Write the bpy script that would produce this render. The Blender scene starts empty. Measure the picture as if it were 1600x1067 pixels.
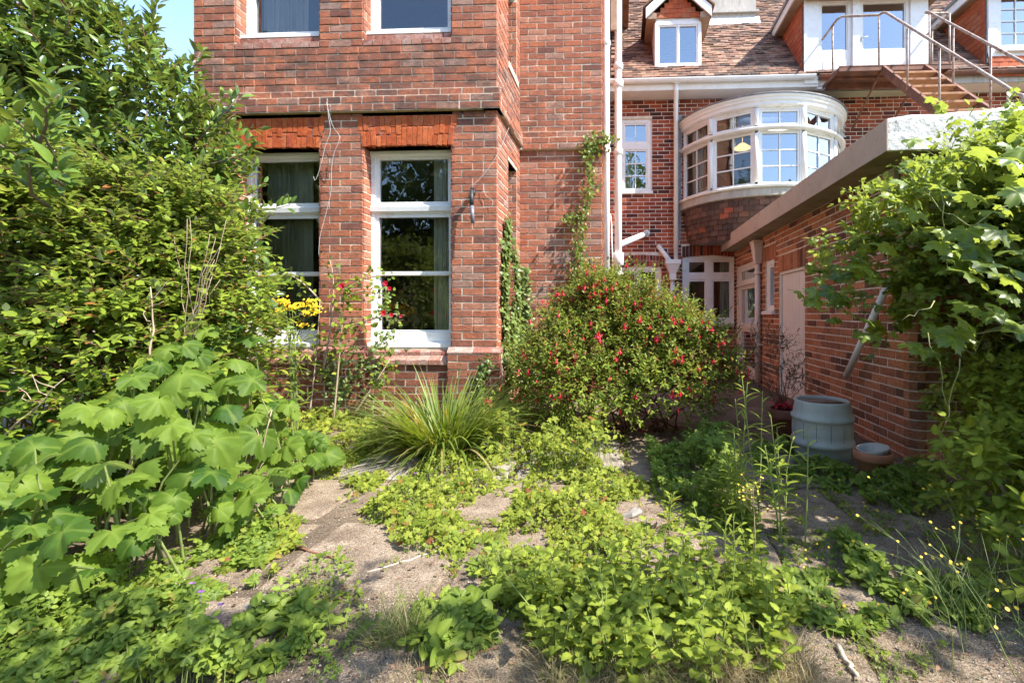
import bpy, math, random
import numpy as np
from mathutils import Vector, Matrix

random.seed(7)
rng = np.random.default_rng(11)
scene = bpy.context.scene
COL = scene.collection

# ------------------------------------------------------------------ camera, sky, sun, exposure
F_PX, CX, CY, PSI, EYE = 711.0, 935.0, 490.0, math.radians(2.8), 1.10   # in 1600 px photo units
cam_d = bpy.data.cameras.new('camera')
cam = bpy.data.objects.new('camera', cam_d)
COL.objects.link(cam)
cam.location = (0, 0, EYE)
cam.rotation_euler = (math.radians(90), 0, PSI)
cam_d.sensor_width = 36
cam_d.lens = 36 * F_PX / 1600
cam_d.shift_x = (800 - CX) / 1600
cam_d.shift_y = -(533.5 - CY) / 1600
cam_d.clip_start = 0.05
cam_d.clip_end = 600
scene.camera = cam

SUN = Vector((2.6, -1.08, 3.4)).normalized()
world = bpy.data.worlds.new('World')
scene.world = world
world.use_nodes = True
wn = world.node_tree
sky = wn.nodes.new('ShaderNodeTexSky')
sky.sky_type = 'NISHITA'
sky.sun_disc = False
sky.sun_elevation = math.asin(SUN.z)
sky.sun_rotation = math.atan2(SUN.x, SUN.y)
bgn = wn.nodes['Background']
sky.dust_density = 0.4
sky.ozone_density = 1.6
wn.links.new(sky.outputs[0], bgn.inputs[0])
bgn.inputs[1].default_value = 0.15
sun_d = bpy.data.lights.new('sun', 'SUN')
sun_d.energy = 3.6
sun_d.angle = math.radians(0.5)
sun_d.color = (1.0, 0.945, 0.86)
sun = bpy.data.objects.new('sun', sun_d)
COL.objects.link(sun)
sun.rotation_euler = SUN.to_track_quat('Z', 'Y').to_euler()
scene.view_settings.view_transform = 'Standard'
scene.view_settings.look = 'None'
scene.view_settings.gamma = 1
scene.view_settings.use_curve_mapping = False
scene.view_settings.exposure = 1.76
try:
    scene.cycles.max_bounces = 8
    scene.cycles.transparent_max_bounces = 12
    scene.cycles.caustics_reflective = False
    scene.cycles.caustics_refractive = False
except Exception:
    pass

# ------------------------------------------------------------------ finding places from the photograph
SP, CP = math.sin(PSI), math.cos(PSI)

def ray(u, v):
    a = (u - CX) / F_PX
    return a * CP - SP, a * SP + CP, (CY - v) / F_PX

def at_y(u, v, Y):
    dx, dy, dz = ray(u, v)
    t = Y / dy
    return Vector((dx * t, Y, EYE + dz * t))

def at_x(u, v, X):
    dx, dy, dz = ray(u, v)
    t = X / dx
    return Vector((X, dy * t, EYE + dz * t))

def at_z(u, v, z=0.0):
    dx, dy, dz = ray(u, v)
    t = (z - EYE) / dz
    return Vector((dx * t, dy * t, z))

def project(p):
    x, y, z = p[0], p[1], p[2] - EYE
    d = -SP * x + CP * y
    if d < 0.05:
        return None
    r = CP * x + SP * y
    return CX + F_PX * r / d, CY - F_PX * z / d, d

# ------------------------------------------------------------------ objects, names, labels
def tag(o, label=None, cat=None, group=None, kind=None):
    if label: o['label'] = label
    if cat: o['category'] = cat
    if group: o['group'] = group
    if kind: o['kind'] = kind
    return o

def empty(name, loc=(0, 0, 0), label=None, cat=None, group=None):
    o = bpy.data.objects.new(name, None)
    COL.objects.link(o)
    o.location = loc
    o.empty_display_size = 0.1
    return tag(o, label, cat, group)

PLACED = {}
def set_parent(o, parent):
    if parent is not None:
        o.parent = parent
        # parents are never rotated or scaled: undo only their place
        off = Vector((0, 0, 0))
        p = parent
        while p is not None:
            off += p.location
            p = p.parent
        o.location = o.location - off

def link_mesh(name, me, mat=None, parent=None, mw=None):
    o = bpy.data.objects.new(name, me)
    COL.objects.link(o)
    if mw is not None:
        o.matrix_basis = mw
    if parent is not None:
        off = Vector((0, 0, 0)); p = parent
        while p is not None:
            off += p.location; p = p.parent
        o.parent = parent
        o.location = o.location - off
    return o

class MB:
    """collects faces and links them as one mesh object"""
    def __init__(s):
        s.v, s.f, s.r, s.sm = [], [], [], []
    def add(s, vs, fs, rnd=0.0, smooth=False):
        b = len(s.v)
        s.v += [tuple(p) for p in vs]
        s.f += [tuple(b + i for i in f) for f in fs]
        s.r += [rnd] * len(vs)
        s.sm += [smooth] * len(fs)
    def box(s, x0, x1, y0, y1, z0, z1, rnd=0.0):
        s.hexa([(x0, y0, z0), (x1, y0, z0), (x1, y1, z0), (x0, y1, z0), (x0, y0, z1), (x1, y0, z1), (x1, y1, z1), (x0, y1, z1)], rnd)
    def hexa(s, p, rnd=0.0):
        s.add(p, [(3, 2, 1, 0), (4, 5, 6, 7), (0, 1, 5, 4), (1, 2, 6, 5), (2, 3, 7, 6), (3, 0, 4, 7)], rnd)
    def fbox(s, F, u0, u1, d0, d1, z0, z1, rnd=0.0):
        s.hexa([F(u0, d0, z0), F(u1, d0, z0), F(u1, d1, z0), F(u0, d1, z0), F(u0, d0, z1), F(u1, d0, z1), F(u1, d1, z1), F(u0, d1, z1)], rnd)
    def fprism(s, F, u0, u1, prof, rnd=0.0):
        """profile of (d, z) points swept along u"""
        n = len(prof)
        vs = [F(u0, d, z) for d, z in prof] + [F(u1, d, z) for d, z in prof]
        fs = [(i, (i + 1) % n, n + (i + 1) % n, n + i) for i in range(n)]
        fs += [tuple(reversed(range(n))), tuple(range(n, 2 * n))]
        s.add(vs, fs, rnd)
    def tube(s, pts, r, sides=8, rnd=0.0, cap=True, smooth=True):
        pts = [Vector(p) for p in pts]
        n = len(pts)
        rs = r if isinstance(r, (list, tuple)) else [r] * n
        vs = []
        prev = None
        for i, p in enumerate(pts):
            t = (pts[min(i + 1, n - 1)] - pts[max(i - 1, 0)])
            t = t.normalized() if t.length > 1e-9 else Vector((0, 0, 1))
            if prev is None:
                a = t.orthogonal().normalized()
            else:
                a = (prev - t * prev.dot(t))
                a = a.normalized() if a.length > 1e-6 else t.orthogonal().normalized()
            prev = a
            b = t.cross(a)
            for k in range(sides):
                an = 2 * math.pi * k / sides
                vs.append(p + (a * math.cos(an) + b * math.sin(an)) * rs[i])
        fs = []
        for i in range(n - 1):
            for k in range(sides):
                k2 = (k + 1) % sides
                fs.append((i * sides + k, i * sides + k2, (i + 1) * sides + k2, (i + 1) * sides + k))
        s.add(vs, fs, rnd, smooth)
        if cap:
            b = len(s.v) - len(vs)
            s.f += [tuple(b + k for k in reversed(range(sides))), tuple(b + (n - 1) * sides + k for k in range(sides))]
            s.sm += [False, False]
    def lathe(s, prof, c, sides=32, rnd=0.0, smooth=True):
        c = Vector(c)
        vs = []
        for r, z in prof:
            for k in range(sides):
                an = 2 * math.pi * k / sides
                vs.append((c.x + r * math.cos(an), c.y + r * math.sin(an), c.z + z))
        fs = []
        for i in range(len(prof) - 1):
            for k in range(sides):
                k2 = (k + 1) % sides
                fs.append((i * sides + k, i * sides + k2, (i + 1) * sides + k2, (i + 1) * sides + k))
        s.add(vs, fs, rnd, smooth)
    def build(s, name, mat, parent=None, loc=None):
        me = bpy.data.meshes.new(name)
        v = s.v
        if loc is not None:
            v = [(p[0] - loc[0], p[1] - loc[1], p[2] - loc[2]) for p in v]
        me.from_pydata(v, [], s.f)
        if len(s.r):
            at = me.attributes.new('rnd', 'FLOAT', 'POINT')
            at.data.foreach_set('value', s.r)
        me.polygons.foreach_set('use_smooth', s.sm)
        me.materials.append(mat)
        me.update()
        o = link_mesh(name, me, None, None, Matrix.Translation(loc) if loc is not None else None)
        if parent is not None:
            off = Vector((0, 0, 0)); p = parent
            while p is not None:
                off += p.location; p = p.parent
            o.parent = parent
            o.location = o.location - off
        return o

def frame(O, U, N):
    O, U, N = Vector(O), Vector(U), Vector(N)
    def f(u, d, z):
        return O + U * u + N * d + Vector((0, 0, z))
    f.O, f.U, f.N = O, U, N
    return f

def rect_minus(u0, u1, z0, z1, holes):
    zs = sorted(set([z0, z1] + [min(max(h[k], z0), z1) for h in holes for k in (2, 3)]))
    out = []
    for a, b in zip(zs[:-1], zs[1:]):
        if b - a < 1e-6: continue
        m = (a + b) / 2
        cut = sorted((max(h[0], u0), min(h[1], u1)) for h in holes if h[2] < m < h[3] and h[1] > u0 and h[0] < u1)
        x = u0
        for c0, c1 in cut:
            if c0 > x + 1e-6: out.append((x, c0, a, b))
            x = max(x, c1)
        if x < u1 - 1e-6: out.append((x, u1, a, b))
    return out

# ------------------------------------------------------------------ materials
def new_mat(name):
    m = bpy.data.materials.new(name)
    m.use_nodes = True
    nt = m.node_tree
    b = nt.nodes['Principled BSDF']
    return m, nt, b

def N(nt, typ, **kw):
    n = nt.nodes.new(typ)
    for k, v in kw.items():
        if k.startswith('i_'):
            n.inputs[k[2:].replace('_', ' ')].default_value = v
        else:
            setattr(n, k, v)
    return n

def pos_noise(nt, scale, detail=4.0, rough=0.6, scl=None, obj=False):
    g = N(nt, 'ShaderNodeTexCoord') if obj else N(nt, 'ShaderNodeNewGeometry')
    src = g.outputs['Object'] if obj else g.outputs['Position']
    if scl:
        mp = N(nt, 'ShaderNodeMapping')
        mp.inputs['Scale'].default_value = scl
        nt.links.new(src, mp.inputs['Vector'])
        src = mp.outputs[0]
    n = N(nt, 'ShaderNodeTexNoise')
    n.inputs['Scale'].default_value = scale
    n.inputs['Detail'].default_value = detail
    n.inputs['Roughness'].default_value = rough
    nt.links.new(src, n.inputs['Vector'])
    return n.outputs['Fac']

def ramp(nt, fac, stops, interp='LINEAR'):
    r = N(nt, 'ShaderNodeValToRGB')
    r.color_ramp.interpolation = interp
    el = r.color_ramp.elements
    while len(el) < len(stops):
        el.new(0.5)
    for e, (p, c) in zip(el, stops):
        e.position = p
        e.color = (c[0], c[1], c[2], 1) if not isinstance(c, (int, float)) else (c, c, c, 1)
    nt.links.new(fac, r.inputs[0])
    return r.outputs[0]

def mixc(nt, fac, a, b, mode='MIX'):
    m = N(nt, 'ShaderNodeMix', data_type='RGBA', blend_type=mode)
    for s, val in (('Factor', fac), ('A', a), ('B', b)):
        i = [x for x in m.inputs if x.name == s and (x.type == 'RGBA' if s != 'Factor' else x.type == 'VALUE')][0]
        if hasattr(val, 'is_linked') or hasattr(val, 'links'):
            nt.links.new(val, i)
        else:
            i.default_value = val if s == 'Factor' else (val[0], val[1], val[2], 1)
    return [x for x in m.outputs if x.type == 'RGBA'][0]

def math_n(nt, op, a, b=0.0, clamp=False):
    m = N(nt, 'ShaderNodeMath', operation=op, use_clamp=clamp)
    for i, val in enumerate((a, b)):
        if hasattr(val, 'links'): nt.links.new(val, m.inputs[i])
        else: m.inputs[i].default_value = val
    return m.outputs[0]

def piece_random(nt):
    a = N(nt, 'ShaderNodeAttribute', attribute_name='rnd')
    oi = N(nt, 'ShaderNodeObjectInfo')
    return math_n(nt, 'FRACT', math_n(nt, 'ADD', a.outputs['Fac'], oi.outputs['Random']))

def bump(nt, b, h, strength=0.4, dist=0.004):
    n = N(nt, 'ShaderNodeBump')
    n.inputs['Strength'].default_value = strength
    n.inputs['Distance'].default_value = dist
    nt.links.new(h, n.inputs['Height'])
    nt.links.new(n.outputs[0], b.inputs['Normal'])

def m_plain(name, c, rough=0.6, var=0.15, scale=6, dirt=None, dirt_lo=0.55, dirt_hi=0.75, dirt_scale=3, bscale=80, bstr=0.25, bdist=0.003, metal=0.0, scl=None):
    m, nt, b = new_mat(name)
    n = pos_noise(nt, scale, 5, 0.65, scl)
    lo = tuple(x * (1 - var) for x in c); hi = tuple(min(1, x * (1 + var)) for x in c)
    col = ramp(nt, n, [(0.3, lo), (0.7, hi)])
    if dirt:
        d = pos_noise(nt, dirt_scale, 8, 0.72, scl)
        col = mixc(nt, ramp(nt, d, [(dirt_lo, 0.0), (dirt_hi, 1.0)]), col, dirt)
    nt.links.new(col, b.inputs['Base Color'])
    b.inputs['Roughness'].default_value = rough
    b.inputs['Metallic'].default_value = metal
    if bstr > 0:
        bump(nt, b, pos_noise(nt, bscale, 3), bstr, bdist)
    return m

def m_brick(name, stops, stain=None, stain_lo=0.5, stain_hi=0.7, stain_scale=3.0, zband=None, bstr=0.8, lichen=None):
    m, nt, b = new_mat(name)
    r = piece_random(nt)
    col = ramp(nt, r, stops)
    sp = pos_noise(nt, 38, 7, 0.8, (1, 1, 1.9))
    col = mixc(nt, 0.75, col, ramp(nt, sp, [(0.34, 0.30), (0.50, 0.95), (0.68, 1.35)]), 'MULTIPLY')
    bl = pos_noise(nt, 9, 5, 0.7)
    col = mixc(nt, 0.6, col, ramp(nt, bl, [(0.32, 0.62), (0.6, 1.05)]), 'MULTIPLY')
    if stain:
        s = pos_noise(nt, stain_scale, 9, 0.75, (1, 1, 1.6))
        f = ramp(nt, s, [(stain_lo, 0.0), (stain_hi, 1.0)])
        if zband:
            g = N(nt, 'ShaderNodeNewGeometry')
            sx = N(nt, 'ShaderNodeSeparateXYZ')
            nt.links.new(g.outputs['Position'], sx.inputs[0])
            mr = N(nt, 'ShaderNodeMapRange')
            mr.inputs['From Min'].default_value = 0
            mr.inputs['From Max'].default_value = 6
            nt.links.new(sx.outputs['Z'], mr.inputs['Value'])
            zf = ramp(nt, mr.outputs[0], [(z / 6.0, w) for z, w in zband])
            f = math_n(nt, 'MULTIPLY', f, zf)
        col = mixc(nt, math_n(nt, 'MULTIPLY', f, 0.85), col, stain)
    if lichen:
        s = pos_noise(nt, 26, 6, 0.7)
        col = mixc(nt, math_n(nt, 'MULTIPLY', ramp(nt, s, [(0.60, 0.0), (0.72, 1.0)]), 0.7), col, lichen)
    nt.links.new(col, b.inputs['Base Color'])
    b.inputs['Roughness'].default_value = 0.9
    b.inputs['Specular IOR Level'].default_value = 0.2
    bump(nt, b, pos_noise(nt, 45, 7, 0.75, (1, 1, 1.9)), bstr, 0.012)
    return m

def m_leaf(name, dark, light, back=None, rough=0.45, trans=0.35, spec=0.4, odd=None, odd_at=0.93, tcol=None, veins=False):
    m, nt, b = new_mat(name)
    r = piece_random(nt)
    stops = [(0.0, dark), (odd_at - 0.05, light)]
    if odd: stops += [(odd_at, light), (min(1.0, odd_at + 0.03), odd)]
    col = ramp(nt, r, stops)
    n = pos_noise(nt, 30, 3, 0.6)
    col = mixc(nt, 0.5, col, ramp(nt, n, [(0.3, 0.7), (0.7, 1.15)]), 'MULTIPLY')
    if veins:
        at = N(nt, 'ShaderNodeAttribute', attribute_name='vein')
        col = mixc(nt, math_n(nt, 'MULTIPLY', at.outputs['Fac'], 0.45), col, (light[0] * 1.5 + 0.03, light[1] * 1.35 + 0.03, light[2] * 1.4 + 0.02))
    if back:
        g = N(nt, 'ShaderNodeNewGeometry')
        col = mixc(nt, g.outputs['Backfacing'], col, back)
    nt.links.new(col, b.inputs['Base Color'])
    b.inputs['Roughness'].default_value = rough
    b.inputs['Specular IOR Level'].default_value = spec
    t = N(nt, 'ShaderNodeBsdfTranslucent')
    tc = mixc(nt, 1.0, col, tcol or (1.9, 1.75, 0.6), 'MULTIPLY')
    nt.links.new(tc, t.inputs[0])
    mx = N(nt, 'ShaderNodeMixShader')
    mx.inputs[0].default_value = trans
    out = nt.nodes['Material Output']
    nt.links.new(b.outputs[0], mx.inputs[1])
    nt.links.new(t.outputs[0], mx.inputs[2])
    nt.links.new(mx.outputs[0], out.inputs[0])
    return m

def m_glass(name, tint=(0.92, 0.95, 0.94), gain=1.0):
    m, nt, b = new_mat(name)
    nt.nodes.remove(b)
    t = N(nt, 'ShaderNodeBsdfTransparent'); t.inputs[0].default_value = (*tint, 1)
    g = N(nt, 'ShaderNodeBsdfGlossy'); g.inputs['Roughness'].default_value = 0.0
    g.inputs['Color'].default_value = (0.95, 0.97, 1, 1)
    # old panes are slightly wavy
    bp = N(nt, 'ShaderNodeBump'); bp.inputs['Strength'].default_value = 0.06; bp.inputs['Distance'].default_value = 0.02
    nt.links.new(pos_noise(nt, 5, 1, 0.5), bp.inputs['Height'])
    nt.links.new(bp.outputs[0], g.inputs['Normal'])
    fr = N(nt, 'ShaderNodeFresnel'); fr.inputs['IOR'].default_value = 1.52
    f = math_n(nt, 'MULTIPLY', fr.outputs[0], 2.0 * gain, True)
    f = math_n(nt, 'ADD', f, 0.03, True)
    mx = N(nt, 'ShaderNodeMixShader')
    nt.links.new(f, mx.inputs[0])
    nt.links.new(t.outputs[0], mx.inputs[1])
    nt.links.new(g.outputs[0], mx.inputs[2])
    nt.links.new(mx.outputs[0], nt.nodes['Material Output'].inputs[0])
    return m

M = {}
M['brick_bay'] = m_brick('old red brick', [(0.0, (0.20, 0.085, 0.065)), (0.08, (0.34, 0.130, 0.085)), (0.4, (0.45, 0.152, 0.082)), (0.75, (0.51, 0.185, 0.102)), (0.92, (0.52, 0.26, 0.18)), (1.0, (0.36, 0.22, 0.175))],
    stain=(0.085, 0.066, 0.058), stain_lo=0.40, stain_hi=0.62, stain_scale=4.5, zband=[(0.0, 0.4), (0.8, 0.35), (0.95, 0.30), (2.9, 0.30), (3.1, 0.9), (3.75, 1.0), (4.05, 0.4), (4.5, 0.3)])
M['brick_lintel'] = m_brick('orange rubbed brick', [(0, (0.42, 0.085, 0.030)), (0.5, (0.52, 0.125, 0.042)), (0.85, (0.58, 0.16, 0.06)), (1, (0.36, 0.07, 0.04))], stain=(0.55, 0.40, 0.32), stain_lo=0.60, stain_hi=0.70, stain_scale=14, bstr=0.4)
M['brick_plinth'] = m_brick('plinth brick with lichen', [(0, (0.15, 0.06, 0.04)), (0.5, (0.28, 0.10, 0.06)), (1, (0.36, 0.15, 0.09))], lichen=(0.42, 0.23, 0.05))
M['brick_sill'] = m_brick('weathered sill brick', [(0, (0.30, 0.12, 0.085)), (0.5, (0.42, 0.19, 0.14)), (1, (0.47, 0.30, 0.25))], stain=(0.50, 0.42, 0.37), stain_lo=0.5, stain_hi=0.7, stain_scale=8)
M['brick_house'] = m_brick('dark red brick', [(0, (0.07, 0.030, 0.028)), (0.3, (0.20, 0.052, 0.034)), (0.6, (0.34, 0.080, 0.042)), (0.9, (0.46, 0.12, 0.058)), (1, (0.30, 0.10, 0.07))])
M['brick_annex'] = m_brick('brown red brick', [(0, (0.13, 0.065, 0.048)), (0.25, (0.33, 0.14, 0.085)), (0.6, (0.50, 0.195, 0.10)), (0.9, (0.58, 0.24, 0.125)), (1, (0.33, 0.17, 0.11))])
M['mortar_bay'] = m_plain('cream mortar', (0.62, 0.54, 0.42), 0.95, 0.25, 14, dirt=(0.16, 0.13, 0.11), dirt_lo=0.5, dirt_hi=0.72, dirt_scale=4)
M['mortar_pale'] = m_plain('pale mortar', (0.66, 0.58, 0.49), 0.95, 0.2, 14)
M['white'] = m_plain('white paint', (0.78, 0.78, 0.77), 0.45, 0.05, 5, dirt=(0.46, 0.43, 0.36), dirt_lo=0.57, dirt_hi=0.78, dirt_scale=9, bscale=40, bstr=0.1)
M['white_old'] = m_plain('flaking white paint', (0.76, 0.75, 0.71), 0.55, 0.06, 5, dirt=(0.34, 0.30, 0.24), dirt_lo=0.60, dirt_hi=0.74, dirt_scale=14, bscale=40, bstr=0.2)
M['pinkwhite'] = m_plain('pale pink white paint', (0.74, 0.68, 0.63), 0.5, 0.05, 5, dirt=(0.5, 0.42, 0.36), dirt_lo=0.62, dirt_hi=0.8, dirt_scale=9, bstr=0.1)
M['render_white'] = m_plain('flaking white render', (0.70, 0.69, 0.67), 0.8, 0.12, 14, dirt=(0.16, 0.15, 0.13), dirt_lo=0.52, dirt_hi=0.68, dirt_scale=9, bscale=22, bstr=0.9, bdist=0.012)
M['render_pink'] = m_plain('pinkish cement render', (0.46, 0.37, 0.31), 0.85, 0.14, 4, dirt=(0.24, 0.17, 0.13), dirt_lo=0.56, dirt_hi=0.72, dirt_scale=8, bscale=35, bstr=0.4, bdist=0.005)
M['soffit'] = m_plain('mossy soffit', (0.30, 0.29, 0.20), 0.9, 0.2, 3, dirt=(0.12, 0.13, 0.06), dirt_lo=0.5, dirt_hi=0.75, dirt_scale=4)
M['timber'] = m_plain('brown timber', (0.32, 0.22, 0.15), 0.8, 0.2, 8, bscale=40)
M['lead'] = m_plain('lead sheet', (0.20, 0.20, 0.21), 0.6, 0.35, 9, dirt=(0.62, 0.62, 0.60), dirt_lo=0.55, dirt_hi=0.75, dirt_scale=12)
M['leadpale'] = m_plain('pale lead flashing', (0.55, 0.54, 0.52), 0.6, 0.25, 9, dirt=(0.28, 0.27, 0.26), dirt_lo=0.55, dirt_hi=0.75, dirt_scale=12)
M['cement'] = m_plain('grey cement', (0.42, 0.39, 0.35), 0.9, 0.2, 4, dirt=(0.22, 0.20, 0.18), dirt_scale=5, scl=(3, 3, 0.6))
M['rust'] = m_plain('rusty steel', (0.20, 0.085, 0.050), 0.8, 0.35, 7, dirt=(0.10, 0.05, 0.045), dirt_lo=0.45, dirt_hi=0.65, dirt_scale=6, bscale=60)
M['rail'] = m_plain('peeling rail paint', (0.40, 0.33, 0.28), 0.65, 0.15, 20, dirt=(0.20, 0.09, 0.05), dirt_lo=0.48, dirt_hi=0.62, dirt_scale=18)
M['wood_tread'] = m_plain('worn timber tread', (0.38, 0.20, 0.11), 0.85, 0.3, 12, bscale=50)
M['pipe'] = m_plain('white pipe paint', (0.78, 0.77, 0.74), 0.4, 0.05, 6, dirt=(0.42, 0.38, 0.32), dirt_lo=0.63, dirt_hi=0.78, dirt_scale=16, bstr=0.1)
M['pipe_pink'] = m_plain('cream pipe paint', (0.68, 0.60, 0.55), 0.45, 0.08, 6, dirt=(0.4, 0.33, 0.28), dirt_lo=0.6, dirt_hi=0.78, dirt_scale=16, bstr=0.1)
M['black'] = m_plain('black iron', (0.03, 0.03, 0.032), 0.5, 0.2, 9)
M['greyplastic'] = m_plain('grey blue plastic', (0.43, 0.42, 0.395), 0.5, 0.10, 5, dirt=(0.22, 0.23, 0.19), dirt_lo=0.5, dirt_hi=0.75, dirt_scale=6, bscale=120, bstr=0.3, scl=(1, 1, 0.5))
M['barrel_in'] = m_plain('rusty brown lid', (0.24, 0.13, 0.085), 0.8, 0.35, 10)
M['terracotta'] = m_plain('terracotta', (0.42, 0.16, 0.085), 0.8, 0.18, 10, dirt=(0.30, 0.22, 0.17), dirt_scale=6)
M['terradark'] = m_plain('dark terracotta', (0.24, 0.085, 0.05), 0.8, 0.18, 10)
M['soil'] = m_plain('potting soil', (0.06, 0.045, 0.035), 0.95, 0.4, 40, bscale=120, bstr=0.8, bdist=0.01)
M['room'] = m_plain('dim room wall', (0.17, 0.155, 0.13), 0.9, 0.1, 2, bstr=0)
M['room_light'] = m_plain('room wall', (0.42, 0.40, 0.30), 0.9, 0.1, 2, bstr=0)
M['curtain'] = m_plain('grey green curtain', (0.62, 0.65, 0.56), 0.9, 0.12, 3, bstr=0)
M['curtain_cream'] = m_plain('cream curtain', (0.66, 0.60, 0.50), 0.9, 0.1, 3, bstr=0)
M['curtain_white'] = m_plain('white net curtain', (0.78, 0.79, 0.80), 0.9, 0.05, 3, bstr=0)
M['glass'] = m_glass('window glass')
M['glass_sky'] = m_glass('window glass reflecting', (0.85, 0.88, 0.9), 3.4)
M['bark'] = m_plain('bark', (0.17, 0.12, 0.085), 0.9, 0.3, 20, bscale=60, bstr=0.6)
M['redtwig'] = m_plain('reddish twig', (0.20, 0.085, 0.055), 0.8, 0.3, 20, bstr=0)
M['cane'] = m_plain('dry cane', (0.36, 0.27, 0.19), 0.8, 0.2, 20, bstr=0)
M['greenstem'] = m_plain('green stem', (0.20, 0.25, 0.07), 0.7, 0.3, 20, bstr=0)
M['vinestem'] = m_plain('vine stem', (0.30, 0.30, 0.12), 0.7, 0.3, 20, bstr=0)
M['wire'] = m_plain('white cable', (0.56, 0.54, 0.52), 0.5, 0.05, 6, bstr=0)
M['wire_dark'] = m_plain('black cable', (0.05, 0.05, 0.05), 0.5, 0.05, 6, bstr=0)

def m_tile(name, stops, moss=(0.34, 0.30, 0.14), amt=0.6, lo=0.56):
    m, nt, b = new_mat(name)
    col = ramp(nt, piece_random(nt), stops)
    n = pos_noise(nt, 4, 7, 0.75)
    col = mixc(nt, 0.8, col, ramp(nt, n, [(0.35, 0.55), (0.65, 1.2)]), 'MULTIPLY')
    n2 = pos_noise(nt, 12, 6, 0.7)
    col = mixc(nt, math_n(nt, 'MULTIPLY', ramp(nt, n2, [(lo, 0.0), (lo + 0.14, 1.0)]), amt), col, moss)
    nt.links.new(col, b.inputs['Base Color'])
    b.inputs['Roughness'].default_value = 0.9
    bump(nt, b, pos_noise(nt, 90, 3), 0.4, 0.003)
    return m
M['tile_roof'] = m_tile('roof tile', [(0, (0.06, 0.036, 0.028)), (0.3, (0.13, 0.068, 0.047)), (0.65, (0.23, 0.115, 0.075)), (1, (0.32, 0.20, 0.14))])
M['tile_cheek'] = m_tile('orange hung tile', [(0, (0.40, 0.09, 0.035)), (0.6, (0.52, 0.12, 0.045)), (1, (0.46, 0.16, 0.08))], amt=0.1)
M['tile_apron'] = m_tile('dark hung tile', [(0, (0.075, 0.042, 0.033)), (0.5, (0.12, 0.062, 0.045)), (0.93, (0.18, 0.09, 0.062)), (1, (0.40, 0.09, 0.04))], moss=(0.24, 0.18, 0.13), amt=0.35)
# ------------------------------------------------------------------ bricks and tiles, piece by piece
def brick_variant(seed):
    r = random.Random(seed)
    j = lambda s: r.uniform(-s, s)
    cx, cz, cy = 0.022, 0.055, 0.10
    v = []
    for y, ix, iz, jj in ((0.0, 0, 0, 0), (1.0 - cy, 0, 0, 0.006), (1.0, cx, cz, 0.010)):
        for sx, sz in ((-1, -1), (1, -1), (1, 1), (-1, 1)):
            v.append((sx * (0.5 - ix) + j(jj), y + (j(0.022) if y == 1.0 else 0), sz * (0.5 - iz) + j(jj * 4)))
    f = []
    for a in (0, 4):
        for k in range(4):
            k2 = (k + 1) % 4
            f.append((a + k, a + k2, a + 4 + k2, a + 4 + k))
    f.append((8, 9, 10, 11))
    return v, f

def tile_variant(seed):
    r = random.Random(seed)
    j = lambda s: r.uniform(-s, s)
    # x across, y outward thickness, z up; lower edge uneven
    v = [(-0.5, 0, -0.5 + j(0.05)), (0.5, 0, -0.5 + j(0.05)), (0.5, 0, 0.5), (-0.5, 0, 0.5),
         (-0.5, 1 + j(0.2), -0.5 + j(0.05)), (0.5, 1 + j(0.2), -0.5 + j(0.05)), (0.5, 1, 0.5), (-0.5, 1, 0.5)]
    f = [(4, 5, 6, 7), (0, 1, 5, 4), (1, 2, 6, 5), (3, 0, 4, 7), (2, 3, 7, 6)]
    return v, f

BRICKS = [brick_variant(i) for i in range(10)]
TILES = [tile_variant(50 + i) for i in range(10)]
MESHES = {}
def shared_mesh(kind, k, src, mat):
    key = (kind, k, mat.name)
    if key not in MESHES:
        me = bpy.data.meshes.new(kind)
        me.from_pydata(src[0], [], src[1])
        me.materials.append(mat)
        me.update()
        MESHES[key] = me
    return MESHES[key]

def px_size(mw, occl=()):
    c = [project(mw @ Vector(p)) for p in ((-0.5, 1, -0.5), (0.5, 1, -0.5), (0.5, 1, 0.5), (-0.5, 1, 0.5))]
    if any(p is None for p in c): return 0
    mx = sum(p[0] for p in c) / 4; my = sum(p[1] for p in c) / 4
    if not (-5 < mx < 1605 and -5 < my < 1072): return 0
    for x0, y0, x1, y1 in occl:
        if x0 < mx < x1 and y0 < my < y1: return 0
    a = 0
    for i in range(4):
        x0, y0 = c[i][:2]; x1, y1 = c[(i + 1) % 4][:2]
        a += x0 * y1 - x1 * y0
    n = (mw.to_3x3() @ Vector((0, 1, 0)))
    if n.dot(cam.location - mw.translation) <= 0: return 0
    return abs(a) / 2

def emit_pieces(parent, name, stuff_name, pieces, mat, src, limit=300, occl=(), min_px=20):
    """the pieces that show largest become parts of their own, the rest one joined part"""
    kind = name
    sc = sorted(((px_size(m, occl), i) for i, m in enumerate(pieces)), reverse=True)
    single = set(i for s, i in sc[:limit] if s >= min_px)
    mb = MB()
    for i, m in enumerate(pieces):
        k = random.randrange(len(src))
        if i in single:
            link_mesh(name, shared_mesh(kind, k, src[k], mat), None, parent, m)
        else:
            mb.add([m @ Vector(p) for p in src[k][0]], src[k][1], random.random())
    if mb.v:
        tag(mb.build(stuff_name, mat, parent), kind='stuff')

def fmat(F, u0, u1, d0, d1, z0, z1):
    """box in wall coordinates -> matrix of the unit piece"""
    o = F((u0 + u1) / 2, d0, (z0 + z1) / 2)
    U, Nn = F.U * (u1 - u0), F.N * (d1 - d0)
    Z = Vector((0, 0, z1 - z0))
    return Matrix(((U.x, Nn.x, Z.x, o.x), (U.y, Nn.y, Z.y, o.y), (U.z, Nn.z, Z.z, o.z), (0, 0, 0, 1)))

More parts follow.
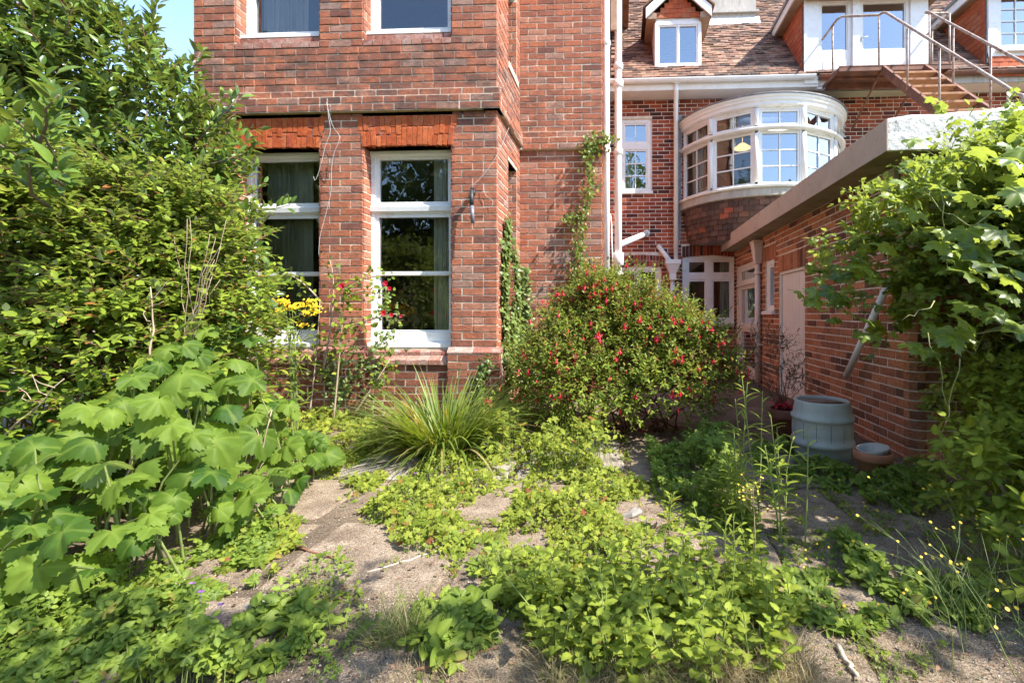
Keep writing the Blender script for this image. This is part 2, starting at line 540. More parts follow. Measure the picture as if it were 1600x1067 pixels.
def brick_wall(F, u0, u1, z0, z1, openings=(), course=0.075, L=0.225, joint=0.0105, d0=-0.05, proud=0.0052, jit=0.0018, phase=0, pieces=None, split=0.05, rag=0.0):
    """courses of bricks as matrices; openings = (u0,u1,z0,z1)"""
    out = pieces if pieces is not None else []
    n = max(1, round((z1 - z0) / course))
    h = (z1 - z0) / n
    for i in range(n):
        za, zb = z0 + i * h, z0 + (i + 1) * h
        zm = (za + zb) / 2
        cut = sorted((max(o[0], u0), min(o[1], u1)) for o in openings if o[2] - 0.01 < zm < o[3] + 0.01 and o[1] > u0 and o[0] < u1)
        free, x = [], u0
        for c0, c1 in cut:
            if c0 > x + 1e-4: free.append((x, c0))
            x = max(x, c1)
        if x < u1 - 1e-4: free.append((x, u1))
        for a, b in free:
            x = a
            first, pair = True, False
            while x < b - 1e-4:
                w = L
                if first and (i + phase) % 2: w = L / 2
                elif pair: w = L / 2; pair = False
                elif not first and random.random() < split: w = L / 2; pair = True
                first = False
                if b - (x + w) < 0.06: w = b - x
                pr = proud + random.uniform(-jit, jit)
                jz = random.uniform(-0.0015, 0.0015)
                out.append(fmat(F, x + joint / 2, x + w - joint / 2, d0, pr, za + joint / 2 + jz, zb - joint / 2 + jz))
                x += w
    return out

def mortar(mb, F, u0, u1, z0, z1, holes=(), depth=0.12):
    for a, b, c, d in rect_minus(u0, u1, z0, z1, holes):
        mb.fbox(F, a, b, -depth, 0, c, d)

# ------------------------------------------------------------------ windows
def make_window(parent, F, u0, u1, z0, z1, lights, name='window', d=-0.12, frame_d=0.05, sash=0.035, sash_d=0.02, bar=0.018, mat='white', glass='glass', sill=None, label=None, bars=True, rail_extra=None):
    """lights = (ua, ub, za, zb, cols, rows): glazed areas. d = outside face of the frame"""
    mb = MB()
    lights = [tuple(l) + (0.0,) if len(l) == 6 else l for l in lights]
    holes = [(a - sash, b + sash, c - sash, e + sash) for a, b, c, e, _, _, _ in lights]
    for a, b, c, e in rect_minus(u0, u1, z0, z1, holes):
        mb.fbox(F, a, b, d - 0.07, d, c, e)
    # a thin bead round the frame
    w = mb.build(name, M[mat], parent)
    if label: w['label'] = label
    for a, b, c, e, cols, rows, back in lights:
        s = MB()
        dd = d - 0.012 - back
        s.fbox(F, a - sash + .001, a, dd - sash_d - 0.02, dd, c - sash + .001, e + sash - .001)
        s.fbox(F, b, b + sash - .001, dd - sash_d - 0.02, dd, c - sash + .001, e + sash - .001)
        s.fbox(F, a, b, dd - sash_d - 0.02, dd - 0.001, e, e + sash - .001)
        s.fbox(F, a, b, dd - sash_d - 0.02, dd - 0.001, c - sash + .001, c)
        for k in range(1, cols):
            x = a + (b - a) * k / cols
            s.fbox(F, x - bar / 2, x + bar / 2, dd - 0.03, dd - 0.006, c, e)
        for k in range(1, rows):
            z = c + (e - c) * k / rows
            s.fbox(F, a, b, dd - 0.03, dd - 0.008, z - bar / 2, z + bar / 2)
        s.build('sash', M[mat], w)
        for i in range(cols):
            for j in range(rows):
                p = MB()
                xa, xb = a + (b - a) * i / cols, a + (b - a) * (i + 1) / cols
                za, zb = c + (e - c) * j / rows, c + (e - c) * (j + 1) / rows
                t = [random.uniform(-0.0018, 0.0018) for _ in range(3)]
                g = dd - 0.024
                p.add([F(xa + .0005, g + t[0], za + .0005), F(xb - .0005, g + t[1], za + .0005), F(xb - .0005, g + t[1] + t[2], zb - .0005), F(xa + .0005, g + t[0] + t[2], zb - .0005)], [(0, 1, 2, 3)])
                p.build('pane', M[glass], w)
    if sill:
        s0, s1, sz0, sz1, sd = sill
        s = MB()
        s.fprism(F, s0, s1, [(d - 0.02, sz0), (sd, sz0), (sd, sz1 - 0.015), (d - 0.02, sz1 + 0.01)])
        s.build('sill', M[mat], w)
    return w

def curtain(F, u0, u1, z0, z1, d, mat, label, folds=9, amp=0.03, taper=0.0, base_slope=0.0):
    mb = MB()
    n = folds * 6
    vs, fs = [], []
    zs = [z0 + (z1 - z0) * k / 6 for k in range(7)]
    ph = random.random() * 6
    for j, z in enumerate(zs):
        for i in range(n + 1):
            t = i / n
            a = t * folds * 2 * math.pi + ph + 0.5 * math.sin(t * 9 + j * 0.25)
            u = u0 + (u1 - u0) * t * (1 - taper * (1 - j / 6)) + 0.25 * (u1 - u0) / folds * math.sin(2 * a)
            vs.append(F(u, d + amp * math.sin(a) * (1 - 0.3 * j / 6), z))
    for j in range(6):
        for i in range(n):
            b = j * (n + 1) + i
            fs.append((b, b + 1, b + n + 2, b + n + 1))
    mb.add(vs, fs, 0, True)
    return tag(mb.build('curtain', M[mat]), label, 'curtain', 'curtains hung inside the windows')

def room(parent, F, u0, u1, z0, z1, d0, depth, mat='room', floor=True):
    """the inside of a room behind a window"""
    mb = MB()
    P = lambda u, d, z: F(u, d, z)
    a, b = d0, d0 - depth
    v = [P(u0, a, z0), P(u1, a, z0), P(u1, b, z0), P(u0, b, z0), P(u0, a, z1), P(u1, a, z1), P(u1, b, z1), P(u0, b, z1)]
    mb.add(v, [(0, 1, 2, 3), (4, 7, 6, 5), (2, 6, 7, 3), (0, 3, 7, 4), (1, 5, 6, 2)])
    return mb.build('room', M[mat], parent)

# ================================================================== GROUND
# ground height: almost flat, a little uneven
def gz(x, y):
    return 0.012 * math.sin(2.1 * x + 0.6) * math.cos(1.7 * y) + 0.008 * math.sin(5.3 * x + 1.1 * y)

def ground_mat():
    m, nt, b = new_mat('bare dry ground')
    big = pos_noise(nt, 1.3, 6, 0.65)
    col = ramp(nt, big, [(0.3, (0.085, 0.062, 0.043)), (0.5, (0.17, 0.125, 0.085)), (0.7, (0.27, 0.205, 0.145))])
    fine = pos_noise(nt, 130, 4, 0.8)
    col = mixc(nt, 0.75, col, ramp(nt, fine, [(0.36, 0.22), (0.5, 0.95), (0.62, 1.9)]), 'MULTIPLY')
    mid = pos_noise(nt, 17, 5, 0.7)
    col = mixc(nt, math_n(nt, 'MULTIPLY', ramp(nt, mid, [(0.5, 0.0), (0.68, 1.0)]), 0.6), col, (0.085, 0.062, 0.045))
    vo = N(nt, 'ShaderNodeTexVoronoi'); vo.inputs['Scale'].default_value = 85
    g = N(nt, 'ShaderNodeNewGeometry'); nt.links.new(g.outputs['Position'], vo.inputs['Vector'])
    col = mixc(nt, math_n(nt, 'MULTIPLY', ramp(nt, vo.outputs['Distance'], [(0.22, 1.0), (0.32, 0.0)]), 0.35), col, ramp(nt, vo.outputs['Color'], [(0.2, (0.10, 0.09, 0.08)), (0.8, (0.48, 0.44, 0.39))]))
    nt.links.new(col, b.inputs['Base Color'])
    b.inputs['Roughness'].default_value = 0.95
    b.inputs['Specular IOR Level'].default_value = 0.15
    h = math_n(nt, 'ADD', math_n(nt, 'MULTIPLY', fine, 0.5), mid)
    bump(nt, b, h, 0.9, 0.02)
    return m
M['ground'] = ground_mat()
M['slab_old'] = m_plain('worn gravelly concrete slab', (0.29, 0.245, 0.20), 0.95, 0.25, 9, dirt=(0.14, 0.108, 0.082), dirt_lo=0.42, dirt_hi=0.66, dirt_scale=10, bscale=140, bstr=0.9, bdist=0.008)
M['slab_unused'] = m_plain('pale lichened flagstone', (0.33, 0.31, 0.28), 0.95, 0.25, 9, dirt=(0.20, 0.18, 0.15), dirt_lo=0.46, dirt_hi=0.66, dirt_scale=7, bscale=90, bstr=0.8, bdist=0.008)

def gritty(name, a, b_, c):
    m, nt, b = new_mat(name)
    col = ramp(nt, pos_noise(nt, 7, 7, 0.7), [(0.3, a), (0.5, b_), (0.7, c)])
    col = mixc(nt, 0.8, col, ramp(nt, pos_noise(nt, 170, 3, 0.8), [(0.38, 0.3), (0.5, 0.95), (0.63, 1.75)]), 'MULTIPLY')
    nt.links.new(col, b.inputs['Base Color'])
    b.inputs['Roughness'].default_value = 0.95
    b.inputs['Specular IOR Level'].default_value = 0.15
    bump(nt, b, pos_noise(nt, 120, 5, 0.8), 1.0, 0.012)
    return m
M['slab'] = gritty('worn gravelly concrete slab', (0.15, 0.108, 0.075), (0.31, 0.235, 0.168), (0.41, 0.325, 0.24))

M['slab_pale'] = gritty('pale lichened flagstone', (0.19, 0.155, 0.12), (0.35, 0.30, 0.24), (0.47, 0.43, 0.37))

def build_ground():
    vs, fs = [], []
    xs = sorted(set([-150, -60, -25, -12] + [-8 + 0.14 * k for k in range(120)] + [12, 25, 60, 150]))
    ys = sorted(set([-150, -60, -25, -10, -4, -1] + [0.3 + 0.14 * k for k in range(66)] + [12, 25, 60, 150]))
    for y in ys:
        for x in xs:
            vs.append((x, y, gz(x, y) if -9 < x < 9 and 0 < y < 9.6 else 0.0))
    nx = len(xs)
    for j in range(len(ys) - 1):
        for i in range(nx - 1):
            b = j * nx + i
            fs.append((b, b + 1, b + nx + 1, b + nx))
    mb = MB(); mb.add(vs, fs, 0, True)
    return tag(mb.build('ground', M['ground']), kind='structure')
build_ground()

# paving slabs that still show among the weeds
path = empty('garden_path', (-0.8, 2.6, 0)); path['kind'] = 'structure'
SLABS = []
def AX_LIM(y): return 2.25 if y < 2.9 else 2.1
def slab(xy, mat='slab', top=0.03):
    pts = [Vector((x, y, top)) for x, y in xy]
    SLABS.append(pts)
    # more corners so the worn edge wanders
    ring = []
    n = len(pts)
    for i in range(n):
        a, b = pts[i], pts[(i + 1) % n]
        for k in range(7):
            t = k / 7
            p = a.lerp(b, t)
            ring.append(Vector((p.x + random.uniform(-.008, .008), p.y + random.uniform(-.008, .008), top)))
    c = sum(ring, Vector()) / len(ring)
    m = len(ring)
    vs = [tuple(c)] + [tuple(c.lerp(p, 0.965) + Vector((0, 0, 0.0015))) for p in ring] + [(p.x, p.y, top - 0.010) for p in ring] + [(p.x, p.y, top - 0.07) for p in ring]
    fs = []
    for i in range(m):
        j = (i + 1) % m
        fs += [(0, 1 + i, 1 + j), (1 + i, 1 + m + i, 1 + m + j, 1 + j), (1 + m + i, 1 + 2 * m + i, 1 + 2 * m + j, 1 + m + j)]
    mb = MB(); mb.add(vs, fs)
    mb.build('paving_slab', M[mat], path)
yy_ = 1.12
row = 0
while yy_ < 3.75:
    dh = random.uniform(.52, .70)
    xx_ = -2.3 + (.3 if row % 2 else 0) + random.uniform(-.08, .08)
    while xx_ < 2.3:
        dw = random.uniform(.50, .82)
        if xx_ + dw < AX_LIM(yy_) and random.random() < .93:
            g_ = random.uniform(.012, .028)
            j = lambda: random.uniform(-.018, .018)
            top = random.uniform(.006, .020)
            pale = yy_ > 2.55 and xx_ < -.4
            slab([(xx_ + g_ + j(), yy_ + g_ + j()), (xx_ + dw - g_ + j(), yy_ + g_ + j()), (xx_ + dw - g_ + j(), yy_ + dh - g_ + j()), (xx_ + g_ + j(), yy_ + dh - g_ + j())], 'slab_pale' if pale else 'slab', top)
        xx_ += dw
    yy_ += dh
    row += 1

# ================================================================== LEFT HOUSE BLOCK (bay)
XL, XR, YB, YR, XE, YH = -4.51, -1.267, 4.60, 5.66, -0.236, 8.70
bay = empty('brick_house', (-2.4, 5.2, 0), 'tall orange red brick house with a square bay of sash windows and rubbed arches', 'house')
FB = frame((0, YB, 0), (1, 0, 0), (0, -1, 0))          # bay front
FS = frame((XR, 0, 0), (0, 1, 0), (1, 0, 0))           # bay return, faces right
FR = frame((0, YR, 0), (1, 0, 0), (0, -1, 0))          # wall set back beside the bay
FE = frame((XE, 0, 0), (0, 1, 0), (1, 0, 0))           # end of that wall, faces right
W1a, W1b, W2a, W2b = -4.05, -3.136, -2.67, -1.737      # window openings on the bay front
ZS, ZL, ZB = 0.76, 2.825, 3.18                         # sill, lintel foot, band foot
mort = MB()
occl_bay = [(0, 60, 345, 1067), (0, 190, 400, 1067), (345, 560, 560, 1067), (790, 560, 940, 800), (400, 600, 790, 800)]
pb, pl, pp, ps = [], [], [], []
low = [(W1a, W1b, 0, ZB), (W2a, W2b, 0, ZB)]
brick_wall(FB, XL, XR + 0.008, ZS, ZB + 0.0, [(W1a - 0.006, W1b + 0.006, ZL, ZB), (W1a, W1b, 0, ZL), (W2a - 0.006, W2b + 0.006, ZL, ZB), (W2a, W2b, 0, ZL)], 0.0755, pieces=pb)
mortar(mort, FB, XL, XR - .004, ZS - 0.01, ZB, [(W1a, W1b, 0, ZL), (W2a, W2b, 0, ZL)], 0.14)
# flat arches of slanting rubbed bricks
def flat_arch(F, u0, u1, z0, z1, splay, n, out, d1=0.010):
    for i in range(n):
        cut = random.choice((0.36, 0.64, 0.5))
        for half in range(2):
            t0, t1 = i / n, (i + 1) / n
            za, zb = (z0, z0 + (z1 - z0) * cut) if half == 0 else (z0 + (z1 - z0) * cut, z1)
            fz = lambda z: (z - z0) / (z1 - z0)
            xa = lambda t, z: u0 + (u1 - u0) * t + splay * (2 * t - 1) * fz(z)
            zm = (za + zb) / 2
            x0, x1 = xa(t0, zm), xa(t1, zm)
            lean = (xa((t0 + t1) / 2, zb) - xa((t0 + t1) / 2, za))
            o = F((x0 + x1) / 2, -0.06, zm)
            U = F.U * (x1 - x0 - 0.005); Nn = F.N * (d1 + 0.06 + random.uniform(-.002, .002))
            Z = Vector((0, 0, zb - za - 0.004)) + F.U * lean
            out.append(Matrix(((U.x, Nn.x, Z.x, o.x), (U.y, Nn.y, Z.y, o.y), (U.z, Nn.z, Z.z, o.z), (0, 0, 0, 1))))
flat_arch(FB, W1a, W1b, ZL, ZB - 0.035, 0.075, 18, pl)
flat_arch(FB, W2a, W2b, ZL, ZB - 0.035, 0.075, 18, pl)
mortar(mort, FB, XL, XR - .004, ZB - 0.035, ZB, (), 0.14)
# left jambs, seen from the garden
for wa in (W1a, W2a):
    FJ = frame((wa, YB, 0), (0, 1, 0), (1, 0, 0))
    brick_wall(FJ, -0.006, 0.15, ZS, ZL, (), 0.0755, L=0.115, proud=0.0085, d0=-0.03, jit=0.001, pieces=pb)
    mort.fbox(FJ, 0.004, 0.2, -0.08, 0.003, ZS, ZL)
for wb in (W1b, W2b):
    FJ = frame((wb, YB, 0), (0, 1, 0), (-1, 0, 0))
    brick_wall(FJ, -0.006, 0.15, ZS, ZL, (), 0.0755, L=0.115, proud=0.0085, d0=-0.03, jit=0.001, pieces=pb)
    mort.fbox(FJ, 0.004, 0.2, -0.08, 0.003, ZS, ZL)
for wa, wb in ((W1a, W1b), (W2a, W2b)):      # underside of the arches
    mort.fbox(FB, wa, wb, -0.2, 0.0, ZL, ZL + 0.05)
# plinth under the piers, wider, with a splayed top course
for a, b in ((XL - 0.04, W1a + 0.03), (W1b - 0.03, W2a + 0.03), (W2b - 0.03, XR + 0.045)):
    brick_wall(FB, a, b, -0.1, 0.69, (), 0.0755, pieces=pp, proud=0.053, d0=-0.03)
    mort.fbox(FB, a + .012, b - .012, -0.14, 0.048, -0.1, 0.69)
    k = round((b - a) / 0.225)
    for i in range(k):
        x0, x1 = a + (b - a) * i / k, a + (b - a) * (i + 1) / k
        m = MB()
        m.fprism(FB, x0 + .003, x1 - .003, [(-0.1, 0.694), (0.056, 0.694), (0.056, 0.708), (0.010, ZS - 0.004), (-0.1, ZS - 0.004)], random.random())
        m.build('plinth_cap_brick', M['brick_sill'], bay)
# panel and stepped brick sills under the windows
for a, b in ((W1a, W1b), (W2a, W2b)):
    brick_wall(FB, a, b, -0.1, 0.575, (), 0.0755, pieces=pp, proud=0.004, d0=-0.05)
    mort.fbox(FB, a, b, -0.14, 0.0, -0.1, 0.60)
    mort.fbox(FB, a, b, -0.2, -0.06, 0.60, 0.76)
    for (za, zb, da, db) in ((0.579, 0.665, 0.030, -0.03), (0.668, 0.745, -0.032, -0.10)):
        k = 8
        for i in range(k):
            x0, x1 = a + (b - a) * i / k, a + (b - a) * (i + 1) / k
            m = MB()
            m.fprism(FB, x0 + .003, x1 - .003, [(-0.15, za), (da, za), (da, zb - 0.042 + random.uniform(-.003, .003)), (db, zb), (-0.15, zb)], random.random())
            m.build('sill_brick', M['brick_sill'], bay)
# bay return: slit windows low and high
SL0, SL1 = 5.067, 5.50
holes_s = [(SL0, SL1, 0.9, 2.835), (SL0, SL1, 3.93, 5.6)]
brick_wall(FS, YB + 0.055, YR, -0.1, ZB, [(SL0, SL1, 0.9, 2.835)], 0.0755, pieces=pb, phase=1)
mortar(mort, FS, YB + .004, YR, -0.1, ZB, holes_s, 0.14)
FJ = frame((XR, SL1, 0), (-1, 0, 0), (0, -1, 0))
brick_wall(FJ, -0.004, 0.26, 0.9, 2.83, (), 0.0755, L=0.125, proud=0.0085, d0=-0.03, pieces=pb)
brick_wall(FJ, -0.004, 0.26, 3.93, 4.9, (), 0.0755, L=0.125, proud=0.0085, d0=-0.03, pieces=pb)
mort.fbox(FJ, 0.004, 0.3, -0.1, 0.003, 0.7, 5.6)
FJ2 = frame((XR, SL0, 0), (-1, 0, 0), (0, 1, 0))
mort.fbox(FJ2, 0.15, 0.3, -0.1, 0.0, 0.7, 5.6)
mort.fbox(FS, SL0, SL1, -0.3, -0.01, 2.835, 2.95)
mort.fbox(FS, SL0 - .02, SL1 + .02, -0.26, 0.02, 3.86, 3.93)
# upper storey: two corbelled courses, then the wall
FB2 = frame((0, YB - 0.052, 0), (1, 0, 0), (0, -1, 0))
FB3 = frame((0, YB - 0.028, 0), (1, 0, 0), (0, -1, 0))
FS2 = frame((XR + 0.045, 0, 0), (0, 1, 0), (1, 0, 0))
FS3 = frame((XR + 0.028, 0, 0), (0, 1, 0), (1, 0, 0))
up = [(W1a, W1b, 4.03, 5.6), (W2a, W2b, 4.03, 5.6)]
ledge = [(W1a - .06, W1b + .06, 3.875, 4.04), (W2a - .06, W2b + .06, 3.875, 4.04)]
c = 0.0755
brick_wall(FB2, XL - 0.05, XR + 0.053, ZB, ZB + c, (), c, pieces=pb)
brick_wall(FB2, XL - 0.05, XR + 0.053, ZB + c, ZB + 2 * c, (), c, pieces=pb, phase=1)
brick_wall(FB3, XL - 0.03, XR + 0.036, ZB + 2 * c, ZB + 3 * c, (), c, pieces=pb)
mort.fbox(FB2, XL - 0.05, XR + 0.041, -0.18, 0, ZB, ZB + 2 * c)
mort.fbox(FB3, XL - 0.03, XR + 0.024, -0.16, 0, ZB + 2 * c, ZB + 3 * c)
brick_wall(FS2, YB + 0.01, YR, ZB, ZB + 2 * c, (), c, pieces=pb, phase=1)
brick_wall(FS3, YB + 0.03, YR, ZB + 2 * c, ZB + 3 * c, (), c, pieces=pb)
mort.fbox(FS2, YB - 0.048, YR, -0.18, 0, ZB, ZB + 2 * c)
mort.fbox(FS3, YB - 0.024, YR, -0.16, 0, ZB + 2 * c, ZB + 3 * c)
z3 = ZB + 3 * c
brick_wall(FB, XL, XR + 0.008, z3, 4.95, [(a, b, 3.875, 5.6) for a, b, _, _ in up], c, pieces=pb, phase=1, jit=0.003, split=0.10, proud=0.0095)
mortar(mort, FB, XL, XR - .004, z3, 4.95, [(a, b, 3.87, 5.6) for a, b, _, _ in up], 0.14)
for a, b, _, _ in up:
    mort.fbox(FB, a, b, -0.25, -0.12, 3.87, 4.03)
brick_wall(FS, YB + 0.055, YR, z3, 4.95, [holes_s[1]], c, pieces=pb)
mortar(mort, FS, YB + .004, YR, z3, 4.95, [holes_s[1]], 0.14)
for a, b in ((W1a, W1b), (W2a, W2b)):
    for (za, zb, da, db) in ((3.875, 3.952, 0.012, -0.045), (3.955, 4.03, -0.045, -0.09)):
        k = 9
        for i in range(k):
            x0, x1 = a + (b - a) * i / k, a + (b - a) * (i + 1) / k
            m = MB()
            m.fprism(FB, x0 + .003, x1 - .003, [(-0.15, za), (da, za), (da, zb - 0.02 + random.uniform(-.003, .003)), (db, zb), (-0.15, zb)], random.random())
            m.build('sill_brick', M['brick_sill'], bay)
    for w, nn in ((a, 1), (b, -1)):
        FJ = frame((w, YB, 0), (0, 1, 0), (nn, 0, 0))
        brick_wall(FJ, -0.006, 0.15, 3.95, 4.95, (), c, L=0.115, proud=0.0085, d0=-0.03, jit=0.001, pieces=pb)
        mort.fbox(FJ, 0.004, 0.2, -0.08, 0.003, 3.95, 4.95)
# wall set back beside the bay
ZB2 = 3.14
brick_wall(FR, XR, XE + 0.008, -0.1, 0.76, (), c, pieces=pp, proud=0.045, d0=-0.03)
brick_wall(FR, XR, XE + 0.008, 0.76, ZB2, (), c, pieces=pb, phase=1)
mortar(mort, FR, XR, XE - .004, -0.1, ZB2, (), 0.14)
FR2 = frame((0, YR - 0.045, 0), (1, 0, 0), (0, -1, 0))
brick_wall(FR2, XR + 0.045, XE + 0.05, ZB2, ZB2 + 2 * c, (), c, pieces=pb)
brick_wall(frame((0, YR - 0.028, 0), (1, 0, 0), (0, -1, 0)), XR + 0.03, XE + 0.03, ZB2 + 2 * c, ZB2 + 3 * c, (), c, pieces=pb)
mort.fbox(FR2, XR, XE + 0.045, -0.18, 0, ZB2, ZB2 + 2 * c)
mort.fbox(frame((0, YR - 0.028, 0), (1, 0, 0), (0, -1, 0)), XR, XE + 0.028, -0.16, 0, ZB2 + 2 * c, ZB2 + 3 * c)
brick_wall(FR, XR, XE + 0.008, ZB2 + 3 * c, 5.5, (), c, pieces=pb, phase=1, jit=0.0018)
mortar(mort, FR, XR, XE - .004, ZB2 + 3 * c, 5.5, (), 0.14)
brick_wall(FE, YR + 0.055, YH, -0.1, 5.5, (), c, pieces=pb)
mortar(mort, FE, YR + .004, YH, -0.1, 5.5, (), 0.14)
mort.build('wall', M['mortar_bay'], bay)
emit_pieces(bay, 'brick', 'brickwork', pb, M['brick_bay'], BRICKS, 300, occl_bay)
emit_pieces(bay, 'lintel_brick', 'lintel_brickwork', pl, M['brick_lintel'], BRICKS, 120, [(0, 100, 370, 300)])
emit_pieces(bay, 'plinth_brick', 'plinth_brickwork', pp, M['brick_plinth'], BRICKS, 60, occl_bay)
# plain upper walls and roof above the picture
m = MB()
m.box(XL, XR, YB, YR, 4.95, 7.2)
m.box(XL, XE, YR + .002, YH + 3, 5.5, 7.2)
m.build('upper_wall', M['brick_bay'], bay)
m = MB()
m.box(XL, XL + 0.12, YB + 0.15, YH + 3, -0.1, 5.5)
m.box(XL + 0.12, XE - 0.12, YH + 2.9, YH + 3, -0.1, 5.5)
m.build('back_wall', M['brick_bay'], bay)
m = MB()
x0, x1, y0, y1 = XL - 0.4, XE + 0.4, YB - 0.4, YH + 3.4
ym, zr = (y0 + y1) / 2, 10.2
m.add([(x0, y0, 7.2), (x1, y0, 7.2), (x1, y1, 7.2), (x0, y1, 7.2), (x0 + 2.2, ym, zr), (x1 - 2.2, ym, zr)], [(0, 1, 5, 4), (1, 2, 5), (2, 3, 4, 5), (3, 0, 4), (3, 2, 1, 0)])
m.build('roof', M['tile_roof'], bay)

# sash windows of the bay
def bay_window(a, b):
    l, r = a + 0.094, b - 0.094
    w = make_window(bay, FB, a, b, 0.745, ZL, [(l, r, 2.29, 2.74, 1, 1), (l - 0.008, r + 0.008, 1.55, 2.125, 1, 1), (l - 0.002, r + 0.002, 0.925, 1.505, 1, 1, 0.02)], d=-0.137, sash=0.04, sill=(a + .003, b - .003, 0.748, 0.80, -0.055))
    x = MB()
    x.fprism(FB, a + .002, b - .002, [(-0.2, 2.185), (-0.118, 2.185), (-0.112, 2.235), (-0.137, 2.255), (-0.2, 2.255)])   # transom nosing
    x.build('transom', M['white'], w)
    x = MB()
    x.fprism(FB, a + .004, b - .004, [(-0.2, 0.80), (-0.145, 0.80), (-0.128, 0.806), (-0.132, 0.905), (-0.2, 0.915)])
    x.build('bottom_rail', M['white'], w)
    x = MB()
    x.fprism(FB, a + .01, b - .01, [(-0.2, 2.745), (-0.128, 2.765), (-0.110, 2.79), (-0.110, ZL - .004), (-0.2, ZL - .004)])
    x.build('head_mould', M['white'], w)
bay_window(W1a, W1b)
bay_window(W2a, W2b)
for a, b in ((W1a, W1b), (W2a, W2b)):
    l, r = a + 0.095, b - 0.095
    w = make_window(bay, FB, a, b, 4.03, 5.6, [(l, r, 4.135, 5.5, 1, 1)], d=-0.13, sash=0.04, sill=(a + .003, b - .003, 4.03, 4.075, -0.055))
make_window(bay, FS, SL0, SL1, 0.9, 2.835, [(SL0 + .07, SL1 - .07, 1.0, 2.75, 1, 3)], d=-0.2)
make_window(bay, FS, SL0, SL1, 3.93, 5.6, [(SL0 + .07, SL1 - .07, 4.02, 5.5, 1, 2)], d=-0.2)
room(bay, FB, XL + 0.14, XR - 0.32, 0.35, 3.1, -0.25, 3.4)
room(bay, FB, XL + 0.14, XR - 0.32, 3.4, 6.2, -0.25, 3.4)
curtain(FB, W2b - 0.30, W2b - 0.02, 0.8, 2.8, -0.30, 'curtain', 'grey green curtain at the side of the wide ground floor bay window', 6)
curtain(FB, W1a + 0.10, W1b - 0.30, 0.8, 2.8, -0.32, 'curtain', 'pleated grey green curtain behind the bay window next to the laurel', 10)
curtain(FB, W1a + 0.06, W1b - 0.36, 4.05, 5.6, -0.30, 'curtain_cream', 'cream and brown curtain in the upper bay window nearest the sky', 9)

# ================================================================== REAR HOUSE
house = empty('brick_house', (3.5, 9.5, 0), 'dark red brick house with tiled roof dormers and a white bow window', 'house')
FH = frame((0, YH, 0), (1, 0, 0), (0, -1, 0))
def hx(u, v=300, Y=YH): return at_y(u, v, Y).x
def hz(u, v, Y=YH): return at_y(u, v, Y).z
ph, pa, mort = [], [], MB()
A0, A1 = hx(970.5), hx(1018.5)
w1 = (A0, A1, hz(1000, 303), hz(1000, 186))
w2 = (hx(968), hx(1033), 0.45, hz(1000, 416))
w3 = (hx(1066.5), 2.135, hz(1100, 507), hz(1100, 402))
bow_x0, bow_x1 = 1.17, 4.10
EAVE = 5.16
holes = [w1, w2, (w3[0], w3[1], w3[2], w3[3] + .03)]
arch_holes = [(w2[0] - .03, w2[1] + .02, w2[3], w2[3] + 0.225), (w3[0] - .02, w3[1] + .03, w3[3] + 0.03, w3[3] + 0.23)]
brick_wall(FH, XE, 7.4, -0.1, 5.15, holes + arch_holes + [(bow_x0 + .05, bow_x1 - .05, 3.15, 4.75)], 0.0742, pieces=ph, split=0.06)
mortar(mort, FH, XE - 0.1, 7.5, -0.1, 5.15, holes + [(bow_x0 + .12, bow_x1 - .12, 3.2, 4.7)], 0.14)
for k in range(2):                             # two rings of headers over the garden window
    z0 = w2[3] + 0.008 + k * 0.108
    n = 14
    for i in range(n):
        x0 = w2[0] - .02 + (w2[1] - w2[0] + .04) * i / n; x1 = w2[0] - .02 + (w2[1] - w2[0] + .04) * (i + 1) / n
        bulge = 0.030 * (1 - (2 * (i + .5) / n - 1) ** 2) - 0.03
        pa.append(fmat(FH, x0 + .004, x1 - .004, -0.05, 0.008, z0 + bulge, z0 + bulge + 0.10))
n = 15
for i in range(n):                             # soldier course over the window beside the annexe
    x0 = w3[0] - .01 + (w3[1] - w3[0] + .02) * i / n; x1 = w3[0] - .01 + (w3[1] - w3[0] + .02) * (i + 1) / n
    bulge = 0.03 * (1 - (2 * (i + .5) / n - 1) ** 2)
    pa.append(fmat(FH, x0 + .004, x1 - .004, -0.05, 0.009, w3[3] + 0.005 + bulge, w3[3] + 0.205 + bulge))
mort.box(7.4, 7.5, YH + 0.14, YH + 6, -0.1, 5.15)
mort.build('wall', M['mortar_pale'], house)
emit_pieces(house, 'brick', 'brickwork', ph, M['brick_house'], BRICKS, 300, [(700, 440, 1400, 900), (1330, 225, 1600, 900), (1066, 140, 1325, 400), (900, 0, 958, 900), (1150, 300, 1600, 900)])
emit_pieces(house, 'arch_brick', 'arch_brickwork', pa, M['brick_house'], BRICKS, 120)

# small window over the garden window
zt = lambda v: hz(1000, v, YH + 0.03)
wx = lambda u: hx(u, 250, YH + 0.03)
make_window(house, FH, w1[0], w1[1], w1[2], w1[3], [(wx(977), wx(1009), zt(221), zt(195), 2, 1), (wx(977), wx(1009), zt(294), zt(236), 2, 3)], d=-0.03, sash=0.03, sill=(w1[0] - .01, w1[1] + .02, w1[2] - 0.0, w1[2] + 0.06, 0.03), glass='glass_sky')
make_window(house, FH, w2[0], w2[1], w2[2], w2[3], [(wx(971), wx(991), 0.8, zt(425), 1, 1), (wx(1000), wx(1024), 0.8, zt(425), 1, 1)], d=-0.03, sash=0.035, mat='white')
make_window(house, FH, w3[0], w3[1], w3[2], w3[3] + .03, [(wx(1077), wx(1101), zt(426), zt(410), 1, 1), (wx(1115), wx(1140), zt(426), zt(410), 1, 1), (wx(1077), wx(1101), zt(496), zt(440), 1, 1), (wx(1115), wx(1140), zt(496), zt(440), 1, 1)], d=-0.03, sash=0.035, mat='white', sill=(w3[0], w3[1], w3[2], w3[2] + 0.04, 0.03))
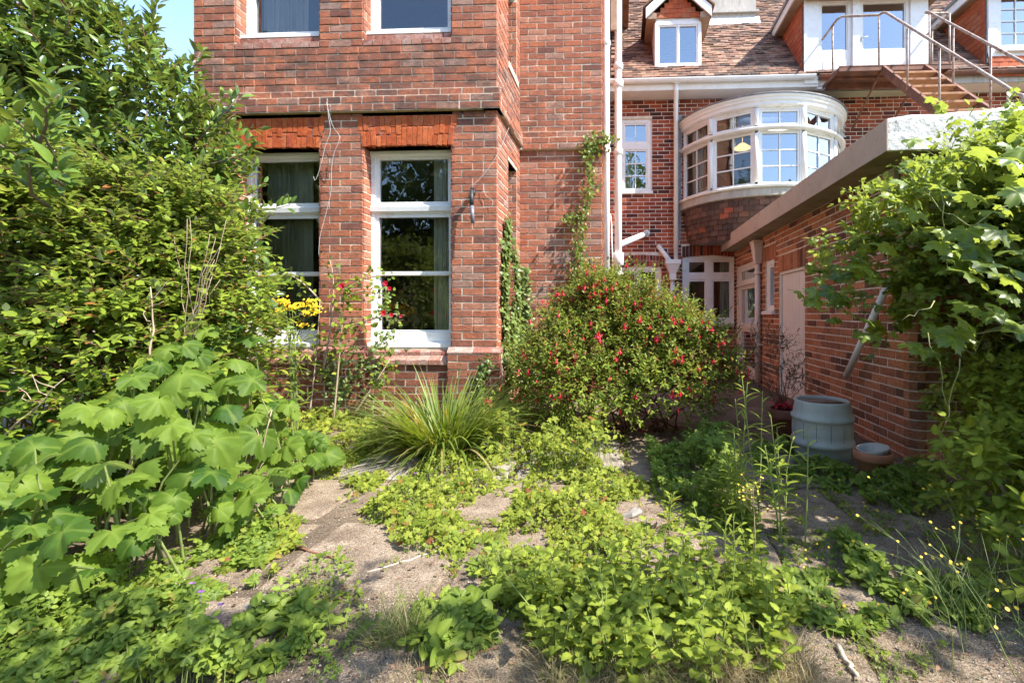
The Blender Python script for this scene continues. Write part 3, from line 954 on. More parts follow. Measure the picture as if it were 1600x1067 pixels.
room(house, FH, XE + .2, 2.6, 0.0, 2.6, -0.16, 3.0)
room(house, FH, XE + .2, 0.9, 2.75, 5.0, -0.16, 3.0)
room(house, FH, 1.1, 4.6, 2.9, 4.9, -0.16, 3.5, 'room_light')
curtain(FH, w1[0] + .06, w1[0] + 0.26, w1[2], w1[3] - .3, -0.12, 'curtain_white', 'white curtain in the small upper window beside the soil pipe', 4)
curtain(FH, w2[0] + .02, w2[0] + 0.26, w2[2], w2[3], -0.14, 'curtain_white', 'white curtain in the ground floor window behind the fuchsia', 4)
curtain(FH, w3[1] - 0.22, w3[1] - 0.05, w3[2], w3[3], -0.14, 'curtain', 'grey curtain in the window under the bow window', 4)

# eaves: gutter, fascia, soffit
m = MB(); m.box(XE + .01, 7.6, 8.34, YH - .012, 5.155, 5.17); m.build('soffit', M['white_old'], house)
m = MB(); m.box(XE + .01, 3.52, 8.315, 8.338, 5.155, 5.30); m.build('fascia', M['white_old'], house)
m = MB(); m.box(3.52, 7.6, 8.315, 8.338, 5.155, 5.30); m.build('fascia', M['cement'], house)
def gutter(x0, x1, mat):
    m = MB()
    prof = [(8.31 - 0.055 + 0.055 * math.cos(a), 5.315 + 0.055 * math.sin(a)) for a in [math.pi + k * math.pi / 8 for k in range(9)]]
    inner = [(y, z + 0.006) for y, z in prof]
    vs = [(x0, y, z) for y, z in prof] + [(x1, y, z) for y, z in prof]
    n = len(prof)
    m.add(vs, [(i, i + 1, n + i + 1, n + i) for i in range(n - 1)], 0, True)
    m.box(x0, x1, 8.196, 8.203, 5.310, 5.326)
    return m.build('gutter', mat, house)
gutter(XE + .02, 3.45, M['white'])
gutter(3.5, 7.6, M['rust'])

# main roof: courses of tiles on a slope
TH = math.radians(50)
RY0, RZ0 = 8.26, 5.33
RD = Vector((0, math.cos(TH), math.sin(TH))); RN = Vector((0, -math.sin(TH), math.cos(TH)))
DORM = [(0.625, 1.50, 8.55, 9.4), (3.265, 5.43, 8.32, 9.35), (6.42, 8.0, 8.32, 9.4)]     # x0, x1, y of front
def roof_z(y): return RZ0 + (y - RY0) * math.tan(TH)
pt = []
SLOPE = 4.14
gauge, tw = 0.098, 0.162
for i in range(int(SLOPE / gauge)):
    s = i * gauge
    x = XE + 0.05 + (tw / 2 if i % 2 else 0) - tw / 2
    y = RY0 + s * math.cos(TH)
    while x < 7.9:
        xc = x + tw / 2
        inside = any(a + .03 < xc < b - .03 and f - 0.03 < y < g_ for a, b, f, g_ in DORM)
        if not inside and xc > XE + .05:
            lift = random.uniform(0.006, 0.020)
            o = Vector((xc, RY0, RZ0)) + RD * (s + 0.09) + RN * 0.004
            U = Vector((tw - 0.006, 0, 0)); Z = (RD * 0.19 - RN * (0.012 + lift)); Nn = (RN) * 0.018
            o = o + RN * (0.012 + lift / 2)
            pt.append(Matrix(((U.x, Nn.x, Z.x, o.x), (U.y, Nn.y, Z.y, o.y), (U.z, Nn.z, Z.z, o.z), (0, 0, 0, 1))))
        x += tw
emit_pieces(house, 'roof_tile', 'roof_tiling', pt, M['tile_roof'], TILES, 300, [(1022, 0, 1096, 108), (1255, 0, 1450, 125), (1110, 0, 1180, 30), (900, 0, 972, 300), (1280, 120, 1600, 150), (1530, 0, 1600, 130)], min_px=12)
m = MB()
a = Vector((XE, RY0, RZ0)); b_ = Vector((7.9, RY0, RZ0))
t = RD * SLOPE
top = RY0 + SLOPE * math.cos(TH)
m.add([a, b_, b_ + t, a + t, (7.9, 2 * top - RY0, RZ0), (XE, 2 * top - RY0, RZ0)], [(0, 1, 2, 3), (3, 2, 4, 5)])
m.build('roof', M['lead'], house)
m = MB()
for k in range(26):
    x0 = XE + 0.05 + k * 0.31
    zt_ = RZ0 + SLOPE * math.sin(TH)
    vs, fs = [], []
    for j in range(7):
        an = math.pi * j / 6
        for xx in (x0, x0 + 0.305):
            vs.append((xx, top + 0.11 * math.cos(an), zt_ - 0.03 + (0.10 + .006 * (k % 2)) * math.sin(an)))
    for j in range(6): fs.append((2 * j, 2 * j + 1, 2 * j + 3, 2 * j + 2))
    m.add(vs, fs, random.random(), True)
tag(m.build('ridge_tiles', M['tile_roof'], house), kind='stuff')
# chimney foot on the slope
m = MB(); m.box(1.96, 2.90, 9.92, 10.6, 6.9, 9.0); ch = m.build('chimney', M['cement'], house)
m = MB()
m.hexa([(1.88, 9.78, roof_z(9.78) + .04), (2.97, 9.78, roof_z(9.78) + .04), (2.97, 9.915, roof_z(9.915) + .05), (1.88, 9.915, roof_z(9.915) + .05), (1.88, 9.80, roof_z(9.80) + .06), (2.97, 9.80, roof_z(9.80) + .06), (2.97, 9.916, roof_z(9.916) + .17), (1.88, 9.916, roof_z(9.916) + .17)])
m.build('flashing', M['leadpale'], ch)
m = MB(); m.box(1.90, 2.95, 9.86, 9.919, roof_z(9.9) + 0.26, roof_z(9.9) + 0.31); m.build('chimney_ledge', M['cement'], ch)

# ---- small gabled dormer
def dormer_small():
    x0, x1, yf = 0.625, 1.50, 8.55
    zb, zw = 5.66, 6.53
    d = MB()
    for xa, xb in ((x0, x0 + 0.04), (x1 - 0.04, x1)):
        d.add([(xa, yf, zb), (xb, yf, zb), (xb, yf, 6.61), (xa, yf, 6.61), (xa, yf + .9, 6.61), (xb, yf + .9, 6.61)], [(0, 1, 2, 3), (0, 3, 4), (1, 5, 2), (3, 2, 5, 4)])
    d.box(x0, x1, yf, yf + 0.06, 6.53, 6.63)
    dm = d.build('dormer', M['white_old'], house)
    Fd = frame((0, yf, 0), (1, 0, 0), (0, -1, 0))
    mid = (x0 + x1) / 2
    w = make_window(house, Fd, x0 + .02, x1 - .02, zb, zw, [(x0 + .10, mid - .035, zb + .10, zw - .09, 1, 1), (mid + .035, x1 - .10, zb + .10, zw - .09, 1, 1)], name='dormer_window', d=0.03, sash=0.03, sill=(x0, x1, zb - .0, zb + .04, 0.07), glass='glass_sky')
    # gable of hung tiles
    pcs = []
    za = 6.60
    for r in range(6):
        z0 = za + r * 0.085
        half = 0.40 - r * 0.075
        n = max(1, round(2 * half / 0.15))
        for i in range(n):
            xa = mid - half + 2 * half * i / n; xb = mid - half + 2 * half * (i + 1) / n
            o = Vector(((xa + xb) / 2, yf - 0.01, z0 + 0.05))
            U = Vector((xb - xa - .005, 0, 0)); Z = Vector((0, 0.014, 0.105)); Nn = Vector((0, -0.018, 0))
            pcs.append(Matrix(((U.x, Nn.x, Z.x, o.x), (U.y, Nn.y, Z.y, o.y), (U.z, Nn.z, Z.z, o.z), (0, 0, 0, 1))))
    emit_pieces(dm, 'gable_tile', 'gable_tiling', pcs, M['tile_cheek'], TILES, 60, (), 1)
    g = MB(); g.add([(x0, yf + .03, 6.61), (x1, yf + .03, 6.61), (mid, yf + .03, 7.13)], [(0, 1, 2)]); g.build('gable', M['timber'], dm)
    # bargeboards and little pitched roof
    ap = 7.22
    for sx in (-1, 1):
        ex = mid + sx * 0.60
        b = MB()
        y0, y1 = yf - 0.16, yf - 0.12
        b.hexa([(ex, y0, 6.53), (ex + sx * .001 - sx * 0.0, y1, 6.53), (mid, y1, ap - 0.14), (mid, y0, ap - 0.14), (ex, y0, 6.71), (ex, y1, 6.71), (mid, y1, ap + .04), (mid, y0, ap + .04)])
        b.build('bargeboard', M['white'], dm)
        b = MB()
        yb = yf + 2.2
        b.hexa([(ex + sx * .05, yf - .18, 6.71), (ex + sx * .05, yb, 6.71), (mid, yb, ap + .06), (mid, yf - .18, ap + .06), (ex + sx * .05, yf - .18, 6.75), (ex + sx * .05, yb, 6.75), (mid, yb, ap + .10), (mid, yf - .18, ap + .10)])
        b.build('dormer_roof', M['tile_roof'], dm)
        b = MB()
        b.hexa([(mid + sx * .40, yf - .12, 6.53), (mid + sx * .58, yf - .12, 6.53), (mid + sx * .58, yf + .9, 6.53), (mid + sx * .40, yf + .9, 6.53), (mid + sx * .40, yf - .12, 6.63), (mid + sx * .58, yf - .12, 6.69), (mid + sx * .58, yf + .9, 6.69), (mid + sx * .40, yf + .9, 6.63)])
        b.build('dormer_eave', M['timber'], dm)
    s = MB()
    s.hexa([(x0 - .12, yf - .26, roof_z(yf - .26) + .03), (x1 + .16, yf - .26, roof_z(yf - .26) + .03), (x1 + .02, yf + .01, roof_z(yf) + .04), (x0 - .02, yf + .01, roof_z(yf) + .04),
            (x0 - .12, yf - .26, roof_z(yf - .26) + .045), (x1 + .16, yf - .26, roof_z(yf - .26) + .045), (x1 + .02, yf + .0, zb + .02), (x0 - .02, yf + .0, zb + .02)])
    s.build('flashing', M['leadpale'], dm)
dormer_small()

# ---- flat roofed dormers with tile hung cheeks
def cheek(dm, X, yf, ztop, sgn, n_front=0.0):
    pcs = []
    z = roof_z(yf) - 0.05
    r = 0
    while z < ztop - 0.02:
        y_end = RY0 + (z + 0.1 - RZ0) / math.tan(TH) + 0.1
        y = yf + 0.02 + (0.08 if r % 2 else 0) - 0.08
        while y < y_end:
            ya, yb = max(y, yf + .02), min(y + 0.16, y_end)
            if yb - ya > 0.02:
                o = Vector((X, (ya + yb) / 2, z + 0.055))
                U = Vector((0, yb - ya - .004, 0)); Z = Vector((-sgn * 0.012, 0, 0.115)); Nn = Vector((sgn * 0.018, 0, 0))
                o.x += sgn * 0.006
                pcs.append(Matrix(((U.x, Nn.x, Z.x, o.x), (U.y, Nn.y, Z.y, o.y), (U.z, Nn.z, Z.z, o.z), (0, 0, 0, 1))))
            y += 0.16
        z += 0.098; r += 1
    emit_pieces(dm, 'cheek_tile', 'cheek_tiling', pcs, M['tile_cheek'], TILES, 80, [(1100, 0, 1224, 200)], 30)

def dormer_flat(x0, x1, yf, zb, ztop, ovh=0.17):
    d = MB()
    ye = RY0 + (ztop - RZ0) / math.tan(TH) + 0.5
    for xa, xb in ((x0, x0 + .05), (x1 - .05, x1)):
        za = roof_z(yf) - 0.1
        d.add([(xa, yf, za), (xb, yf, za), (xb, yf, ztop), (xa, yf, ztop), (xa, ye, ztop), (xb, ye, ztop)], [(0, 1, 2, 3), (0, 3, 4), (1, 5, 2), (3, 2, 5, 4)])
    dm = d.build('dormer', M['lead'], house)
    cheek(dm, x0, yf, ztop, -1)
    b = MB(); b.box(x0 - ovh, x1 + ovh, yf - 0.22, ye + .3, ztop, ztop + 0.02); b.build('dormer_soffit', M['timber'], dm)
    b = MB(); b.box(x0 - ovh - .02, x1 + ovh + .02, yf - 0.245, ye + .3, ztop + 0.021, ztop + 0.17); b.build('dormer_fascia', M['white'], dm)
    b = MB(); b.box(x0 - ovh - .05, x1 + ovh + .05, yf - 0.28, ye + .3, ztop + 0.171, ztop + 0.23); b.build('dormer_roof', M['lead'], dm)
    return dm
dm = dormer_flat(3.265, 5.43, 8.32, 5.15, 6.66)
Fd = frame((0, 8.32, 0), (1, 0, 0), (0, -1, 0))
q = lambda u: at_y(u, 60, 8.28).x
zq = lambda v: at_y(1350, v, 8.28).z
m = MB(); m.fbox(Fd, 3.275, q(1279), -0.04, 0.03, 5.2, 6.66); m.fbox(Fd, q(1333), q(1344), -0.04, 0.035, 5.12, 6.66); m.fbox(Fd, q(1424), 5.42, -0.04, 0.02, 5.12, 6.66)
m.fbox(Fd, 3.265, 3.30, 0.03, 0.05, 5.25, 6.66)
m.fbox(Fd, q(1279), q(1424), -0.04, 0.02, 6.652, 6.66)
m.build('dormer_front', M['white'], dm)
def roof_door(u0, u1, handle=False):
    a, b = q(u0), q(u1)
    w = make_window(house, Fd, a, b, 5.12, 6.65, [(a + .085, b - .085, zq(74), 6.62, 1, 1)], name='door', d=-0.012, sash=0.02, glass='glass_sky')
    p = MB()
    p.fbox(Fd, a + .10, b - .10, -0.05, -0.004, 5.20, zq(92)); p.build('door_panel', M['white'], w)
    if handle:
        p = MB(); p.fbox(Fd, a + .02, a + .045, -0.012, 0.005, zq(72), zq(56)); p.tube([Fd(a + .032, 0.0, zq(60)), Fd(a + .032, 0.05, zq(60)), Fd(a + .13, 0.05, zq(58))], 0.009, 6); p.build('door_handle', M['leadpale'], w)
roof_door(1279, 1333)
roof_door(1344, 1424, True)
room(house, Fd, 3.4, 5.3, 5.12, 6.64, -0.12, 2.2, 'room_light')
dm = dormer_flat(6.42, 8.0, 8.32, 5.4, 6.72)
m = MB(); m.fbox(Fd, 6.43, 6.565, -0.04, 0.035, 5.58, 6.72); m.fbox(Fd, 6.43, 8.0, -0.04, 0.025, 5.50, 5.66); m.build('dormer_front', M['white'], dm)
make_window(house, Fd, 6.57, 7.95, 5.66, 6.70, [(6.66, 7.16, 5.80, 6.64, 2, 4), (7.26, 7.76, 5.80, 6.64, 2, 4)], name='dormer_window', d=0.02, sash=0.03, sill=(6.55, 7.98, 5.66, 5.71, 0.09), glass='glass_sky')
pcs = []
for r in range(4):
    z0 = 5.24 + r * 0.082
    x = 6.43 - (0.08 if r % 2 else 0)
    while x < 8.0:
        xa, xb = max(x, 6.425), x + 0.16
        o = Vector(((xa + xb) / 2, 8.285, z0 + 0.05)); U = Vector((xb - xa - .005, 0, 0)); Z = Vector((0, 0.014, 0.10)); Nn = Vector((0, -0.018, 0))
        pcs.append(Matrix(((U.x, Nn.x, Z.x, o.x), (U.y, Nn.y, Z.y, o.y), (U.z, Nn.z, Z.z, o.z), (0, 0, 0, 1))))
        x += 0.16
emit_pieces(dm, 'apron_tile', 'apron_tiling', pcs, M['tile_cheek'], TILES, 60, (), 20)
room(house, Fd, 6.5, 7.95, 5.45, 6.7, -0.12, 1.5)

# ---- bow window
BC = Vector(((bow_x0 + bow_x1) / 2, 0, 0)); half = (bow_x1 - bow_x0) / 2; sag = 1.08
R_B = (half * half + sag * sag) / (2 * sag)
BCY = YH - sag + R_B
PHI = math.asin(half / R_B)
def bp(ang, r):
    return Vector((BC.x + r * math.sin(ang), BCY - r * math.cos(ang), 0))
def arc_sweep(prof, a0, a1, n=28):
    m = MB()
    k = len(prof)
    vs, fs = [], []
    for i in range(n + 1):
        an = a0 + (a1 - a0) * i / n
        for r, z in prof:
            p = bp(an, R_B + r); vs.append((p.x, p.y, z))
    for i in range(n):
        for j in range(k):
            j2 = (j + 1) % k
            fs.append((i * k + j, i * k + j2, (i + 1) * k + j2, (i + 1) * k + j))
    fs += [tuple(range(k)), tuple(reversed([n * k + j for j in range(k)]))]
    m.add(vs, fs, 0, False)
    return m
Z_SILL, Z_LT, Z_LB, Z_UB, Z_UT, Z_CT = 3.18, 4.085, 3.285, 4.255, 4.45, 4.69
bow = arc_sweep([(0.010, Z_UT + .07), (0.035, Z_UT + .09), (0.035, Z_UT + .14), (0.06, Z_UT + .16), (0.06, Z_UT + .19), (0.085, Z_UT + .21), (0.085, Z_CT), (-0.12, Z_CT + .04), (-0.12, Z_UT + .07)], -PHI, PHI).build('bow_window', M['white'], house)
arc_sweep([(0.105, Z_CT + .003), (0.105, Z_CT + .022), (-0.9, Z_CT + .10), (-0.9, Z_CT + .05)], -PHI, PHI).build('bow_roof', M['lead'], bow)
arc_sweep([(0.012, 4.135), (0.055, 4.145), (0.065, 4.165), (0.06, 4.185), (0.012, 4.20), (-0.02, 4.20), (-0.02, 4.135)], -PHI, PHI).build('transom', M['white'], bow)
arc_sweep([(0.0, Z_SILL), (0.075, Z_SILL), (0.085, Z_SILL + .03), (0.07, Z_SILL + .045), (0.0, Z_SILL + .06), (-0.1, Z_SILL + .06), (-0.1, Z_SILL)], -PHI, PHI).build('sill', M['white_old'], bow)
arc_sweep([(0.0, Z_SILL - .14), (0.045, Z_SILL - .13), (0.04, Z_SILL - .002), (-0.1, Z_SILL - .002), (-0.1, Z_SILL - .14)], -PHI, PHI).build('sill_flashing', M['cement'], bow)
NB = 5
for i in range(NB):
    a0, a1 = -PHI + 2 * PHI * i / NB, -PHI + 2 * PHI * (i + 1) / NB
    p0, p1 = bp(a0, R_B), bp(a1, R_B)
    U = (p1 - p0).normalized(); W = (p1 - p0).length
    Nv = Vector((U.y, -U.x, 0))
    Fw = frame(p0, U, Nv)
    g = 0.098
    make_window(house, Fw, 0.03, W - 0.03, Z_SILL + .05, Z_UT + .075, [(g, W - g, Z_UB, Z_UT, 2, 1), (g, W - g, Z_LB, Z_LT, 2, 3)], d=0.0, sash=0.035, bar=0.02, glass='glass_sky' if i in (2, 3) else 'glass')
    if i < NB - 1:
        p = bp(a1, R_B + 0.002)
        m = MB(); m.lathe([(0.001, 0), (0.036, 0.001), (0.036, 0.80), (0.001, 0.801)], (p.x, p.y, 3.285), 12); m.build('mullion', M['white'], bow)
        m = MB(); m.lathe([(0.001, 0), (0.036, 0.001), (0.036, 0.27), (0.001, 0.271)], (p.x, p.y, 4.225), 12); m.build('mullion', M['white'], bow)
# tile hung apron curving back to the wall
pcs = []
rows = 8
for r in range(rows):
    z0 = 2.38 + r * 0.088
    def off(z):
        t = (3.06 - z) / 0.70
        return -0.02 - 0.13 * max(0, t) ** 1.6
    ra, rb = R_B + off(z0), R_B + off(z0 + .1)
    arc = 2 * PHI * ra
    n = round(arc / 0.165)
    for i in range(n + 1):
        an = -PHI + 2 * PHI * (i + (0.5 if r % 2 else 0)) / n
        if an > PHI: continue
        pa_, pb_ = bp(an, ra + .012), bp(an, rb)
        pa_.z, pb_.z = z0, z0 + 0.115
        U = Vector((math.cos(an), math.sin(an), 0)) * (2 * PHI * ra / n - .005)
        Z = pb_ - pa_; Nn = Vector((math.sin(an), -math.cos(an), 0)) * 0.016
        o = (pa_ + pb_) / 2
        if o.y > YH: continue
        pcs.append(Matrix(((U.x, Nn.x, Z.x, o.x), (U.y, Nn.y, Z.y, o.y), (U.z, Nn.z, Z.z, o.z), (0, 0, 0, 1))))
emit_pieces(bow, 'apron_tile', 'apron_tiling', pcs, M['tile_apron'], TILES, 200, [(1320, 0, 1600, 600)], 10)
prof = [(off(2.38 + 0.09 * k) - 0.02, 2.38 + 0.09 * k) for k in range(8)]
arc_sweep(prof + [(-0.7, 3.01), (-0.7, 2.38)], -PHI, PHI).build('apron_core', M['lead'], bow)
m = MB(); m.hexa([(bow_x0 - .11, YH - .012, 2.5), (bow_x0 - .03, YH - .012, 2.5), (bow_x0 - .03, YH - .01, 2.5), (bow_x0 - .11, YH - .01, 2.5), (bow_x0 - .11, YH - .014, 4.85), (bow_x0 - .01, YH - .014, 4.85), (bow_x0 - .01, YH - .01, 4.85), (bow_x0 - .11, YH - .01, 4.85)]); m.build('flashing', M['lead'], bow)
m = MB()
for k in range(16):
    z = 3.2 + k * 0.098
    m.hexa([(bow_x1 - .01, YH - .03, z), (bow_x1 + .10, YH - .018, z), (bow_x1 + .06, YH - .012, z + .05), (bow_x1 - .01, YH - .02, z + .05), (bow_x1 - .01, YH - .028, z + .09), (bow_x1 + .03, YH - .016, z + .09), (bow_x1 + .03, YH - .012, z + .093), (bow_x1 - .01, YH - .02, z + .093)])
m.build('stepped_flashing', M['leadpale'], bow)
for i, (la, mt, u0, u1) in enumerate((('cream curtain gathered at the end of the bow window by the downpipe', 'curtain_cream', -0.93, -0.72), ('cream curtain inside the bow window at the end by the fire escape', 'curtain_cream', 0.62, 0.90))):
    a0, a1 = PHI * u0, PHI * u1
    p0, p1 = bp(a0, R_B - .16), bp(a1, R_B - .16)
    U = (p1 - p0).normalized()
    curtain(frame(p0, U, (U.y, -U.x, 0)), 0, (p1 - p0).length, 3.26, 4.5, 0, mt, la, 5)
# pendant lamp shade inside
m = MB(); pc = at_y(1160, 232, 9.2)
m.lathe([(0.03, 0.10), (0.06, 0.09), (0.17, 0.0), (0.165, -0.005), (0.05, 0.085)], pc, 24)
m.tube([pc + Vector((0, 0, 0.1)), pc + Vector((0, 0, 0.75))], 0.006, 5)
mm, nt, b = new_mat('warm lamp shade'); b.inputs['Base Color'].default_value = (0.75, 0.55, 0.25, 1); b.inputs['Emission Color'].default_value = (1, 0.62, 0.22, 1); b.inputs['Emission Strength'].default_value = 0.5
tag(m.build('ceiling_lamp', mm), 'warm lit pendant lamp shade hanging behind the bow window panes', 'lamp')

# ================================================================== ANNEXE
AX, AY = 2.17, 3.50
annex = empty('outbuilding', (3.4, 5.5, 0), 'low brown brick annexe with a flat roof and a deep rendered edge', 'outbuilding')
FA = frame((AX, 0, 0), (0, 1, 0), (-1, 0, 0))
FF = frame((0, AY, 0), (1, 0, 0), (0, -1, 0))
ax = lambda u: at_x(u, 450, AX).y
az = lambda u, v: at_x(u, v, AX).z
d1 = (ax(1180), ax(1151.5), -0.02, 1.98)
nw = (ax(1210), ax(1196.5), az(1203, 488), az(1203, 407))
d2 = (ax(1258), ax(1217.5), -0.05, az(1240, 420))
AZ = 2.26
holes = [d1, nw, d2]
lint = [(d2[0] - .02, d2[1] + .02, d2[3], d2[3] + 0.225), (nw[0] - .08, nw[1] + .12, nw[3], nw[3] + 0.225)]
pcs, pl2, mort = [], [], MB()
RC = 0.09      # rounded corner of the annexe
brick_wall(FA, AY + RC, YH, -0.06, AZ, holes + lint, 0.0735, pieces=pcs, split=0.05)
mortar(mort, FA, AY + RC, YH, -0.1, AZ, holes, 0.16)
for l in lint:
    n = round((l[1] - l[0]) / 0.075)
    for i in range(n):
        x0 = l[0] + (l[1] - l[0]) * i / n; x1 = l[0] + (l[1] - l[0]) * (i + 1) / n
        pl2.append(fmat(FA, x0 + .004, x1 - .004, -0.05, 0.009, l[2] + .004, l[3] - .004))
# bullnose corner: short curved bricks
n = round((AZ + .06) / 0.0735); hh = (AZ + .06) / n
for i in range(n):
    za = -0.06 + i * hh
    for k in range(3):
        an = math.radians(15 + 30 * k)
        c0 = Vector((AX + RC, AY + RC, 0))
        Nv = Vector((-math.cos(an), -math.sin(an), 0)); U = Vector((-math.sin(an), math.cos(an), 0))
        w = RC * math.radians(31)
        pcs.append(fmat(frame(c0 + Nv * RC, U, Nv), -w / 2 - .002, w / 2 + .002, -0.03, 0.006, za + .005, za + hh - .005))
mort.lathe([(RC - .001, -0.1), (RC - .001, AZ)], (AX + RC, AY + RC, 0), 24)
brick_wall(FF, AX + RC, 5.5, -0.06, AZ, (), 0.0735, pieces=pcs)
mortar(mort, FF, AX + RC, 5.6, -0.1, AZ, (), 0.16)
mort.build('wall', M['mortar_pale'], annex)
emit_pieces(annex, 'brick', 'brickwork', pcs, M['brick_annex'], BRICKS, 300, [(1380, 200, 1600, 560), (1480, 200, 1600, 1000)])
emit_pieces(annex, 'lintel_brick', 'lintel_brickwork', pl2, M['brick_annex'], BRICKS, 60)
m = MB(); m.box(5.5, 5.6, AY + .2, YH, -0.1, AZ); m.build('back_wall', M['brick_annex'], annex)
# flat roof slab: rendered fascia on the long side, white rendered upstand in front
SX, SY, SZ0, SZ1 = 1.89, 3.34, 2.262, 2.485
m = MB(); m.box(SX + .012, 5.8, SY + .012, YH - .02, SZ0, SZ1 - .01); m.build('roof_slab', M['soffit'], annex)
m = MB(); m.hexa([(SX, SY - .008, SZ0 - .004), (SX + .011, SY - .008, SZ0 - .004), (SX + .011, YH - .03, SZ0 - .004), (SX, YH - .03, SZ0 - .004), (SX, SY - .008, SZ1), (SX + .011, SY - .008, SZ1), (SX + .011, YH - .03, SZ1), (SX, YH - .03, SZ1)]); m.build('fascia', M['render_pink'], annex)
m = MB()
nseg = 24
vs, fs = [], []
for i in range(nseg + 1):
    t = i / nseg
    x = SX + .012 + (5.8 - SX) * t
    w1_ = 0.006 * math.sin(7 * x) + 0.004 * math.sin(19 * x)
    top_ = SZ1 + 0.005 + 0.07 * min(1, (x - SX) / 0.9) + w1_
    rr = 0.006 if i == 0 else 0
    for (y, z) in ((SY + .010, SZ0 - .008 + w1_ * .5), (SY - .012 + rr, SZ0 + .0), (SY - .014 + rr, top_ - .03), (SY + .005, top_), (SY + .10, top_ - .004), (SY + .11, SZ1 - .012)):
        vs.append((x, y, z))
for i in range(nseg):
    for j in range(5):
        fs.append((i * 6 + j, (i + 1) * 6 + j, (i + 1) * 6 + j + 1, i * 6 + j + 1))
fs += [(0, 1, 2, 3, 4, 5)]
m.add(vs, fs, 0, False); m.build('parapet', M['render_white'], annex)
# glazed door at the far end
w = make_window(annex, FA, d1[0], d1[1], d1[2], d1[3], [(d1[0] + .16, d1[1] - .16, 1.70, 1.86, 1, 1), (d1[0] + .17, d1[1] - .17, 0.93, 1.53, 1, 1), (d1[0] + .17, d1[1] - .17, 0.18, 0.78, 1, 1)], name='door', d=-0.03, sash=0.05, mat='pinkwhite')
m = MB(); m.tube([FA(d1[0] + .12, -0.03, 1.0), FA(d1[0] + .12, 0.03, 1.0), FA(d1[0] + .12, 0.03, 0.72), FA(d1[0] + .12, -0.03, 0.72)], 0.012, 6); m.build('door_handle', M['leadpale'], w)
m = MB(); m.fbox(FA, d1[0], d1[1], -0.05, 0.015, 1.60, 1.63); m.build('door_transom', M['pinkwhite'], w)
w = make_window(annex, FA, nw[0], nw[1], nw[2], nw[3], [(nw[0] + .10, nw[1] - .10, nw[2] + .10, nw[3] - .10, 1, 1)], d=-0.02, sash=0.04, mat='white', sill=(nw[0] - .05, nw[1] + .05, nw[2] - .03, nw[2] + .03, 0.05))
room(annex, FA, d1[0] - .6, d1[1] - .03, -0.05, 2.2, -0.17, 1.8)
# boarded door: planks as pieces
m = MB(); m.fbox(FA, d2[0], d2[1], -0.10, -0.055, d2[2], d2[3]); dd_ = m.build('door', M['pinkwhite'], annex)
nb = 7
for i in range(nb):
    x0 = d2[0] + .035 + (d2[1] - d2[0] - .07) * i / nb; x1 = d2[0] + .035 + (d2[1] - d2[0] - .07) * (i + 1) / nb
    m = MB(); m.fprism(FA, x0 + .0025, x1 - .0025, [(-0.06, d2[2] + .02), (-0.036 + random.uniform(-.0015, .0015), d2[2] + .02), (-0.036, d2[3] - .04), (-0.06, d2[3] - .04)], random.random()); m.build('plank', M['pinkwhite'], dd_)
m = MB(); m.fbox(FA, d2[0] - .0, d2[0] + .033, -0.06, -0.012, d2[2], d2[3]); m.fbox(FA, d2[1] - .033, d2[1], -0.06, -0.012, d2[2], d2[3]); m.fbox(FA, d2[0] + .034, d2[1] - .034, -0.06, -0.013, d2[3] - .033, d2[3]); m.build('door_frame', M['pinkwhite'], dd_)
for zz in (0.78, 0.62):
    m = MB(); m.fbox(FA, d2[1] - .10, d2[1] - .04, -0.034, -0.022, zz, zz + .03); m.tube([FA(d2[1] - .07, -0.03, zz + .015), FA(d2[1] - .07, 0.012, zz + .015)], 0.012, 8); m.build('door_latch', M['rust'], dd_)
# grey metal box under the roof corner
m = MB(); m.box(AX - .05, AX - .012, AY + .14, AY + .30, 2.06, 2.235); tag(m.build('meter_box', M['soffit']), 'weathered grey board fixed to the annexe wall under the slab', 'board')
# ------------------------------------------------------------------ pipes, stair, lamp, pots
def pipe(mb, pts, r, sides=14): mb.tube(pts, r, sides)
def collar(mb, p, r, h, axis=(0, 0, 1)):
    p = Vector(p); a = Vector(axis).normalized()
    mb.tube([p - a * h / 2, p - a * (h / 2 - .004), p + a * (h / 2 - .004), p + a * h / 2], [r * .93, r, r, r * .93], 16)

# rain pipe on the corner of the left block
X0, Y0 = -0.178, 5.78
t = empty('rain_downpipe', (X0, Y0, 0), 'tall white downpipe on the brick corner beside the creeper', 'downpipe')
m = MB(); pipe(m, [(X0, Y0, 0), (X0, Y0, 7.1)], 0.040); m.build('pipe', M['pipe'], t)
for z in (0.9, 3.17, 3.28, 4.53, 5.3):
    m = MB(); collar(m, (X0, Y0, z), 0.047, 0.07); m.box(X0 - .085, X0 + .055, Y0 + .005, Y0 + .018, z - .012, z + .012); m.build('pipe_bracket', M['pipe'], t)
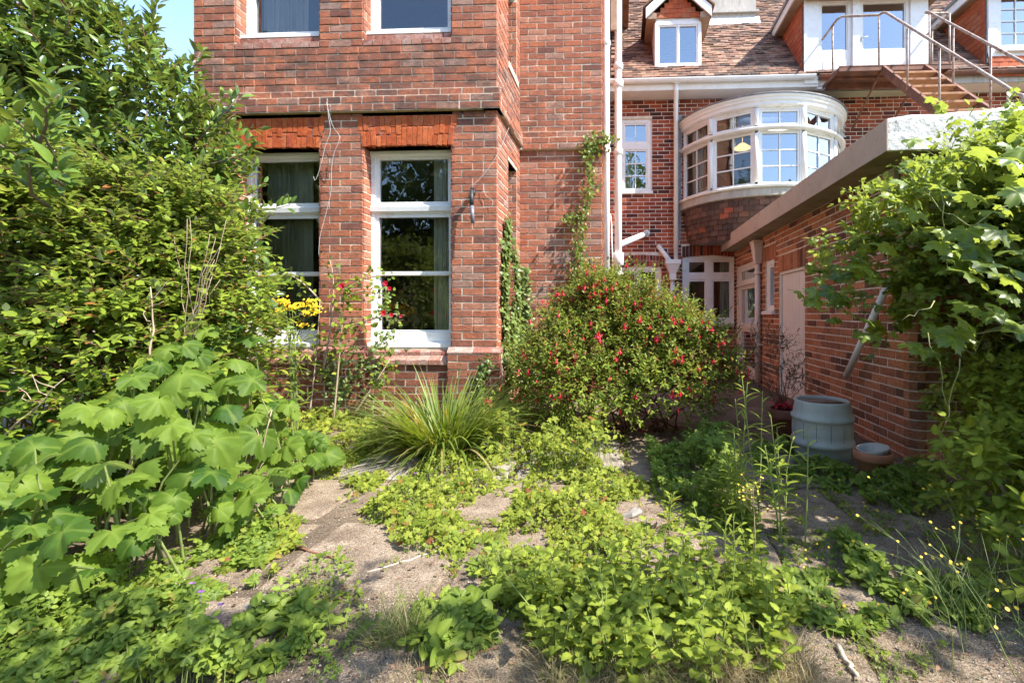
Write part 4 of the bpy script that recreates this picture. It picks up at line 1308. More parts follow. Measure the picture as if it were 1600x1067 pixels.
# soil pipe
pb_ = at_y(966, 300, 7.1)
X1, Y1 = pb_.x, 7.1
t = empty('soil_pipe', (X1, Y1, 0), 'thick white soil pipe with socket joints between the two houses', 'soil pipe')
m = MB(); pipe(m, [(X1, Y1, 0), (X1, Y1, 7.4)], 0.056); m.build('pipe', M['pipe'], t)
for v, h, r in ((105, .09, .075), (132, .10, .078), (238, .09, .072), (405, .20, .085), (428, .06, .078)):
    z = at_y(966, v, Y1).z
    m = MB(); collar(m, (X1, Y1, z), r, h); m.build('pipe_socket', M['pipe'], t)
pa_ = at_y(968, 381, Y1); pe = at_y(1012, 364, 8.66)
m = MB(); pipe(m, [(X1, Y1 + .03, pa_.z - .02), pe], 0.05); collar(m, pe - (pe - pa_).normalized() * .10, 0.062, 0.09, pe - pa_); m.build('branch_pipe', M['pipe'], t)
m = MB()
lp = [Vector((X1 - .07, Y1 - .05, at_y(966, v, Y1).z)) + Vector((dx, 0, 0)) for v, dx in ((330, -.12), (338, -.05), (352, -.035), (380, -.03), (400, -.02), (415, -.01), (425, .0))]
m.tube(lp, 0.012, 6); m.build('overflow_pipe', M['pipe'], t)
# house downpipe with hopper
xg = at_y(1056, 250, 8.6).x
xh, zh = at_y(1051, 415, 8.58).x, at_y(1051, 415, 8.58).z
t = empty('rain_downpipe', (xg, 8.58, 0), 'white downpipe from the gutter into a hopper beside the bow window', 'downpipe')
m = MB(); pipe(m, [(xg - .03, 8.31, 5.27), (xg - .03, 8.31, 5.12), (xg, 8.58, 4.86), (xg, 8.58, zh + .05)], 0.042); m.build('pipe', M['pipe'], t)
m = MB(); m.box(xg - .08, xg + .03, 8.25, 8.37, 5.25, 5.33); m.build('gutter_outlet', M['pipe'], t)
m = MB()
hx0 = xh
m.hexa([(hx0 - .055, 8.52, zh - .16), (hx0 + .055, 8.52, zh - .16), (hx0 + .055, 8.68, zh - .16), (hx0 - .055, 8.68, zh - .16), (hx0 - .13, 8.46, zh + .02), (hx0 + .13, 8.46, zh + .02), (hx0 + .13, 8.69, zh + .02), (hx0 - .13, 8.69, zh + .02)])
m.box(hx0 - .14, hx0 + .14, 8.45, 8.69, zh + .021, zh + .10)
m.box(hx0 - .06, hx0 + .06, 8.51, 8.68, zh - .27, zh - .161)
m.build('hopper', M['pipe'], t)
m = MB(); pipe(m, [(hx0, 8.60, zh - .2), (hx0, 8.60, 0)], 0.046); m.build('lower_pipe', M['pipe'], t)
m = MB(); pipe(m, [at_y(1028, 384, 8.68), Vector((hx0 - .03, 8.58, zh + .05))], 0.045); m.build('waste_pipe', M['pipe'], t)
# annexe downpipe
yy = at_x(1184, 450, AX - .06).y
t = empty('rain_downpipe', (AX - .06, yy, 0), 'cream downpipe with a square hopper head beside the glazed annexe door', 'downpipe')
xp = AX - .062
zt1 = at_x(1184, 398, xp).z
m = MB(); pipe(m, [(xp, yy, 0), (xp, yy, zt1)], 0.043); m.build('pipe', M['pipe_pink'], t)
m = MB(); z0, z1 = zt1 - .02, at_x(1184, 377, xp).z
m.hexa([(xp - .045, yy - .05, z0 - .12), (xp + .045, yy - .05, z0 - .12), (xp + .045, yy + .05, z0 - .12), (xp - .045, yy + .05, z0 - .12), (xp - .085, yy - .10, z1 - .03), (xp + .05, yy - .10, z1 - .03), (xp + .05, yy + .10, z1 - .03), (xp - .085, yy + .10, z1 - .03)])
m.box(xp - .095, xp + .052, yy - .11, yy + .11, z1 - .029, z1); m.build('hopper', M['pipe_pink'], t)
for z in (0.62, 1.72):
    m = MB(); collar(m, (xp, yy, z), 0.052, 0.05); m.box(xp - .01, xp + .055, yy - .075, yy + .075, z - .01, z + .01); m.build('pipe_bracket', M['pipe_pink'], t)
# loose white plastic pipe leaning against the annexe
q0, q1 = at_x(1322, 588, AX - .10), at_x(1372, 478, AX - .07)
m = MB(); m.tube([q0, q0.lerp(q1, .5), q1 + (q1 - q0) * .25], 0.028, 12)
tag(m.build('waste_pipe', M['pipe']), 'white waste pipe slanting across the annexe wall under the vine', 'pipe')

# wall lamp on the right pier
L0 = at_y(739, 298, 4.55)
t = empty('wall_lamp', (L0.x, 4.55, L0.z - .2), 'slim black and grey wall lamp on the pier beside the bay window', 'lamp')
m = MB(); m.box(L0.x - .012, L0.x + .012, 4.50, 4.598, L0.z - .03, L0.z + .02); m.tube([(L0.x, 4.51, L0.z), (L0.x + .005, 4.50, L0.z - .10)], 0.014, 8); m.build('bracket', M['black'], t)
m = MB(); m.tube([(L0.x + .005, 4.495, L0.z - .02), (L0.x + .006, 4.49, L0.z - .17)], [0.018, 0.022], 10); m.build('lamp_holder', M['black'], t)
m = MB(); m.tube([(L0.x + .012, 4.485, L0.z - .17), (L0.x + .02, 4.48, L0.z - .345)], [0.020, 0.019], 10); m.build('lamp_tube', m_plain('grey lamp tube', (0.16, 0.165, 0.19), 0.35, 0.05, 5, bstr=0), t)
# white cables
def cable(uvs, Yf, r, label, mat='wire'):
    pts = [at_y(u, v, Yf) for u, v in uvs]
    out = []
    for i in range(len(pts) - 1):
        p0, p1, p2, p3 = pts[max(i - 1, 0)], pts[i], pts[i + 1], pts[min(i + 2, len(pts) - 1)]
        for k in range(4):
            s = k / 4
            out.append(0.5 * ((2 * p1) + (p2 - p0) * s + (2 * p0 - 5 * p1 + 4 * p2 - p3) * s * s + (3 * p1 - p0 - 3 * p2 + p3) * s ** 3))
    out.append(pts[-1])
    m = MB(); m.tube(out, r, 5)
    return tag(m.build('cable', M[mat]), label, 'cable')
cable([(795, 200), (790, 212), (778, 240), (760, 268), (745, 284), (738, 292), (742, 300)], 4.56, 0.0026, 'white cable running from the band down to the wall lamp')
cable([(755, 287), (757, 300), (760, 306), (768, 312), (770, 318), (764, 324), (742, 326)], 4.57, 0.0018, 'thin white cable looping beside the wall lamp')
cable([(511, 154), (513, 180), (516, 205), (508, 230), (502, 255), (496, 275), (492, 282), (490, 276)], 4.50, 0.0017, 'thin white cable with a hooked end hanging from the band')
cable([(510, 160), (519, 195), (530, 212), (528, 225), (522, 240), (518, 265), (517, 300), (509, 335), (500, 370), (498, 400)], 4.53, 0.0017, 'long thin white cable hanging down the brick pier between the bay windows')
cable([(517, 178), (512, 195), (500, 212), (503, 225), (512, 250), (520, 262), (522, 240)], 4.55, 0.003, 'dark cable tangled with the white cables on the pier', 'wire_dark')
# timber board end by the soil pipe
m = MB(); p = at_y(959, 40, 6.9); m.box(p.x - .045, p.x + .045, 6.88, 6.92, at_y(959, 48, 6.9).z, 6.6)
tag(m.build('board', M['timber']), 'brown timber board end between the two tall white pipes', 'board')

# ---- steel landing and stair (fire escape)
t = empty('fire_escape', (4.6, 7.0, 2.5), 'rusty steel landing with open wooden steps and pipe handrails above the annexe', 'stair')
PX0, PX1, PY0, PY1, PZ = 3.58, 5.36, 7.65, 8.27, 5.13
m = MB(); m.box(PX0, PX1, PY0, PY1, PZ, PZ + .012); m.build('landing_plate', M['rust'], t)
for a in ((PX0, PX1, PY0, PY0 + .008, PZ - .06, PZ + .03), (PX0, PX0 + .008, PY0 + .01, PY1, PZ - .05, PZ - .001), (PX1 - .008, PX1, PY0 + .01, PY1, PZ - .05, PZ - .001), (PX0 + .01, PX1 - .01, PY1 - .12, PY1 - .06, PZ - .10, PZ - .001), (PX0 + .1, PX1 - .1, PY0 + .28, PY0 + .33, PZ - .04, PZ - .001)):
    m = MB(); m.box(*a); m.build('landing_beam', M['rust'], t)
ST0, ST1 = Vector((0, 7.65, 5.08)), Vector((0, 5.1, 2.52))
for x in (4.28, 4.94):
    m = MB()
    m.hexa([(x - .004, ST0.y, ST0.z - .10), (x + .004, ST0.y, ST0.z - .10), (x + .004, ST0.y, ST0.z + .06), (x - .004, ST0.y, ST0.z + .06), (x - .004, ST1.y, ST1.z - .04), (x + .004, ST1.y, ST1.z - .04), (x + .004, ST1.y, ST1.z + .10), (x - .004, ST1.y, ST1.z + .10)])
    m.hexa([(x - .004, ST0.y, ST0.z + .06), (x + .045, ST0.y, ST0.z + .06), (x + .045, ST0.y, ST0.z + .066), (x - .004, ST0.y, ST0.z + .066), (x - .004, ST1.y, ST1.z + .10), (x + .045, ST1.y, ST1.z + .10), (x + .045, ST1.y, ST1.z + .106), (x - .004, ST1.y, ST1.z + .106)])
    m.build('stringer', M['rust'], t)
    m = MB(); m.tube([(x, PY0 + .05, PZ - .03), (x, 8.66, 4.5)], 0.02, 6); m.build('brace', M['rust'], t)
NS = 12
for i in range(1, NS):
    p = ST0.lerp(ST1, i / NS)
    m = MB(); m.box(4.285, 4.935, p.y - .09, p.y + .10, p.z - .005, p.z + .025); m.build('tread', M['wood_tread'], t)
def rail(pts, r=0.019):
    m = MB(); m.tube(pts, r, 8); m.build('handrail', M['rail'], t)
def post(x, y, z0, z1):
    m = MB(); m.tube([(x, y, z0), (x, y, z1)], 0.015, 8); m.build('rail_post', M['rail'], t)
RH = 5.98
off = RH - ST0.z
se = Vector((4.28, 5.12, 3.46))
rail([(PX0 + .01, 8.30, RH), (PX0 + .01, 7.75, RH), (PX0 + .05, PY0 + .02, RH), (4.2, PY0 + .01, RH), (4.28, PY0 - .02, RH + .02)] + [(4.28, PY0 - .1 + (se.y - PY0 + .1) * k / 4, RH - .04 + (se.z - RH + .04) * k / 4) for k in range(5)] + [(4.28, 5.06, 3.42), (4.28, 5.06, 3.34), (4.28, 5.12, 3.28), (4.28, 5.2, 3.30)])
rail([(PX1, 8.28, RH), (PX1, 7.75, RH), (PX1 - .05, PY0 + .02, RH), (5.0, PY0 + .01, RH), (4.94, PY0 - .02, RH)] + [(4.94, PY0 - .1 + (se.y - PY0 + .1) * k / 4, RH - .05 + (se.z - RH + .04) * k / 4) for k in range(5)])
for x, y in ((PX0 + .01, 7.9), (4.22, PY0 + .01), (5.02, PY0 + .01), (PX1 - .01, PY0 + .03), (PX1 - .01, 8.1)):
    post(x, y, PZ, RH)
for x in (4.28, 4.94):
    for k in (0.25, 0.52, 0.95):
        y = PY0 + (se.y - PY0) * k
        z = RH + (se.z - RH) * k
        post(x, y, z - 0.93 if k < .9 else 2.49, z)

# ---- barrel and pots
bc = Vector((1.525, 3.53, 0.0))
t = empty('water_butt', bc, 'grey blue plastic barrel with raised hoops standing by the annexe wall', 'barrel')
m = MB()
R = 0.205
m.lathe([(0.0, 0.0), (R * .90, 0.0), (R * .95, .06), (R * 1.00, .115), (R * 1.055, .122), (R * 1.085, .135), (R * 1.085, .152), (R * 1.02, .168), (R * 1.03, .20), (R * 1.035, .25), (R * 1.02, .30), (R * 1.03, .305), (R * 1.075, .316), (R * 1.075, .334), (R * 1.00, .346), (R * .985, .38), (R * .94, .43), (R * .925, .445), (R * .90, .45), (R * .86, .447), (R * .85, .435), (R * .84, .40)], bc, 48)
b = m.build('body', M['greyplastic'], t)
m = MB(); m.lathe([(0, .426), (R * .845, .426)], bc, 40); m.tube([bc + Vector((-.14, .02, .430)), bc + Vector((.14, -.03, .431))], .006, 5); m.build('lid', M['barrel_in'], t)
for k in range(14):
    an = k * 2 * math.pi / 14 + .1
    m = MB()
    d = Vector((math.cos(an), math.sin(an), 0)); s_ = Vector((-d.y, d.x, 0)) * 0.0015
    pr = [(R * 1.0315, .172), (R * 1.0365, .25), (R * 1.0215, .298)]
    vs = []
    for r_, z in pr:
        vs += [bc + d * r_ - s_ + Vector((0, 0, z)), bc + d * r_ + s_ + Vector((0, 0, z))]
    m.add(vs, [(0, 1, 3, 2), (2, 3, 5, 4)]); m.build('stave_line', M['black'], b)
pc = at_z(1356, 752, 0.0)
def pot(c, r, h, mat, label, name='flower_pot'):
    t = empty(name, c, label, 'plant pot')
    m = MB(); m.lathe([(0, 0), (r * .62, 0), (r * .84, h * .74), (r * .86, h * .75)], c, 36); m.build('body', M[mat], t)
    m = MB(); m.lathe([(r * .84, h * .72), (r * .97, h * .73), (r * 1.0, h * .76), (r * 1.0, h * .97), (r * .97, h), (r * .90, h), (r * .86, h * .95), (r * .82, h * .6), (0, h * .6)], c, 36); m.build('rim', M[mat], t)
    return t
pot(Vector((1.66, 3.08, 0)), 0.118, 0.20, 'terracotta', 'small terracotta pot holding a grey bowl beside the barrel')
m = MB(); c = Vector((1.668, 3.085, .155)); r = .098
tilt = Matrix.Rotation(math.radians(-9), 4, 'Y')
prof = [(0, 0), (r * .5, .0), (r * .82, .03), (r * 1.0, .065), (r * .96, .066), (r * .78, .036), (r * .46, .012), (0, .012)]
m.lathe(prof, (0, 0, 0), 32); m.v = [tuple(tilt @ Vector(p) + c) for p in m.v]
tag(m.build('bowl', M['cement']), 'grey bowl sitting tilted inside the small terracotta pot', 'bowl')
pt_ = at_z(1221, 688, 0.0)
POT2 = Vector((pt_.x + .02, pt_.y, 0))
pot(POT2, 0.125, 0.28, 'terradark', 'dark terracotta pot with a straggly dark shrub behind the barrel')
m = MB(); m.lathe([(0, .255), (.105, .25)], POT2, 24); tag(m.build('soil', M['soil']), kind='stuff')
# pale upright pole at the right edge
m = MB(); p0 = at_y(1570, 800, 2.45); m.tube([(p0.x, 2.45, 0), (p0.x, 2.45, at_y(1568, 725, 2.45).z), (p0.x + .07, 2.45, at_y(1568, 722, 2.45).z)], 0.016, 8)
tag(m.build('pipe', M['pipe_pink']), 'pale bent pipe standing among the weeds below the vine', 'pipe')
# sticks on the ground
def stick(u0, v0, u1, v1, r, mat, label, z=.022):
    a, b = at_z(u0, v0, z), at_z(u1, v1, z)
    n = 7
    pts = [a.lerp(b, k / n) + Vector((random.uniform(-.006, .006), random.uniform(-.006, .006), random.uniform(-.004, .004))) for k in range(n + 1)]
    m = MB(); m.tube(pts, [r * (1 - .35 * k / n) for k in range(n + 1)], 6)
    tag(m.build('stick', M[mat]), label, 'stick')
M['stick'] = m_plain('brown stick', (0.20, 0.095, 0.05), 0.85, 0.25, 30, bstr=0)
M['stickpale'] = m_plain('pale dry stick', (0.48, 0.40, 0.31), 0.85, 0.2, 30, bstr=0)
stick(455, 850, 533, 876, .006, 'stick', 'reddish brown stick lying on the gravelly slab')
stick(572, 893, 690, 860, .0045, 'stickpale', 'long pale dry stick lying across the slab joint')
stick(650, 1047, 780, 1010, .005, 'stick', 'dark thin stick lying in the shade near the grass')
stick(1310, 1010, 1340, 1060, .010, 'stickpale', 'pale forked twig on the bare ground at the bottom')
stick(1225, 915, 1300, 955, .007, 'stick', 'thin brown twig beside the lemon balm')
# stones
M['stone'] = m_plain('grey stone', (0.27, 0.24, 0.205), 0.95, 0.3, 20)
def stone(u, v, s, label):
    c = at_z(u, v, .02)
    m = MB()
    prof = [(0, -s * .3), (s * .8, -s * .2), (s, s * .1), (s * .7, s * .35), (0, s * .45)]
    m.lathe(prof, (0, 0, 0), 9, 0, False)
    ph_ = random.random() * 6
    m.v = [tuple(c + Vector((x * (1 + .25 * math.sin(3 * y / s + ph_)), y * .7 * (1 + .2 * math.sin(4 * x / s)), z + .02 * math.sin(30 * x)))) for x, y, z in m.v]
    tag(m.build('stone', M['stone']), label, 'stone')
stone(418, 655, .055, 'pale stone among weeds at the foot of the bay wall')
stone(1100, 800, .035, 'small grey stone beside the tall weeds')
stone(398, 945, .05, 'white lichened stone beside the geranium leaves')
stone(985, 805, .06, 'flat grey stone among the yellow green ground cover')
# ================================================================== PLANTS
def L_oval(w=0.42, fold=0.10, curl=0.18, n=3, tip=0.0):
    """leaf blade along +y, face up +z"""
    vs = [(0, 0, 0)]
    ts = [(i + 1) / (n + 1) for i in range(n)]
    for t in ts:
        ww = w * 0.5 * (math.sin(math.pi * t ** 0.85)) ** 0.75
        z = -curl * t * t
        vs += [(-ww, t, z + fold * ww / (w * .5)), (0, t, z), (ww, t, z + fold * ww / (w * .5))]
    vs.append((0, 1, -curl + tip))
    fs = [(0, 2, 1), (0, 3, 2)]
    for i in range(n - 1):
        a = 1 + 3 * i
        fs += [(a, a + 1, a + 4, a + 3), (a + 1, a + 2, a + 5, a + 4)]
    a = 1 + 3 * (n - 1); e = len(vs) - 1
    fs += [(a, a + 1, e), (a + 1, a + 2, e)]
    vein = [1.0 if abs(v[0]) < 1e-6 else 0.0 for v in vs]
    return np.array(vs, float), fs, vein

def L_palmate(seed=0, lobes=5, depth=0.34, tooth=0.06, n=36, droop=0.25, span=2.75, crease=0.05):
    """rounded lobed leaf (vine, mallow); stalk joins at 0,0; the middle lobe points along +y"""
    r = random.Random(seed)
    out, vs, vein = [], [(0, 0, 0)], [1.0]
    angs = [(-span + 2 * span * i / (n - 1)) for i in range(n)]
    def rad(a):
        f = 0.5 + 0.5 * math.cos(a * lobes / (2 * span) * 2 * math.pi)
        base = 1 - 0.30 * (abs(a) / span) ** 1.5
        return 0.62 * base * (1 - depth + depth * f ** 0.75)
    tw = [r.uniform(-.06, .06) for _ in range(n)]
    for ring, k in ((0.45, 0), (0.8, 1), (1.0, 2)):
        for i, a in enumerate(angs):
            rr = rad(a) * ring
            if ring == 1.0:
                rr *= 1 + tooth * (1 if i % 2 else -1) + tw[i] * .6
            cr = math.cos(a * lobes / (2 * span) * 2 * math.pi)
            x, y = rr * math.sin(a), rr * math.cos(a)
            z = -droop * (rr / 0.62) ** 2 + crease * ring * (-cr) + tw[i] * 0.35 * ring ** 2
            vs.append((x, y, z))
            vein.append(max(0.0, cr) ** 20 * (1.0 if ring < 1 else .5))
    fs = []
    for i in range(n - 1):
        fs.append((0, 1 + i + 1, 1 + i))
        for k in range(2):
            b = 1 + k * n
            fs.append((b + i, b + i + 1, b + n + i + 1, b + n + i))
    return np.array(vs, float), fs, vein

def L_blade(n=6, w=0.022, bend=0.6):
    vs, fs = [], []
    for i in range(n + 1):
        t = i / n
        ww = w * (1 - t ** 2.2) * 0.5 + 0.0004
        y = math.sin(t * bend) / bend; z = (math.cos(t * bend) - 1) / bend
        vs += [(-ww, y, z + ww * .5), (ww, y, z + ww * .5)]
    for i in range(n):
        fs.append((2 * i, 2 * i + 1, 2 * i + 3, 2 * i + 2))
    return np.array(vs, float), fs, [0.0] * len(vs)

def L_trifoliate():
    a, f, ve = L_oval(0.62, 0.06, 0.15, 2)
    vs, fs, vn = [], [], []
    for ang, s, oy in ((0, .62, .30), (1.25, .52, .18), (-1.25, .52, .18)):
        c, s_ = math.cos(ang), math.sin(ang)
        b = len(vs)
        for x, y, z in a * s:
            vs.append((x * c + y * s_, oy * (1 if ang == 0 else .8) + -x * s_ + y * c, z - .05 * abs(ang)))
        fs += [tuple(b + i for i in q) for q in f]
        vn += list(ve)
    return np.array(vs, float), fs, vn

def norm(a):
    return a / np.maximum(np.linalg.norm(a, axis=-1, keepdims=True), 1e-9)

def frames(d, n):
    """matrices whose columns are side, leaf direction d, face normal ~n"""
    d = norm(d)
    x = np.cross(d, n)
    bad = np.linalg.norm(x, axis=1) < 1e-4
    x[bad] = np.cross(d[bad], np.array([0.3, 1, 0.2]))
    x = norm(x)
    z = np.cross(x, d)
    return np.stack([x, d, z], axis=2)

def scatter(name, tmpl, pos, rot, size, mat, parent=None, kind='stuff', rnd=None, bend=None):
    """many leaves joined into one mesh"""
    V, Fc, vein = tmpl
    n, k = len(pos), len(V)
    if n == 0: return None
    pts = np.einsum('nij,kj->nki', rot, V) * size[:, None, None] + pos[:, None, :]
    if rnd is None: rnd = rng.random(n)
    me = bpy.data.meshes.new(name)
    off = Vector((0, 0, 0)); p = parent
    while p is not None:
        off += p.location; p = p.parent
    co = pts.reshape(-1, 3)
    me.vertices.add(n * k)
    me.vertices.foreach_set('co', co.astype(np.float32).ravel())
    lens = np.array([len(f) for f in Fc]); flat = np.concatenate([np.array(f) for f in Fc])
    nl = len(flat)
    loops = (flat[None, :] + (np.arange(n) * k)[:, None]).ravel()
    starts = (np.concatenate([[0], np.cumsum(lens)[:-1]])[None, :] + (np.arange(n) * nl)[:, None]).ravel()
    me.loops.add(n * nl)
    me.loops.foreach_set('vertex_index', loops.astype(np.int32))
    me.polygons.add(n * len(Fc))
    me.polygons.foreach_set('loop_start', starts.astype(np.int32))
    me.polygons.foreach_set('use_smooth', np.ones(n * len(Fc), dtype=bool))
    me.update(calc_edges=True)
    at = me.attributes.new('rnd', 'FLOAT', 'POINT'); at.data.foreach_set('value', np.repeat(rnd, k).astype(np.float32))
    at = me.attributes.new('vein', 'FLOAT', 'POINT'); at.data.foreach_set('value', np.tile(np.array(vein), n).astype(np.float32))
    me.materials.append(mat)
    o = link_mesh(name, me, None, None, None)
    if parent is not None:
        o.parent = parent; o.location = -off
    return tag(o, kind=kind) if kind else o

LEAFM = {}
def single_leaves(name, tmpls, pos, rot, size, mat, parent):
    """leaves as parts of their own, sharing a few meshes"""
    ms = []
    for i, (V, Fc, vein) in enumerate(tmpls):
        key = (name, i, mat.name)
        if key not in LEAFM:
            me = bpy.data.meshes.new(name)
            me.from_pydata([tuple(v) for v in V], [], Fc)
            at = me.attributes.new('vein', 'FLOAT', 'POINT'); at.data.foreach_set('value', np.array(vein, dtype=np.float32))
            me.polygons.foreach_set('use_smooth', [True] * len(me.polygons))
            me.materials.append(mat); me.update()
            LEAFM[key] = me
        ms.append(LEAFM[key])
    for i in range(len(pos)):
        R = rot[i] * size[i]
        m = Matrix(((R[0, 0], R[0, 1], R[0, 2], pos[i, 0]), (R[1, 0], R[1, 1], R[1, 2], pos[i, 1]), (R[2, 0], R[2, 1], R[2, 2], pos[i, 2]), (0, 0, 0, 1)))
        link_mesh(name, ms[i % len(ms)], None, parent, m)

def split_leaves(name, stuff, tmpls, pos, rot, size, mat, parent, limit=250, keep=None):
    """the leaves nearest the camera and out in the open as parts, the rest joined"""
    eye = np.array([0, 0, EYE])
    dist = np.linalg.norm(pos - eye, axis=1)
    sc = size / dist
    vis = np.array([(lambda q: q is not None and -10 < q[0] < 1610 and -10 < q[1] < 1080)(project(p)) for p in pos])
    sc = np.where(vis, sc, 0)
    if keep is not None: sc = sc * keep
    o = np.argsort(-sc)
    one = o[:limit]; one = one[sc[one] > 0]
    rest = np.setdiff1d(np.arange(len(pos)), one)
    single_leaves(name, tmpls, pos[one], rot[one], size[one], mat, parent)
    for i in range(len(tmpls)):
        r = rest[i::len(tmpls)]
        if len(r): scatter(stuff, tmpls[i], pos[r], rot[r], size[r], mat, parent)

def nz(p, f=1.0):
    """cheap lumpy noise in -1..1"""
    return (np.sin(p[..., 0] * 2.3 * f + 1.3) * np.sin(p[..., 1] * 2.9 * f + .7) + np.sin(p[..., 2] * 3.1 * f + 2.1 * p[..., 0] * f) * .7 + .5 * np.sin(5.3 * f * p[..., 0] + 4.1 * f * p[..., 2])) / 2.2

def clear_of_walls(p, m=0.06):
    x, y, z = p[:, 0], p[:, 1], p[:, 2]
    bad = (x > XL - .1) & (x < XR + .06 + m) & (y > YB - m)
    bad |= (x > XR - .1) & (x < XE + .1) & (y > YR - m)
    bad |= (x > AX - m) & (y > AY - m) & (z < 2.6)
    bad |= (x > SX - m) & (y > SY - m) & (z > 2.2) & (z < 2.6)
    bad |= (y > YH - m)
    return ~bad

def sprigs(blobs, n, k, length, size, outw=0.6, upw=0.5, spread=0.9, flat=0.0, inner=0.4, lump=0.22, jitter=.4, up_n=0.8, sizes=0.25):
    """twigs on the skin of lumpy blobs, each with k leaves; returns leaf arrays and twig ends"""
    w = np.array([b[3] * b[5] * (b[6] if len(b) > 6 else 1.0) for b in blobs]); w = w / w.sum()
    bi = rng.choice(len(blobs), n, p=w)
    B = np.array([b[:6] for b in blobs])[bi]
    d = norm(rng.normal(size=(n, 3)))
    d[:, 2] = np.where(d[:, 2] < -0.55, -d[:, 2], d[:, 2])
    r = 1 - inner * rng.random(n) ** 1.7
    base = B[:, :3] + d * B[:, 3:6]
    r = r * (1 + lump * nz(base * 2.0) + 0.10 * nz(base * 6.0))
    p = B[:, :3] + d * B[:, 3:6] * r[:, None]
    nrm = norm(d / B[:, 3:6])
    dr = norm(nrm * outw + np.array([0, 0, upw]) + rng.normal(size=(n, 3)) * jitter)
    if flat: dr[:, 2] *= (1 - flat); dr = norm(dr)
    L = length * rng.uniform(.6, 1.3, n)
    P, D, Nn, S = [], [], [], []
    a0 = rng.random(n) * 6.28
    ux = norm(np.cross(dr, np.array([0.2, 0.1, 1.0])))
    uy = np.cross(dr, ux)
    for j in range(k):
        t = (j + .6) / k
        an = a0 + j * 2.4
        rad = ux * np.cos(an)[:, None] + uy * np.sin(an)[:, None]
        ld = norm(dr * (0.35 + .75 * t) + rad * spread * (1.15 - .5 * t) + rng.normal(size=(n, 3)) * .12)
        if flat: ld[:, 2] *= (1 - flat); ld = norm(ld)
        P.append(p + dr * (L * t)[:, None])
        D.append(ld)
        Nn.append(norm(dr * (1 - up_n) + np.array([0, -.12, up_n]) + rng.normal(size=(n, 3)) * .22))
        S.append(size * rng.uniform(1 - sizes, 1 + sizes, n) * (1 - .25 * t))
    P, D, Nn, S = (np.concatenate(a) for a in (P, D, Nn, S))
    ok = clear_of_walls(P)
    return P[ok], frames(D[ok], Nn[ok]), S[ok], (p, p + dr * L[:, None])

def twigs(mb, a, b, r0, r1, every=1):
    for i in range(0, len(a), every):
        mid = (a[i] + b[i]) / 2 + rng.normal(size=3) * .01
        mb.tube([a[i], mid, b[i]], [r0, (r0 + r1) / 2, r1], 4, 0, False)

def branch(mb, p0, p1, r0, r1, wob=0.05, n=6, sides=6):
    p0, p1 = Vector(p0), Vector(p1)
    pts = [p0.lerp(p1, i / n) + (Vector(rng.normal(size=3)) * wob if 0 < i < n else Vector((0, 0, 0))) for i in range(n + 1)]
    mb.tube(pts, [r0 + (r1 - r0) * i / n for i in range(n + 1)], sides, 0, True)
    return pts

M['l_laurel'] = m_leaf('laurel leaf', (0.048, 0.098, 0.016), (0.165, 0.255, 0.038), back=(0.14, 0.19, 0.07), rough=0.30, trans=0.25, spec=0.38)
M['l_shrub'] = m_leaf('small oval leaf', (0.078, 0.130, 0.014), (0.27, 0.345, 0.040), back=(0.17, 0.22, 0.10), rough=0.5, trans=0.35, odd=(0.30, 0.13, 0.04), odd_at=0.955, spec=0.18)
M['l_big'] = m_leaf('broad mallow leaf', (0.036, 0.088, 0.012), (0.150, 0.225, 0.030), back=(0.20, 0.27, 0.15), rough=0.55, trans=0.40, veins=True, spec=0.18)
M['l_ground'] = m_leaf('lime green ground leaf', (0.11, 0.16, 0.018), (0.31, 0.35, 0.05), back=(0.24, 0.28, 0.10), rough=0.6, trans=0.40, odd=(0.27, 0.075, 0.04), odd_at=0.965, spec=0.18)
M['l_mid'] = m_leaf('green weed leaf', (0.06, 0.115, 0.016), (0.19, 0.265, 0.036), back=(0.17, 0.23, 0.09), rough=0.5, trans=0.38, odd=(0.24, 0.16, 0.05), odd_at=0.97, veins=True, spec=0.18)
M['l_balm'] = m_leaf('lemon balm leaf', (0.10, 0.165, 0.018), (0.27, 0.335, 0.045), back=(0.20, 0.26, 0.09), rough=0.5, trans=0.42, veins=True, spec=0.18)
M['l_fuch'] = m_leaf('fuchsia leaf', (0.060, 0.115, 0.014), (0.255, 0.320, 0.042), back=(0.18, 0.19, 0.09), rough=0.45, trans=0.32, odd=(0.30, 0.17, 0.07), odd_at=0.95, spec=0.18)
M['l_vine'] = m_leaf('vine leaf', (0.060, 0.115, 0.014), (0.215, 0.295, 0.036), back=(0.20, 0.26, 0.14), rough=0.42, trans=0.42, spec=0.5, veins=True, tcol=(2.1, 1.9, 0.45))
M['l_ivy'] = m_leaf('ivy leaf', (0.07, 0.125, 0.030), (0.23, 0.30, 0.085), back=(0.20, 0.25, 0.12), rough=0.4, trans=0.25)
M['l_creeper'] = m_leaf('creeper leaf', (0.075, 0.130, 0.020), (0.23, 0.29, 0.05), rough=0.45, trans=0.35, odd=(0.34, 0.12, 0.04), odd_at=0.93)
M['l_blade'] = m_leaf('sword blade', (0.095, 0.150, 0.025), (0.22, 0.285, 0.055), rough=0.45, trans=0.35, odd=(0.38, 0.30, 0.12), odd_at=0.92)
M['l_grass'] = m_leaf('green grass', (0.085, 0.13, 0.025), (0.20, 0.25, 0.06), rough=0.6, trans=0.35, odd=(0.36, 0.29, 0.14), odd_at=0.75)
M['l_dry'] = m_leaf('dry grass', (0.22, 0.165, 0.085), (0.40, 0.32, 0.18), rough=0.8, trans=0.25, odd=(0.13, 0.17, 0.05), odd_at=0.90)
M['l_dark'] = m_leaf('dark bronze leaf', (0.035, 0.035, 0.018), (0.09, 0.085, 0.035), rough=0.5, trans=0.2, odd=(0.20, 0.05, 0.04), odd_at=0.9)
